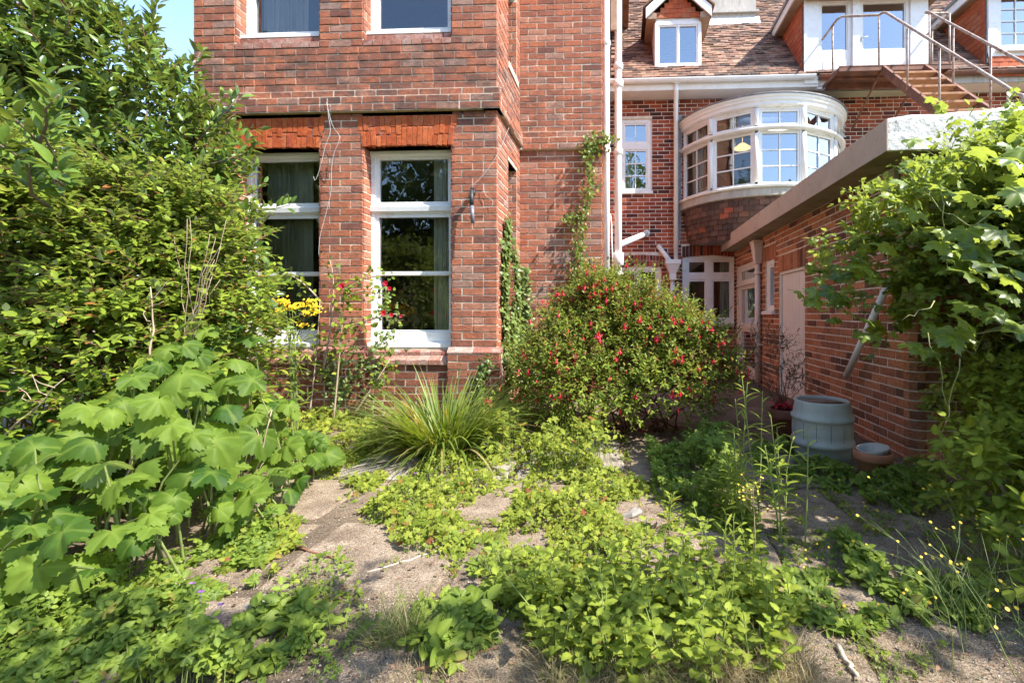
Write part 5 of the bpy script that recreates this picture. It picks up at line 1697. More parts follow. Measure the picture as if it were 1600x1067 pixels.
M['l_dead'] = m_leaf('dead leaf', (0.085, 0.050, 0.030), (0.26, 0.15, 0.085), rough=0.85, trans=0.1)
M['l_tree'] = m_leaf('tree leaf', (0.035, 0.065, 0.014), (0.12, 0.17, 0.035), rough=0.5, trans=0.3)
M['petal_red'] = m_leaf('crimson petal', (0.60, 0.018, 0.06), (0.80, 0.07, 0.12), rough=0.5, trans=0.35, tcol=(1.4, 0.8, 0.8))
M['petal_yellow'] = m_leaf('yellow petal', (0.75, 0.47, 0.02), (0.85, 0.62, 0.04), rough=0.6, trans=0.2, tcol=(1.1, 1, .6))
M['petal_violet'] = m_leaf('violet petal', (0.24, 0.07, 0.34), (0.42, 0.18, 0.50), rough=0.6, trans=0.2, tcol=(1.1, .9, 1.1))
OV = L_oval(0.42, 0.10, 0.16, 3)
OV2 = L_oval(0.58, 0.06, 0.12, 2)
OV3 = L_oval(0.66, 0.07, 0.18, 3)
def L_serrate(w=0.62, n=6, fold=.07, curl=.2):
    V, Fc, ve = L_oval(w, fold, curl, n)
    for i in range(n):
        for a in (1 + 3 * i, 3 + 3 * i):
            k_ = 1.16 if i % 2 else 0.88
            V[a, 0] *= k_; V[a, 1] += -.03 if i % 2 else .03
    return V, Fc, ve
SER = L_serrate()
LAN = L_oval(0.16, 0.04, 0.30, 4)
PALM = [L_palmate(i, (5, 3, 5, 5, 3)[i], (0.17, 0.20, 0.20, 0.15, 0.15)[i], 0.055, 52, (.22, .38, .12, .28, .45)[i], 2.85, .06) for i in range(5)]
VINE = [L_palmate(20 + i, 5, 0.30, 0.085, 40, 0.16, 2.8, 0.035) for i in range(4)]
IVY = L_palmate(31, 3, 0.35, 0.0, 13, 0.12, 2.5, 0.02)
GERA = L_palmate(41, 5, 0.42, 0.10, 21, 0.10, 2.85, 0.03)
TRI = L_trifoliate()

# ---- evergreen laurel at the left, in front of the bay
laurel = empty('laurel_tree', (-4.6, 3.75, 0), 'tall glossy evergreen laurel filling the left side in front of the bay', 'tree')
LB = [(-5.75, 3.55, 3.5, 1.25, .75, 1.5), (-4.65, 3.75, 2.75, .92, .62, .98), (-4.05, 3.8, 2.35, .62, .5, .72), (-3.72, 3.75, 1.75, .52, .48, .62), (-4.4, 3.6, 1.7, .7, .6, .8), (-5.4, 3.4, 2.0, 1.1, .7, 1.0), (-3.55, 3.72, 1.25, .42, .4, .45)]
P_, R_, S_, tw = sprigs(LB, 2700, 9, .20, .105, .6, .75, .85, 0, .5, .20, .35, .35)
# outstanding arms
arms = [((-3.7, 3.8, 1.9), (-2.83, 3.75, 2.02)), ((-3.8, 3.8, 2.5), (-3.25, 3.72, 2.95)), ((-4.2, 3.8, 3.2), (-3.98, 3.75, 3.95)), ((-4.5, 3.7, 3.3), (-4.42, 3.7, 4.05)), ((-4.8, 3.7, 3.4), (-4.9, 3.7, 4.25)), ((-3.6, 3.75, 1.8), (-3.02, 3.65, 1.62)), ((-3.9, 3.7, 2.2), (-3.2, 3.7, 2.45)), ((-3.6, 3.7, 1.5), (-2.95, 3.7, 1.25)), ((-4.0, 3.8, 2.9), (-3.62, 3.75, 3.35)), ((-3.3, 3.7, 1.2), (-2.9, 3.75, .95))]
near = [((-3.45, 2.65, 1.55), (-2.80, 2.1, 2.25)), ((-3.0, 2.2, 1.9), (-2.62, 2.0, 2.12)), ((-3.1, 2.35, 1.8), (-3.12, 2.1, 2.32)), ((-3.0, 2.3, 1.75), (-2.70, 2.05, 1.80)), ((-3.2, 2.4, 1.7), (-3.0, 2.05, 1.92))]
brn = MB()
AP, AD, AN, AS = [], [], [], []
for arr, sz, dens in ((arms, .095, 34), (near, .098, 34)):
    for a, b in arr:
        a, b = np.array(a), np.array(b)
        branch(brn, a, b, .009, .004, .02, 4, 5)
        d = norm(b - a)
        for i in range(dens):
            t = .25 + .78 * (i + 1) / dens
            rad = norm(np.cross(d, rng.normal(size=3)))
            AP.append(a + (b - a) * t + rad * .02); AD.append(d * .65 + rad * .75 + np.array([0, 0, .25])); AN.append(norm(d * .5 + np.array([0, -.15, .6]) + rng.normal(size=3) * .2)); AS.append(sz * rng.uniform(.75, 1.2))
AP, AD, AN, AS = np.array(AP), np.array(AD), np.array(AN), np.array(AS)
P_ = np.concatenate([P_, AP]); R_ = np.concatenate([R_, frames(AD, AN)]); S_ = np.concatenate([S_, AS])
keep = (P_[:, 2] > 1.5).astype(float)
split_leaves('leaf', 'foliage', [OV], P_, R_, S_, M['l_laurel'], laurel, 280, keep)
for b in LB:
    pts = branch(brn, (-4.6 + random.uniform(-.3, .3), 3.8, 0), (b[0], b[1], b[2]), .045, .018, .07, 6, 7)
    for k in range(5):
        e = np.array(b[:3]) + norm(rng.normal(size=3)) * np.array(b[3:6]) * .8
        branch(brn, pts[4], e, .016, .006, .04, 4, 5)
tag(brn.build('branches', M['bark'], laurel), kind='stuff')
tb = MB(); twigs(tb, tw[0], tw[1], .005, .003, 3); tag(tb.build('twigs', M['redtwig'], laurel), kind='stuff')

# ---- loose small leaved shrub below it
shrub = empty('leafy_shrub', (-3.3, 2.9, 0), 'loose shrub of small oval yellow green leaves under the laurel', 'shrub')
SB = [(-3.95, 2.85, 1.35, .95, .5, .75), (-3.15, 2.95, 1.1, .65, .45, .65), (-3.35, 2.6, .75, .75, .5, .5), (-4.3, 2.45, .9, .7, .5, .7), (-2.95, 3.1, .70, .36, .34, .42), (-3.2, 3.0, 1.65, .55, .4, .42), (-4.1, 2.7, 1.95, .5, .35, .35)]
P_, R_, S_, tw = sprigs(SB, 4800, 10, .22, .056, .7, .2, 1.0, .35, .55, .34, .5, .78)
mix_ = rng.random(len(P_)) < .22
scatter('foliage', OV2, P_[~mix_], R_[~mix_], S_[~mix_], M['l_shrub'], shrub)
scatter('foliage', OV, P_[mix_], R_[mix_], S_[mix_] * 1.5, M['l_shrub'], shrub)
m = MB(); twigs(m, tw[0], tw[1], .003, .0018, 3)
for k in range(26):
    b = SB[k % len(SB)]
    branch(m, (-3.4 + random.uniform(-.7, .7), 2.8 + random.uniform(-.2, .2), 0), np.array(b[:3]) + norm(rng.normal(size=3)) * np.array(b[3:6]) * .85, .011, .004, .06, 7, 5)
tag(m.build('stems', M['redtwig'], shrub), kind='stuff')
# dry dead canes standing in it
canes = empty('dead_canes', (-2.85, 3.05, 0), 'bunch of bare pale dead stems between the laurel and the small leaved shrub', 'dead stems')
m = MB()
for k in range(10):
    x0 = at_y(285 + random.uniform(-15, 15), 560, 2.62)
    x1 = at_y(310 + random.uniform(-45, 45), random.uniform(330, 440), 2.62 + random.uniform(-.1, .1))
    branch(m, x0, x1, 0.0026, .0012, .010, 6, 4)
tag(m.build('stems', M['cane'], canes), kind='stuff')

# ---- big leaved mallow, lower left: every large leaf a part
mallow = empty('broad_leaved_plant', (-2.2, 2.2, 0), 'big palmate leaved plant sprawling at the lower left over the path', 'plant')
def mallow_h(x, y):
    edge = -1.70 + .10 * math.sin(3.1 * y) - .30 * max(0, y - 2.0)
    d = edge - x
    return d
pos, nr, dr, sz = [], [], [], []
st = MB()
tries = 0
while len(pos) < 400 and tries < 14000:
    tries += 1
    y = random.uniform(1.45, 3.15); x = random.uniform(-3.5, -1.35)
    d = mallow_h(x, y)
    if d < 0: continue
    top = (.22 + .50 * min(1, d / .6)) * (0.80 + .22 * (y - 1.4)) * (1 + .22 * math.sin(5.1 * x + 3 * y))
    z = top * random.uniform(.30, 1.12) + .03
    s = random.choice((.10, .12, .13, .14, .16, .18, .24)) * random.uniform(.9, 1.1) * (.8 if d < .12 else 1)
    if y < 1.8: s = min(s, .15)
    if any((px - x) ** 2 + (py - y) ** 2 + 2.2 * (pz - z) ** 2 < (.33 * s) ** 2 for px, py, pz in pos): continue
    pos.append((x, y, z))
    out = Vector((random.gauss(.5, .6), random.gauss(-.45, .6), -.25))
    dr.append(out.normalized())
    nr.append(Vector((.15 + random.gauss(0, .40), -.40 + random.gauss(0, .40), .85)).normalized())
    sz.append(s)
    base = Vector((x - .28 * random.random() - out.x * .12, y - out.y * .12 + .08, 0))
    q = Vector((x, y, z))
    st.tube([base, base.lerp(q, .5) + Vector((0, 0, .08)), q], [.006, .005, .0035], 5, 0, False)
pos, dr, nr, sz = np.array(pos), np.array(dr), np.array(nr), np.array(sz)
dr = dr - nr * np.sum(dr * nr, 1)[:, None]
split_leaves('leaf', 'foliage', PALM, pos, frames(dr, nr), sz, M['l_big'], mallow, 290)
tag(st.build('leaf_stalks', M['greenstem'], mallow), kind='stuff')
# dry flowering stalks that stand out of it
for (u0, v0, u1, v1, Y, la) in ((368, 842, 425, 640, 2.55, 'tall brown dry stalk leaning out of the broad leaved plant by the slab'), (0, 690, 100, 592, 2.1, 'bare grey brown stem slanting up across the left edge'), (215, 700, 190, 765, 2.0, 'short cut stalk among the broad leaves'), (235, 590, 235, 448, 2.3, 'thin straight bare stem standing before the leafy shrub')):
    a, b = at_y(u0, v0, Y), at_y(u1, v1, Y)
    m = MB(); branch(m, a, b, .006, .0025, .006, 6, 6)
    if v1 < 680:
        for k in range(4):
            t = .5 + .12 * k
            branch(m, a.lerp(b, t), a.lerp(b, t) + Vector((random.uniform(-.12, .12), 0, random.uniform(.04, .12))), .003, .0015, .01, 3, 4)
    tag(m.build('dry_stalk', M['cane']), la, 'stalk')

# ---- ground plants
def in_poly(x, y, poly):
    c = False
    j = len(poly) - 1
    for i in range(len(poly)):
        if (poly[i][1] > y) != (poly[j][1] > y) and x < (poly[j][0] - poly[i][0]) * (y - poly[i][1]) / (poly[j][1] - poly[i][1]) + poly[i][0]:
            c = not c
        j = i
    return c

def mat_of_leaves(name, uv, n, tmpls, size, mat, label, cat, hmax=.10, thr=-.25, tilt=.6, fr=3.2, stalk=True, floor=.02, group=None, zref=.05):
    poly = [tuple(at_z(u, v, zref)[:2]) for u, v in uv]
    xs = [p[0] for p in poly]; ys = [p[1] for p in poly]
    pos = []
    guard = 0
    while len(pos) < n and guard < n * 30:
        guard += 1
        x, y = random.uniform(min(xs), max(xs)), random.uniform(min(ys), max(ys))
        if not in_poly(x, y, poly): continue
        v = float(nz(np.array([x, y, .3]), fr)) + .35 * float(nz(np.array([x + 4, y - 2, 1.3]), fr * 2.7))
        if v < thr + random.uniform(-.12, .12): continue
        h = floor + hmax * min(1.0, max(.12, (v - thr) * 1.2)) * random.uniform(.35, 1.0)
        pos.append((x, y, h + gz(x, y)))
    pos = np.array(pos)
    k = len(pos)
    nr = norm(np.stack([rng.normal(.10, tilt, k), rng.normal(-.38, tilt, k), np.ones(k)], 1))
    dr = rng.normal(size=(k, 3)); dr = dr - nr * np.sum(dr * nr, 1)[:, None]
    S = size * rng.uniform(.55, 1.35, k)
    c = pos.mean(0)
    t = empty(name, (c[0], c[1], 0), label, cat, group)
    R = frames(dr, nr)
    for i, tm in enumerate(tmpls):
        scatter('foliage', tm, pos[i::len(tmpls)], R[i::len(tmpls)], S[i::len(tmpls)], mat, t)
    if stalk:
        m = MB()
        for i in range(0, k, 3):
            p = Vector(pos[i]); b = Vector((p.x + random.uniform(-.03, .03), p.y + random.uniform(-.03, .03), gz(p.x, p.y)))
            m.tube([b, p], [.0016, .0012], 3, 0, False)
        tag(m.build('stems', M['greenstem'], t), kind='stuff')
    return t
GROUND = [
 ('ground_cover', [(610, 745), (720, 700), (820, 705), (990, 735), (1010, 800), (990, 860), (880, 868), (800, 880), (700, 862), (620, 850), (590, 800)], 5200, [OV2, TRI, GERA], .034, 'l_ground', 'bright lime green mat of small leaves in the middle of the garden', .12, -.22),
 ('ground_cover', [(430, 655), (560, 640), (610, 690), (560, 705), (440, 712)], 1500, [OV2, GERA], .045, 'l_ground', 'pale green ground plants along the foot of the bay wall', .12, -.35),
 ('ground_cover', [(480, 705), (590, 690), (640, 735), (610, 790), (500, 806), (420, 815), (410, 785), (560, 765)], 900, [OV2, TRI], .040, 'l_ground', 'thin strip of reddish green weeds between the flagstones and the slab', .07, -.05),
 ('ground_cover', [(745, 640), (880, 640), (960, 720), (930, 745), (760, 735)], 2200, [GERA, OV2], .045, 'l_ground', 'mound of lobed green leaves below the fuchsia near the sword leaves', .34, -.6),
 ('ground_cover', [(1010, 700), (1130, 690), (1160, 770), (1100, 800), (1030, 770)], 1300, [GERA, TRI], .052, 'l_mid', 'dark green lobed clump between the fuchsia and the tall weeds', .24, -.6),
 ('ground_cover', [(975, 740), (1080, 745), (1180, 800), (1190, 860), (1090, 850), (1000, 840), (960, 790)], 1300, [OV2, TRI], .042, 'l_ground', 'patchy yellow green creeping weeds in front of the dark lobed clump', .10, -.15),
 ('ground_cover', [(0, 890), (210, 905), (330, 840), (430, 830), (400, 905), (320, 930), (300, 1000), (390, 1067), (-60, 1100)], 1900, [GERA, TRI, GERA], .050, 'l_mid', 'low geranium leaves in the shade at the lower left corner', .16, -.35),
 ('ground_cover', [(340, 820), (440, 800), (470, 840), (430, 890), (330, 905)], 900, [OV2, TRI], .036, 'l_ground', 'yellowish creeping weeds on the edge of the slab by the broad leaves', .09, -.35),
 ('ground_cover', [(1180, 690), (1260, 690), (1340, 735), (1330, 765), (1240, 745), (1180, 730)], 800, [GERA, OV2], .050, 'l_mid', 'low dark leaves round the foot of the barrel', .11, -.4),
 ('ground_cover', [(1330, 735), (1440, 720), (1500, 770), (1440, 800), (1350, 775)], 900, [OV2, GERA], .045, 'l_mid', 'small leaved weeds at the annexe corner before the terracotta pot', .14, -.4),
 ('ground_cover', [(1310, 830), (1380, 835), (1480, 910), (1560, 950), (1500, 985), (1400, 930), (1330, 890)], 1100, [OV2, TRI], .045, 'l_mid', 'green weeds spreading diagonally across the shaded path', .11, -.3),
 ('ground_cover', [(1200, 885), (1300, 880), (1400, 955), (1330, 985), (1230, 950)], 700, [TRI, OV2], .042, 'l_mid', 'thin trailing weeds beside the lemon balm in the shade', .07, -.15),
 ('ground_cover', [(780, 940), (850, 890), (1000, 880), (1190, 900), (1250, 1000), (1180, 1080), (900, 1060)], 1500, [TRI, SER, GERA], .034, 'l_ground', 'mixed small weeds growing under the lemon balm', .12, -.25),
 ('ground_cover', [(250, 880), (430, 800), (640, 780), (1000, 790), (1240, 720), (1420, 760), (1560, 960), (1400, 1067), (300, 1067)], 2600, [TRI, OV2, GERA], .020, 'l_mid', 'tiny sparse weeds creeping over the bare path', .03, .30),
 ('ground_cover', [(690, 830), (790, 850), (800, 895), (740, 890)], 120, [TRI], .05, 'l_mid', 'few small seedlings on the dry slab in the middle', .06, -.3),
 ('ground_cover', [(330, 960), (480, 930), (520, 985), (420, 1040), (330, 1040)], 420, [TRI, OV2], .052, 'l_mid', 'scattered bramble seedlings on the shaded slab at the bottom left', .09, -.1),
 ('ground_cover', [(640, 935), (760, 930), (780, 985), (720, 1025), (650, 1000)], 420, [TRI, OV3], .055, 'l_mid', 'small bramble clump beside the grass tuft on the shaded slab', .18, -.4),
]
for nm, uv, n, tm, s, mt, la, hm, th in GROUND:
    mat_of_leaves(nm, uv, n, tm, s, M[mt], la, 'ground plants', hm, th)

# weeds rooted in the joints between the slabs
pos = []
for ring in SLABS:
    for i in range(4):
        a_, b_ = ring[i], ring[(i + 1) % 4]
        L_ = (b_ - a_).length
        for k in range(int(L_ * 95)):
            t_ = random.random()
            p_ = a_.lerp(b_, t_)
            if float(nz(np.array([p_.x * 1.7, p_.y * 1.7, .9]), 3.0)) < -.05: continue
            pos.append((p_.x + random.gauss(0, .014), p_.y + random.gauss(0, .014), .012 + abs(random.gauss(0, .016))))
pos = np.array(pos); k = len(pos)
jw = empty('joint_weeds', (0, 2.3, 0), 'little weeds and moss growing along the joints of the paving slabs', 'weeds')
nr = norm(np.stack([rng.normal(.1, .5, k), rng.normal(-.3, .5, k), np.ones(k)], 1)); dr = rng.normal(size=(k, 3)); dr = dr - nr * np.sum(dr * nr, 1)[:, None]
R = frames(dr, nr); S = .022 * rng.uniform(.5, 1.5, k)
for i, tm in enumerate((TRI, OV2, GERA)): scatter('foliage', tm, pos[i::3], R[i::3], S[i::3], M[('l_ground', 'l_mid', 'l_ground')[i]], jw)

# ---- lemon balm clump in front: upright leafy stems
def stem_plants(t, bases, hmin, hmax, pairs, leaf, tm, mat, lean=.15, stemmat='greenstem', sr=.0028, drop=.25, top_size=.55, single=0, whorl=False):
    P, D, Nn, S = [], [], [], []
    m = MB()
    for (x, y) in bases:
        h = random.uniform(hmin, hmax)
        b = Vector((x, y, gz(x, y)))
        e = b + Vector((random.gauss(0, lean) * h, random.gauss(-.05, lean) * h, h))
        mid = b.lerp(e, .5) + Vector((random.gauss(0, .02), random.gauss(0, .02), 0))
        m.tube([b, mid, e], [sr, sr * .8, sr * .5], 5, 0, False)
        a0 = random.random() * 6.28
        for j in range(pairs):
            t_ = (j + .7) / pairs
            p = b.lerp(mid, t_ * 2) if t_ < .5 else mid.lerp(e, t_ * 2 - 1)
            for q in range(1 if whorl else 2):
                an = a0 + (j * 2.4 if whorl else j * 1.57 + q * math.pi)
                rad = Vector((math.cos(an), math.sin(an), 0))
                d = rad + Vector((0, 0, .35 - drop + .5 * t_))
                P.append(p + rad * .004); D.append(d); Nn.append(Vector((0, -.1, 1)) - rad * .15 + Vector((random.gauss(0, .15), random.gauss(0, .15), 0)))
                S.append(leaf * random.uniform(.75, 1.15) * (1 - (1 - top_size) * t_ ** 2) * (.7 + .6 * min(1, t_ * 2)))
    P, D, Nn, S = np.array(P), np.array(D), np.array(Nn), np.array(S)
    R = frames(D, norm(Nn))
    if single: split_leaves('leaf', 'foliage', [tm], P, R, S, M[mat], t, single)
    else: scatter('foliage', tm, P, R, S, M[mat], t)
    tag(m.build('stems', M[stemmat], t), kind='stuff')

def bases_in(uv, n, sep=0.0, thr=-9):
    poly = [tuple(at_z(u, v, .03)[:2]) for u, v in uv]
    xs = [p[0] for p in poly]; ys = [p[1] for p in poly]
    out = []
    g = 0
    while len(out) < n and g < n * 60:
        g += 1
        x, y = random.uniform(min(xs), max(xs)), random.uniform(min(ys), max(ys))
        if in_poly(x, y, poly) and (thr == -9 or float(nz(np.array([x + 2, y, .6]), 4.5)) > -.35 + thr + random.uniform(-.15, .15)) and all((x - a) ** 2 + (y - b) ** 2 > sep * sep for a, b in out): out.append((x, y))
    return out
t = empty('lemon_balm', (.15, 1.8, 0), 'bright green clump of toothed heart shaped leaves at the bottom centre', 'plant')
stem_plants(t, bases_in([(790, 960), (850, 905), (960, 895), (1060, 930), (1190, 930), (1240, 1010), (1180, 1080), (1000, 1075), (860, 1030)], 170, .035, .12), .07, .27, 6, .045, SER, 'l_balm', .25, single=280)
t = empty('lemon_balm', (.5, 2.3, 0), 'smaller green clump of toothed leaves behind the bottom centre clump', 'plant')
stem_plants(t, bases_in([(1010, 900), (1090, 865), (1190, 890), (1200, 930), (1080, 925)], 60, .05, -.1), .10, .30, 6, .042, SER, 'l_balm', .2)
t = empty('nettle_seedlings', (-.35, 2.15, 0), 'sparse young green plants on the slab left of the lemon balm', 'plant')
stem_plants(t, bases_in([(760, 905), (840, 880), (870, 930), (790, 960)], 16, .05), .08, .18, 4, .045, SER, 'l_balm', .2)
# ---- tall willowherbs
WH = [(1182, 812, .82, 'tallest willowherb with a forked leafy top before the fuchsia'), (1150, 795, .66, 'slender willowherb close to the fuchsia flowers'), (1215, 800, .62, 'willowherb leaning towards the terracotta pots'), (1165, 830, .52, 'broad leaved willowherb at the front of the tall weeds'), (1224, 852, .60, 'thin willowherb standing on the shaded path'), (1128, 815, .40, 'short willowherb beside the dark lobed clump')]
for u, v, h, la in WH:
    b = at_z(u, v, 0)
    t = empty('willowherb', (b.x, b.y, 0), la, 'weed', 'tall willowherbs between fuchsia and barrel')
    stem_plants(t, [(b.x + random.gauss(0, .03), b.y + random.gauss(0, .03)) for _ in range(3)], h * .7, h * 1.02, 15, .105, LAN, 'l_balm', .09, sr=.0045, drop=.0, top_size=.4, whorl=True)
FB_ = [(1045, 838, .24, 'narrow leaved spiky weed beside the flat grey stone'), (1137, 945, .38, 'pale feathery topped weed rising from the lemon balm')]
for u, v, h, la in FB_:
    b = at_z(u, v, 0)
    t = empty('fleabane', (b.x, b.y, 0), la, 'weed')
    stem_plants(t, [(b.x, b.y), (b.x + .03, b.y + .02)], h * .85, h, 26, .055, LAN, 'l_ground', .05, sr=.003, drop=-.2, top_size=.6, whorl=True)

# ---- sword leaved clump
b0 = at_z(690, 715, 0)
croc = empty('sword_leaf_clump', (b0.x, b0.y, 0), 'arching clump of long narrow sword leaves in front of the brick pier', 'plant')
k = 820
an = rng.random(k) * 6.28
pos = np.stack([b0.x + np.cos(an) * rng.random(k) ** .6 * .26, b0.y + .05 + np.sin(an) * rng.random(k) ** .6 * .15, np.full(k, .0)], 1)
out = np.stack([np.cos(an), np.sin(an), np.zeros(k)], 1)
dd = norm(out * rng.uniform(.15, .85, k)[:, None] + np.array([-.12, -.05, 1.0]) + rng.normal(size=(k, 3)) * .10)
for j, bl in enumerate((L_blade(7, .020, 1.0), L_blade(7, .026, 1.5), L_blade(7, .022, 0.6))):
    scatter('blades', bl, pos[j::3], frames(dd[j::3], out[j::3] * -1.0 + np.array([0, 0, .9])), rng.uniform(.42, .80, k)[j::3], M['l_blade'], croc)

# ---- grass
def grass(uv, n, h, mat, label, w=.012, name='grass_tuft', cat='grass', lean=.5, kind=None):
    poly = [tuple(at_z(u, v, .0)[:2]) for u, v in uv]
    B = np.array(bases_in(uv, n))
    k = len(B)
    pos = np.stack([B[:, 0], B[:, 1], np.zeros(k)], 1)
    az = rng.random(k) * 6.28
    out = np.stack([np.cos(az), np.sin(az), np.zeros(k)], 1)
    dd = norm(out * rng.uniform(.05, lean, k)[:, None] * 1.5 + np.array([0, 0, 1.0]))
    o = scatter(name, L_blade(4, w, 1.1), pos, frames(dd, -out + np.array([0, 0, .6])), h * rng.uniform(.45, 1.25, k), M[mat])
    return tag(o, label, cat, kind=kind or 'stuff')
grass([(575, 985), (640, 955), (665, 975), (650, 1005), (585, 1010)], 420, .16, 'l_grass', 'fine green grass tuft on the shaded slab', .012)
grass([(440, 985), (560, 905), (560, 930), (480, 975)], 120, .08, 'l_grass', 'thin grass along the slab joint')
grass([(840, 1000), (1000, 1010), (1110, 1045), (1250, 1000), (1290, 1100), (850, 1100)], 3800, .13, 'l_dry', 'straw coloured dry grass along the bottom edge', .014)
grass([(560, 1040), (850, 985), (870, 1080), (560, 1090)], 1200, .07, 'l_dry', 'short dead grass in the shade at the bottom', .014)
grass([(755, 880), (800, 865), (815, 900), (770, 915)], 260, .14, 'l_grass', 'pale green grass tuft beside the dry slab', .012)
grass([(1290, 1000), (1420, 990), (1560, 1067), (1300, 1090)], 500, .08, 'l_dry', 'sparse dry grass on the bare ground at the lower right', .014)
grass([(1120, 880), (1250, 860), (1290, 900), (1150, 905)], 200, .05, 'l_dry', 'wispy dead grass beside the path')

# ---- fuchsia
fx = at_y(965, 590, 4.25)
fuchsia = empty('fuchsia_bush', (fx.x, 4.25, 0), 'wide fuchsia bush hung with crimson flowers in front of the passage', 'shrub')
FBL = [(-.15, 4.28, .68, .62, .52, .50), (.38, 4.22, .60, .50, .5, .46), (-.38, 4.45, .98, .42, .36, .36), (-.05, 4.4, 1.02, .40, .36, .38), (.22, 4.4, .92, .42, .4, .36), (-.66, 4.25, .52, .32, .36, .34), (.72, 4.2, .55, .26, .34, .32), (-.22, 4.35, 1.18, .24, .22, .26), (.52, 4.2, .88, .26, .28, .24), (-.3, 3.95, .42, .5, .35, .34), (.35, 3.9, .42, .5, .35, .34)]
P_, R_, S_, tw = sprigs(FBL, 3700, 10, .19, .046, .75, .35, .95, .15, .45, .42, .5, .7)
scatter('foliage', OV, P_, R_, S_, M['l_fuch'], fuchsia)
m = MB(); twigs(m, tw[0], tw[1], .0020, .0012, 5)
for k in range(30):
    b = FBL[k % len(FBL)]
    branch(m, (random.uniform(-.5, .6), 4.3 + random.uniform(-.15, .15), 0), np.array(b[:3]) + norm(rng.normal(size=3)) * np.array(b[3:6]) * .9, .009, .003, .04, 6, 5)
kb = 550
ib = rng.choice(len(P_), kb)
bud = L_oval(.5, .2, .1, 1)
scatter('buds', bud, P_[ib] + rng.normal(size=(kb, 3)) * .02 + np.array([0, -.01, -.01]), frames(np.tile([0, 0, -1.], (kb, 1)) + rng.normal(size=(kb, 3)) * .4, np.tile([0, -1., .2], (kb, 1)) + rng.normal(size=(kb, 3)) * .4), rng.uniform(.016, .032, kb), M['petal_red'], fuchsia)
# long arching shoots that stand out at the top
SH = []
for (u0, v0, u1, v1) in ((1000, 480, 1030, 428), (1070, 505, 1090, 470), (1085, 510, 1055, 485), (905, 470, 870, 440), (930, 460, 960, 440), (1120, 560, 1150, 545), (840, 520, 815, 500), (1040, 495, 1065, 415)):
    a, b = at_y(u0, v0, 4.2), at_y(u1, v1, 4.1)
    branch(m, a, b, .003, .0015, .015, 4, 4)
    SH.append((a, b))
tag(m.build('stems', M['redtwig'], fuchsia), kind='stuff')
AP, AD, AN, AS = [], [], [], []
for a, b in SH:
    for i in range(16):
        t_ = i / 15; d = (b - a).normalized()
        rad = Vector(rng.normal(size=3)).cross(d).normalized()
        AP.append(a.lerp(b, t_)); AD.append(d * .5 + rad); AN.append((Vector((0, -.2, 1)) + Vector(rng.normal(size=3)) * .3).normalized()); AS.append(.034 * random.uniform(.7, 1.2))
scatter('foliage', OV, np.array(AP), frames(np.array(AD), np.array(AN)), np.array(AS), M['l_fuch'], fuchsia)
AP, AD, AN, AS = [], [], [], []
shm = MB(); TIPS = []
for k in range(70):
    b = FBL[random.randrange(7)]
    d = Vector((random.gauss(0, .8), random.gauss(-.35, .5), random.uniform(.1, 1.1))).normalized()
    a = Vector(b[:3]) + Vector((d.x * b[3], d.y * b[4], d.z * b[5])) * .85
    L = random.uniform(.16, .36)
    pts = [a + d * L * s_ - Vector((0, 0, .55 * L * s_ * s_)) for s_ in (0, .25, .5, .75, 1.0)]
    if not clear_of_walls(np.array([pts[-1]]), .02)[0]: continue
    shm.tube(pts, [.0025, .0022, .002, .0015, .001], 4, 0, False)
    TIPS.append(pts[-1]); TIPS.append(pts[3])
    for i in range(26):
        t_ = random.random() * 3.999; p = pts[int(t_)].lerp(pts[int(t_) + 1], t_ % 1)
        rad = Vector(rng.normal(size=3)).cross(d).normalized()
        AP.append(p); AD.append(d * .4 + rad - Vector((0, 0, .2))); AN.append((Vector((.1, -.2, .9)) + Vector(rng.normal(size=3)) * .35).normalized()); AS.append(.040 * random.uniform(.6, 1.25))
tag(shm.build('shoots', M['redtwig'], fuchsia), kind='stuff')
scatter('foliage', OV, np.array(AP), frames(np.array(AD), np.array(AN)), np.array(AS), M['l_fuch'], fuchsia)
# flowers: a tube, four swept sepals and hanging stamens
fm = MB()
fm.tube([(0, 0, 0), (0, 0, -.45)], [.05, .10], 5)
for k in range(4):
    a_ = k * math.pi / 2
    c_, s_ = math.cos(a_), math.sin(a_)
    p = lambda r, w, z: (r * c_ - w * s_, r * s_ + w * c_, z)
    fm.add([p(.08, -.05, -.42), p(.08, .05, -.42), p(.30, .10, -.55), p(.30, -.10, -.55), p(.52, 0, -.50)], [(0, 1, 2, 3), (3, 2, 4)])
fm.tube([(0, 0, -.45), (0, 0, -.75)], [.14, .11], 5)
fm.tube([(0, 0, -.7), (.03, 0, -1.15)], [.02, .015], 3)
fme = bpy.data.meshes.new('flower'); fme.from_pydata(fm.v, [], fm.f); fme.materials.append(M['petal_red']); fme.update()
cnt = 0
for p in TIPS:
    for r_ in range(random.choice((0, 1, 2))):
        link_mesh('flower', fme, None, fuchsia, Matrix.Translation(p + Vector((random.gauss(0, .02), random.gauss(0, .02), random.gauss(-.01, .015)))) @ Matrix.Rotation(random.uniform(-.4, .4), 4, 'X') @ Matrix.Rotation(random.random() * 6, 4, 'Z') @ Matrix.Scale(random.uniform(.06, .09), 4))
        cnt += 1
idx = rng.permutation(len(P_))
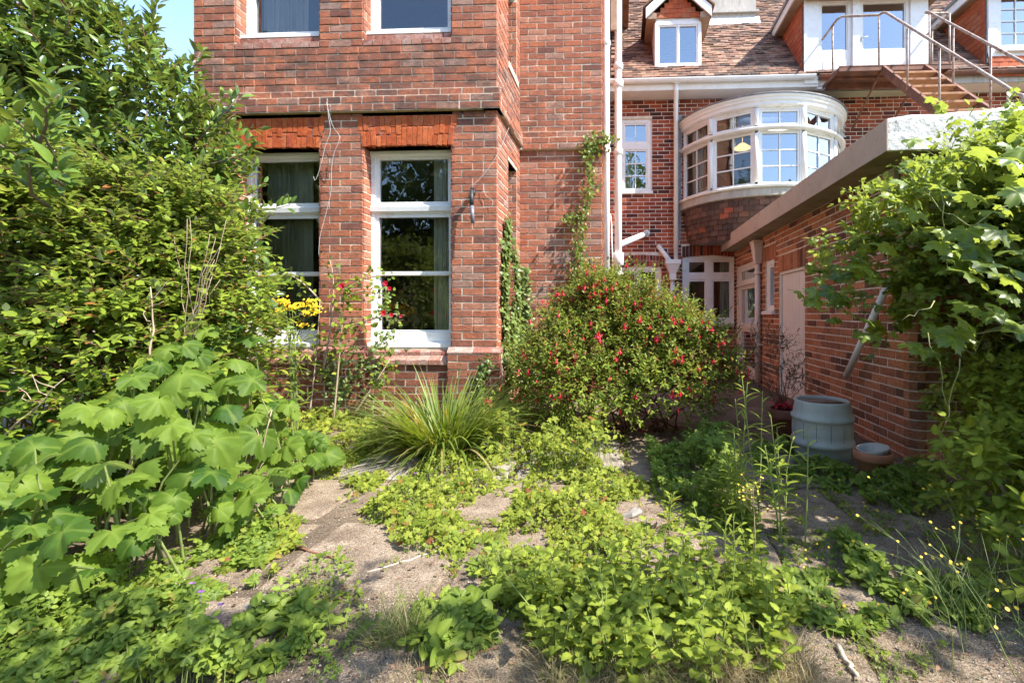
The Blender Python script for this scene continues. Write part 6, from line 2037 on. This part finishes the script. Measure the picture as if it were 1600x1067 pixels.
for i in idx:
    p = P_[i]
    # only on the outside, towards the garden
    if p[1] > 4.35 and p[2] < .9: continue
    inside = sum(1 for b in FBL if np.sum(((p - np.array(b[:3])) / np.array(b[3:6])) ** 2) < .72)
    if inside: continue
    s = random.uniform(.055, .085)
    mw = Matrix.Translation(Vector(p) + Vector((0, -.05, -.01))) @ Matrix.Rotation(random.uniform(-.3, .3), 4, 'X') @ Matrix.Rotation(random.random() * 6, 4, 'Z') @ Matrix.Scale(s, 4)
    link_mesh('flower', fme, None, fuchsia, mw)
    cnt += 1
    if cnt > 296: break

# ---- rose and ragwort before the bay
rose = empty('climbing_rose', (-2.9, 4.3, 0), 'leggy climbing rose with red blooms against the bay wall', 'rose')
m = MB()
canes_ = [((480, 672, 4.40), (492, 575, 4.42), (500, 470, 4.40)), ((520, 668, 4.3), (530, 560, 4.3), (538, 462, 4.32)), ((548, 655, 4.35), (585, 600, 4.35), (610, 560, 4.42)), ((500, 600, 4.42), (520, 480, 4.4), (515, 405, 4.42)), ((535, 470, 4.32), (570, 455, 4.3), (605, 470, 4.28)), ((538, 462, 4.32), (560, 440, 4.3), (600, 430, 4.3)), ((500, 470, 4.4), (470, 440, 4.36), (440, 425, 4.36)), ((520, 520, 4.35), (560, 505, 4.3), (620, 490, 4.25))]
AP, AD, AN, AS = [], [], [], []
for c_ in canes_:
    p3 = [at_y(u, v, Y) for u, v, Y in c_]
    pts = []
    for i in range(9):
        t_ = i / 8
        pts.append(p3[0] * (1 - t_) ** 2 + (p3[1] * 2 - (p3[0] + p3[2]) / 2) * 2 * t_ * (1 - t_) + p3[2] * t_ ** 2)
    m.tube(pts, [.010 * (1 - .6 * i / 8) for i in range(9)], 6)
    for i in range(46):
        t_ = random.uniform(.45 if c_[0][1] > 640 else .0, 1.0)
        p = pts[min(8, int(t_ * 8))].lerp(pts[min(8, int(t_ * 8) + 1)], random.random()) + Vector(rng.normal(size=3) * np.array((.055, .03, .055)))
        AP.append(p); AD.append(Vector(rng.normal(size=3)) + Vector((.2, -.4, -.2))); AN.append((Vector((.15, -.5, .8)) + Vector(rng.normal(size=3)) * .35).normalized()); AS.append(random.uniform(.035, .065))
tag(m.build('stems', M['cane'], rose), kind='stuff')
ok = clear_of_walls(np.array(AP), .02)
scatter('foliage', OV3, np.array(AP)[ok], frames(np.array(AD), np.array(AN))[ok], np.array(AS)[ok], M['l_shrub'], rose)
def bloom(p, r, par, mat='petal_red', layers=3):
    mb = MB()
    for L in range(layers):
        k = 6 - L
        rr = r * (1 - .26 * L)
        for i in range(k):
            a_ = i * 6.283 / k + L * .5
            c_, s_ = math.cos(a_), math.sin(a_)
            q = lambda d, w, y: (p.x + (d * c_ - w * s_), p.y - y, p.z + d * s_ + w * c_)
            mb.add([q(0, -.1 * rr, 0), q(0, .1 * rr, 0), q(rr * .75, .48 * rr, .35 * rr + L * .2 * rr), q(rr, 0, .55 * rr + L * .25 * rr), q(rr * .75, -.48 * rr, .35 * rr + L * .2 * rr)], [(0, 1, 2, 3, 4)], random.random())
    return mb.build('bloom', M[mat], par)
for u, v, r in ((535, 447, .030), (603, 443, .028), (609, 451, .024), (600, 489, .030), (612, 492, .022), (627, 494, .018)):
    bloom(at_y(u, v, 4.24), r, rose)
m = MB()
for k in range(26):
    p = at_y(610 + random.uniform(-6, 20), 492 + random.uniform(-5, 10), 4.22)
    m.tube([p, p + Vector((random.uniform(-.02, .04), random.uniform(-.02, .02), random.uniform(-.02, .01)))], .0018, 3, 0, False)
tag(m.build('dry_hips', M['cane'], rose), kind='stuff')
rag = empty('ragwort', (at_y(455, 500, 3.9).x, 3.9, 0), 'yellow flowered ragwort standing in front of the bay window by the laurel', 'flower')
b = at_y(462, 640, 3.9)
m = MB(); heads = []
for k in range(9):
    u, v = 432 + k * 6.5 + random.uniform(-3, 3), 474 + random.uniform(-10, 16)
    e = at_y(u, v, 3.88 + random.uniform(-.05, .05))
    m.tube([Vector((b.x + random.uniform(-.03, .03), 3.9, 0)), at_y(455 + random.uniform(-6, 6), 540, 3.9), e], [.005, .004, .002], 5, 0, False)
    heads.append(e)
tag(m.build('stems', M['greenstem'], rag), kind='stuff')
fl = MB()
for e in heads + [at_y(472, 508, 3.88), at_y(490, 478, 3.88), at_y(494, 486, 3.88)]:
    for k in range(26):
        c_ = e + Vector((random.gauss(0, .028), random.gauss(0, .022), random.gauss(0, .012)))
        r = random.uniform(.008, .013)
        vs = [c_ + Vector((0, -.002, .003))]
        for q in range(8):
            a_ = q * math.pi / 4
            vs.append(c_ + Vector((math.cos(a_) * r * (1 if q % 2 else .7), math.sin(a_) * r * .6 - .004, math.sin(a_) * r * .75)))
        fl.add(vs, [(0, 1 + q, 1 + (q + 1) % 8) for q in range(8)], random.random())
tag(fl.build('flower_heads', M['petal_yellow'], rag), kind='stuff')
AP = np.array([(b.x + random.gauss(0, .06), 3.9 + random.gauss(0, .04), random.uniform(.15, 1.1)) for _ in range(150)])
scatter('foliage', LAN, AP, frames(rng.normal(size=(150, 3)), np.tile([0, -.3, 1.], (150, 1))), rng.uniform(.06, .12, 150), M['l_shrub'], rag)

# ---- ivy and creeper on the walls
def wall_plant(name, label, pts_uv, fpos, nrm, n, spread, tm, size, mat, cat, hang=.05, stemr=.004, out=.03):
    """leaves along stems that climb a wall; fpos(u,v) -> point on the wall"""
    t = None
    m = MB()
    P = []
    for line in pts_uv:
        q = [fpos(u, v) for u, v in line]
        if t is None: t = empty(name, (q[0].x, q[0].y, 0), label, cat)
        pts = []
        for i in range(len(q) - 1):
            for k in range(4): pts.append(q[i].lerp(q[i + 1], k / 4) + nrm * .012 + Vector(rng.normal(size=3)) * .008)
        pts.append(q[-1] + nrm * .012)
        m.tube(pts, [stemr * (1 - .6 * i / len(pts)) for i in range(len(pts))], 5, 0, False)
        L = sum((pts[i + 1] - pts[i]).length for i in range(len(pts) - 1))
        for _ in range(int(n * L)):
            i = random.randrange(len(pts) - 1)
            p = pts[i].lerp(pts[i + 1], random.random())
            side = Vector((random.gauss(0, spread), random.gauss(0, spread), random.gauss(0, spread)))
            side -= nrm * side.dot(nrm)
            P.append(p + side + nrm * (out * random.random() + abs(random.gauss(0, hang))))
    tag(m.build('stems', M['cane'], t), kind='stuff')
    P = np.array(P); k = len(P)
    Nn = norm(np.array(nrm) + np.array([0, 0, .55]) + rng.normal(size=(k, 3)) * .35)
    D = np.tile(np.array([0, 0, -1.0]), (k, 1)) + rng.normal(size=(k, 3)) * .55 + np.array(nrm) * .3
    scatter('foliage', tm, P, frames(D, Nn), size * rng.uniform(.6, 1.3, k), mat, t)
    return t
fr_ = lambda u, v: at_y(u, v, YR - .01)
wall_plant('creeper', 'climbing creeper with leafy sprays on the set back brick wall beside the downpipe', [[(905, 470), (912, 420), (905, 380), (915, 330), (925, 280), (918, 235), (930, 214)], [(918, 235), (945, 218), (958, 222)], [(912, 330), (895, 340), (885, 350)], [(905, 400), (900, 430), (890, 470)]], fr_, Vector((0, -1, 0)), 260, .045, OV2, .050, M['l_creeper'], 'creeper', .055)
fs_ = lambda u, v: at_x(u, v, XR + .01)
iv = wall_plant('ivy', 'ivy climbing the corner between the bay and the set back wall', [[(786, 580), (787, 500), (785, 440), (788, 395), (790, 345)], [(798, 590), (802, 520), (803, 450), (800, 390)], [(806, 590), (808, 540), (806, 480)], [(793, 600), (795, 560), (796, 500)]], fs_, Vector((1, 0, 0)), 430, .05, IVY, .062, M['l_ivy'], 'ivy', .012)
wall_plant('ivy', 'small ivy runners on the edge of the set back wall behind the bay', [[(818, 590), (817, 520), (819, 450), (816, 420)], [(822, 590), (820, 540), (822, 470)], [(830, 600), (826, 560)]], fr_, Vector((0, -1, 0)), 300, .045, IVY, .058, M['l_ivy'], 'ivy', .012)
fb_ = lambda u, v: at_y(u, v, YB - .07)
wall_plant('ivy', 'dark ivy growing over the brick sill below the bay window and rose', [[(520, 680), (530, 640), (540, 600), (575, 570), (600, 545)], [(560, 690), (580, 630), (600, 580)], [(535, 620), (510, 580), (530, 560), (560, 545)], [(600, 560), (610, 520), (606, 490), (603, 450)]], fb_, Vector((0, -1, 0)), 170, .07, IVY, .042, M['l_ivy'], 'ivy', .02)
wall_plant('ivy', 'single ivy runner on the plinth of the right bay pier', [[(752, 640), (750, 600), (757, 575), (764, 560)], [(748, 620), (742, 605)]], lambda u, v: at_y(u, v, YB - .062), Vector((0, -1, 0)), 190, .03, IVY, .042, M['l_ivy'], 'ivy', .01)

# ---- dark straggly shrub in the pot
pot_plant = empty('straggly_shrub', (POT2.x, POT2.y, .26), 'straggly dark bronze shrub growing in the dark terracotta pot', 'shrub')
P_, R_, S_, tw = sprigs([(POT2.x - .10, POT2.y, .62, .28, .2, .32), (POT2.x + .08, POT2.y, .42, .18, .15, .16)], 90, 7, .16, .045, .7, .3, .9, .1, .5, .2, .5, .7)
scatter('foliage', LAN, P_, R_, S_ * 1.3, M['l_dark'], pot_plant)
m = MB(); twigs(m, tw[0], tw[1], .002, .001, 1)
for i in range(0, 90, 4): branch(m, (POT2.x + random.uniform(-.04, .04), POT2.y, .25), tw[0][i], .004, .002, .02, 4, 4)
tag(m.build('stems', M['redtwig'], pot_plant), kind='stuff')
AP = np.array([(POT2.x + random.gauss(0, .05), POT2.y + random.gauss(0, .05), .29 + random.random() * .04) for _ in range(60)])
scatter('fallen_leaves', OV2, AP, frames(rng.normal(size=(60, 3)), rng.normal(size=(60, 3)) * .4 + np.array([0, 0, 1.])), rng.uniform(.03, .05, 60), M['petal_red'], pot_plant)

# ---- vine at the right, over the annexe front and the fence line beside the path
vine = empty('grape_vine', (2.4, 3.0, 0), 'grape vine with broad lobed leaves hanging over the annexe corner at the right', 'vine')
VB = [(2.75, 3.15, 1.85, .75, .40, .50), (2.35, 2.75, 1.62, .50, .40, .55), (2.9, 2.7, 1.5, .6, .5, .7), (2.05, 3.0, 1.42, .34, .34, .38), (2.55, 2.35, 1.35, .5, .45, .7), (2.45, 2.0, 1.15, .5, .4, .6), (3.2, 3.0, 1.1, .6, .3, .8), (2.9, 3.1, .75, .4, .25, .5), (2.35, 1.75, .65, .45, .35, .45), (2.05, 3.22, 1.05, .22, .2, .3), (3.0, 3.25, 1.6, .8, .25, .75), (3.3, 2.9, .8, .6, .3, .7), (2.75, 2.35, .95, .5, .4, .5), (1.78, 3.25, 1.42, .36, .28, .32), (1.95, 3.1, 1.16, .28, .25, .25), (2.15, 3.0, 1.75, .40, .30, .34), (2.5, 3.2, .6, .3, .2, .5)]
P_, R_, S_, tw = sprigs(VB, 2900, 6, .22, .080, .55, .05, .9, .1, .6, .30, .55, .70, .45)
ok = P_[:, 0] > .42 * P_[:, 1] - .05
P_, R_, S_ = P_[ok], R_[ok], S_[ok]
half_ = rng.random(len(P_)) < .45
scatter('small_foliage', OV3, P_[half_], R_[half_], S_[half_] * .68, M['l_vine'], vine)
P2, R2, S2 = P_[~half_], R_[~half_], S_[~half_] * 1.05
# large leaves set out to the light
bigs = [(1400, 310, 2.35, .17), (1430, 330, 2.3, .16), (1490, 300, 2.2, .15), (1450, 300, 2.5, .14), (1300, 455, 2.7, .16), (1265, 455, 2.8, .10), (1325, 410, 2.7, .12), (1345, 370, 2.7, .13), (1380, 385, 2.6, .15), (1505, 500, 1.9, .18), (1535, 410, 1.9, .17), (1490, 530, 1.9, .15), (1440, 545, 2.0, .12), (1560, 360, 1.9, .16), (1520, 430, 1.9, .18), (1580, 420, 1.8, .16), (1470, 380, 2.2, .16), (1540, 240, 2.1, .14), (1580, 250, 2.0, .16), (1590, 300, 1.9, .17), (1550, 330, 2.0, .15), (1510, 360, 2.1, .15), (1560, 480, 1.8, .13), (1590, 520, 1.8, .14), (1440, 260, 2.6, .12), (1395, 350, 2.5, .14), (1350, 420, 2.6, .14), (1310, 430, 2.75, .12), (1275, 455, 2.75, .12), (1330, 470, 2.75, .12), (1355, 500, 2.75, .12), (1300, 500, 2.8, .09)]
bp_, bn, bd, bs = [], [], [], []
for u, v, Y, s in bigs:
    for rep in range(3):
        p = at_y(u + random.gauss(0, 14) * rep, v + random.gauss(0, 14) * rep, Y + .05 * rep)
        bp_.append(p); bn.append(Vector((.25 + random.gauss(0, .3), -.5 + random.gauss(0, .3), .8)).normalized())
        bd.append(Vector((-.5 + random.gauss(0, .5), -.3 + random.gauss(0, .4), -.35))); bs.append(s * random.uniform(.65, .95))
bp_, bn, bd, bs = np.array(bp_), np.array(bn), np.array(bd), np.array(bs)
bd = bd - bn * np.sum(bd * bn, 1)[:, None]
okb = clear_of_walls(bp_, .03)
P2 = np.concatenate([bp_[okb], P2]); R2 = np.concatenate([frames(bd, bn)[okb], R2]); S2 = np.concatenate([bs[okb], S2])
keep = np.concatenate([np.ones(okb.sum()) * 3, np.ones(len(P2) - okb.sum())])
split_leaves('leaf', 'foliage', VINE, P2, R2, S2, M['l_vine'], vine, 280, keep)
m = MB()
for (x0, y0) in ((2.55, 3.3), (2.9, 2.8), (2.5, 2.1)):
    pts = branch(m, (x0, y0, 0), (x0 + .1, y0 - .05, 1.5), .025, .014, .05, 7, 7)
    for k in range(8):
        b = VB[random.randrange(len(VB))]
        branch(m, pts[random.randrange(3, 7)], np.array(b[:3]) + norm(rng.normal(size=3)) * np.array(b[3:6]) * .85, .009, .003, .06, 6, 5)
for (u0, v0, u1, v1, Y) in ((1440, 300, 1520, 355, 2.3), (1520, 355, 1600, 300, 2.1), (1335, 455, 1230, 452, 2.75), (1540, 480, 1600, 520, 1.85), (1460, 470, 1410, 500, 2.2), (1470, 300, 1480, 420, 2.2), (1500, 560, 1470, 700, 2.3), (1450, 520, 1490, 650, 2.3)):
    branch(m, at_y(u0, v0, Y), at_y(u1, v1, Y), .0030, .0018, .008, 6, 5)
tag(m.build('stems', M['vinestem'], vine), kind='stuff')
# light leaved young shoots along the top
top = MB()
AP, AD, AN, AS = [], [], [], []
for k in range(70):
    a = at_y(random.uniform(1300, 1590), 0, 2.7)
    u, v = random.uniform(1330, 1600), 0
    v = 330 - (u - 1330) * .42 + random.uniform(-15, 30)
    Y = random.uniform(2.3, 3.0)
    a = at_y(u, v, Y); b = a + Vector((random.uniform(-.22, .10), random.uniform(-.15, .1), random.uniform(-.02, .14)))
    if not clear_of_walls(np.array([b]), .02)[0]: continue
    branch(top, a, b, .0028, .0012, .012, 4, 4)
    for i in range(18):
        t_ = i / 17; rad = Vector(rng.normal(size=3))
        AP.append(a.lerp(b, t_) + rad * .01); AD.append((b - a).normalized() * .4 + rad * .7); AN.append((Vector((.2, -.3, .9)) + Vector(rng.normal(size=3)) * .25).normalized()); AS.append(random.uniform(.03, .065) * (1.1 - .5 * t_))
tag(top.build('shoots', M['greenstem'], vine), kind='stuff')
scatter('small_foliage', OV3, np.array(AP), frames(np.array(AD), np.array(AN)), np.array(AS), M['l_balm'], vine)

# ---- leafy undergrowth at the right edge and yellow flowered weeds
und = empty('bindweed_mass', (2.1, 2.0, 0), 'dull green undergrowth below the vine at the right edge', 'undergrowth')
UB = [(1.85, 2.15, .30, .30, .28, .30), (1.62, 1.80, .14, .25, .22, .15), (2.25, 2.75, .40, .25, .3, .42), (2.35, 2.35, .35, .45, .4, .38), (1.95, 1.75, .22, .35, .3, .26), (2.25, 1.9, .38, .4, .35, .38), (1.75, 1.5, .12, .3, .2, .18), (2.6, 2.7, .3, .4, .3, .35)]
P_, R_, S_, tw = sprigs(UB, 1500, 6, .16, .064, .6, .3, .9, .1, .5, .25, .5, .75)
ok = P_[:, 0] > .66 * P_[:, 1]
scatter('foliage', OV3, P_[ok], R_[ok], S_[ok], M['l_balm'], und)
m = MB(); twigs(m, tw[0], tw[1], .002, .0012, 3); tag(m.build('stems', M['greenstem'], und), kind='stuff')
hawk = empty('yellow_hawkbit', (1.7, 1.8, 0), 'wiry stemmed weeds with tiny yellow flowers along the right edge of the path', 'flower')
m = MB(); fl = MB()
def tiny_flower(c_, r, mb=None):
    vs = [c_ + Vector((0, 0, .001))]
    for q in range(9):
        a_ = q * 6.283 / 9
        vs.append(c_ + Vector((math.cos(a_) * r, math.sin(a_) * r * .8 - .002, math.sin(a_) * r * .55)))
    (mb or fl).add(vs, [(0, 1 + q, 1 + (q + 1) % 9) for q in range(9)], random.random())
for k in range(62):
    b = at_z(random.uniform(1480, 1640), random.uniform(830, 1060), 0)
    h = random.uniform(.14, .40)
    e = b + Vector((random.gauss(-.08, .10), random.gauss(.06, .12), h * .85))
    mid = b.lerp(e, .5) + Vector((random.gauss(.02, .03), random.gauss(0, .03), .05))
    m.tube([b, b.lerp(mid, .5) + Vector((random.gauss(0, .008), 0, .012)), mid, mid.lerp(e, .5) + Vector((random.gauss(0, .01), random.gauss(0, .01), .01)), e], [.0016, .0015, .0013, .001, .0007], 4, 0, False)
    for q_ in range(3):
        w_ = b.lerp(mid, random.uniform(.3, 1)); m.tube([w_, w_ + Vector((random.gauss(0, .05), random.gauss(0, .05), random.uniform(.03, .10)))], [.0009, .0006], 3, 0, False)
    for q in range(random.choice((0, 1, 1, 2))):
        s_ = e + Vector((random.uniform(-.06, .05), random.uniform(-.04, .04), random.uniform(-.02, .03)))
        m.tube([mid.lerp(e, .6), s_], [.001, .0008], 3, 0, False)
        tiny_flower(s_, random.uniform(.004, .0065))
for k in range(34):
    b = at_z(random.uniform(1230, 1520), random.uniform(740, 990), 0)
    e = b + Vector((random.uniform(-.02, .02), random.uniform(-.02, .02), random.uniform(.05, .14)))
    m.tube([b, e], [.0013, .001], 3, 0, False)
    tiny_flower(e, random.uniform(.004, .007))
tag(m.build('stems', M['greenstem'], hawk), kind='stuff')
tag(fl.build('flower_heads', M['petal_yellow'], hawk), kind='stuff')
# nipplewort with seed heads before the willowherbs
b = at_z(1176, 925, 0)
nip = empty('nipplewort', (b.x, b.y, 0), 'thin branched weed with yellow seed heads rising beside the tall weeds', 'weed')
m = MB(); fl2 = MB()
tp = b + Vector((.0, .0, .42))
m.tube([b, b.lerp(tp, .5) + Vector((.01, 0, 0)), tp], [.003, .0025, .0015], 5)
for k in range(22):
    s0 = b.lerp(tp, random.uniform(.72, 1)); s1 = s0 + Vector((random.uniform(-.06, .06), random.uniform(-.04, .04), random.uniform(.01, .07)))
    m.tube([s0, s1], [.001, .0008], 3, 0, False); tiny_flower(s1, .0035, fl2)
tag(m.build('stems', M['l_dry'], nip), kind='stuff')
tag(fl2.build('flower_heads', M['petal_yellow'], nip), kind='stuff')
# violet cranesbill flowers among the leaves at the left
cr = MB()
c0 = None
for u, v in ((314, 925), (345, 945), (323, 990), (273, 1003), (649, 740), (744, 735), (410, 745), (300, 912)):
    p = at_z(u, v, .09)
    c0 = c0 or p
    for q in range(5):
        a_ = q * 1.2566
        r = .014
        d_ = Vector((math.cos(a_), math.sin(a_) * .6, .35)); s_ = Vector((-math.sin(a_), math.cos(a_) * .6, 0))
        cr.add([p, p + d_ * r * .7 + s_ * r * .45, p + d_ * r, p + d_ * r * .7 - s_ * r * .45], [(0, 1, 2, 3)], random.random())
    cr.tube([Vector((p.x, p.y, 0)), p], .001, 3, 0, False)
tag(cr.build('cranesbill_flowers', M['petal_violet']), 'tiny violet flowers dotted among the low leaves', 'flowers', kind='stuff')

# ---- grit and pebbles on the bare ground
oct_ = (np.array([(1, 0, 0), (-1, 0, 0), (0, 1, 0), (0, -1, 0), (0, 0, .7), (0, 0, -.7)], float), [(0, 2, 4), (2, 1, 4), (1, 3, 4), (3, 0, 4), (2, 0, 5), (1, 2, 5), (3, 1, 5), (0, 3, 5)], [0] * 6)
k = 9000
uu, vv = rng.uniform(240, 1600, k), rng.uniform(700, 1075, k)
pos = np.array([tuple(at_z(u, v, .012)) for u, v in zip(uu, vv)])
pos[:, 2] = .013 + rng.random(k) * .004
scatter('gravel', oct_, pos, frames(rng.normal(size=(k, 3)), np.tile([0, 0, 1.], (k, 1)) + rng.normal(size=(k, 3)) * .3), .0012 + .0045 * rng.random(k) ** 3, m_leaf('grit', (0.12, 0.09, 0.065), (0.50, 0.42, 0.33), rough=0.9, trans=0.0))
bpy.data.objects['gravel']['label'] = 'loose grit and little stones on the bare path'; bpy.data.objects['gravel']['category'] = 'gravel'

# ---- dead leaves and litter
k = 900
pos = []
while len(pos) < k:
    u, v = random.uniform(300, 1560), random.uniform(720, 1067)
    p = at_z(u, v, .022)
    pos.append((p.x, p.y, .022 + random.random() * .008))
pos = np.array(pos)
o = scatter('leaf_litter', OV2, pos, frames(rng.normal(size=(k, 3)) * np.array([1, 1, .15]), norm(rng.normal(size=(k, 3)) * .3 + np.array([0, 0, 1.]))), rng.uniform(.006, .022, k), M['l_dead'])
o['label'] = 'brown dead leaves and crumbs scattered over the slabs'; o['category'] = 'leaf litter'

# ---- the rest of the garden behind the camera: mirrored in the windows, and an overhanging tree that shades the near ground
P, R, S = [], [], []
wm = MB()
for i, (x, y, h, r) in enumerate([(-13, -8, 9.5, 3.4), (-8.5, -11, 11, 3.8), (-4.5, -10, 10, 3.4), (-.5, -12, 10.5, 3.6), (4, -13, 9, 3.4), (-17, -3, 9, 3.4), (9, -12, 7, 3.0), (-10, -7, 5, 2.6), (-5, -7, 4.2, 2.2), (-1.5, -8, 4.2, 2.2), (-16, -17, 13, 5), (-9, -19, 14, 5), (-3, -20, 14, 5), (3, -19, 13, 5), (-6, -15, 12, 4)]):
    bl = [(x + random.uniform(-.6, .6) * r, y + random.uniform(-.5, .5) * r, h * random.uniform(.2, .85), r * random.uniform(.5, .8), r * random.uniform(.5, .8), h * .24) for _ in range(7)]
    a, b, c_, tw_ = sprigs(bl, 1000, 9, .55, .22, .6, .3, .9, 0, .6, .3, .4, .6)
    P.append(a); R.append(b); S.append(c_)
    p = branch(wm, (x, y, 0), (x, y, h * .75), h * .03, h * .012, .08, 6, 8)
    for b in bl: branch(wm, p[3], b[:3], h * .012, h * .004, .08, 4, 6)
wood = scatter('woodland', OV2, np.concatenate(P), np.concatenate(R), np.concatenate(S), M['l_tree'])
wood['label'] = 'dense green trees across the lawn, mirrored in the window panes'; wood['category'] = 'trees'
tag(wm.build('trunks', M['bark'], wood), kind='stuff')
sh = empty('overhanging_tree', (5.2, .2, 0), 'tree beside the lawn whose dappled shade falls on the near path', 'tree')
OB = [(4.15, .85, 3.7, .75, .50, .40), (5.0, .7, 3.9, .8, .6, .5), (1.75, .05, 4.0, .62, .30, .32), (2.5, -.05, 4.1, .5, .3, .3), (3.3, .2, 4.0, .5, .35, .3), (1.1, -.15, 3.9, .45, .25, .28), (5.6, -.2, 4.6, .9, .8, .7)]
P_, R_, S_, tw = sprigs(OB, 330, 7, .30, .10, .6, .2, .9, .2, .6, .3, .5, .7)
scatter('crown', OV2, P_, R_, S_, M['l_tree'], sh)
m = MB(); pts = branch(m, (5.2, .2, 0), (5.3, .1, 4.2), .12, .06, .04, 8, 10)
for b in OB: branch(m, pts[5], b[:3], .035, .010, .06, 6, 6)
tag(m.build('trunk', M['bark'], sh))
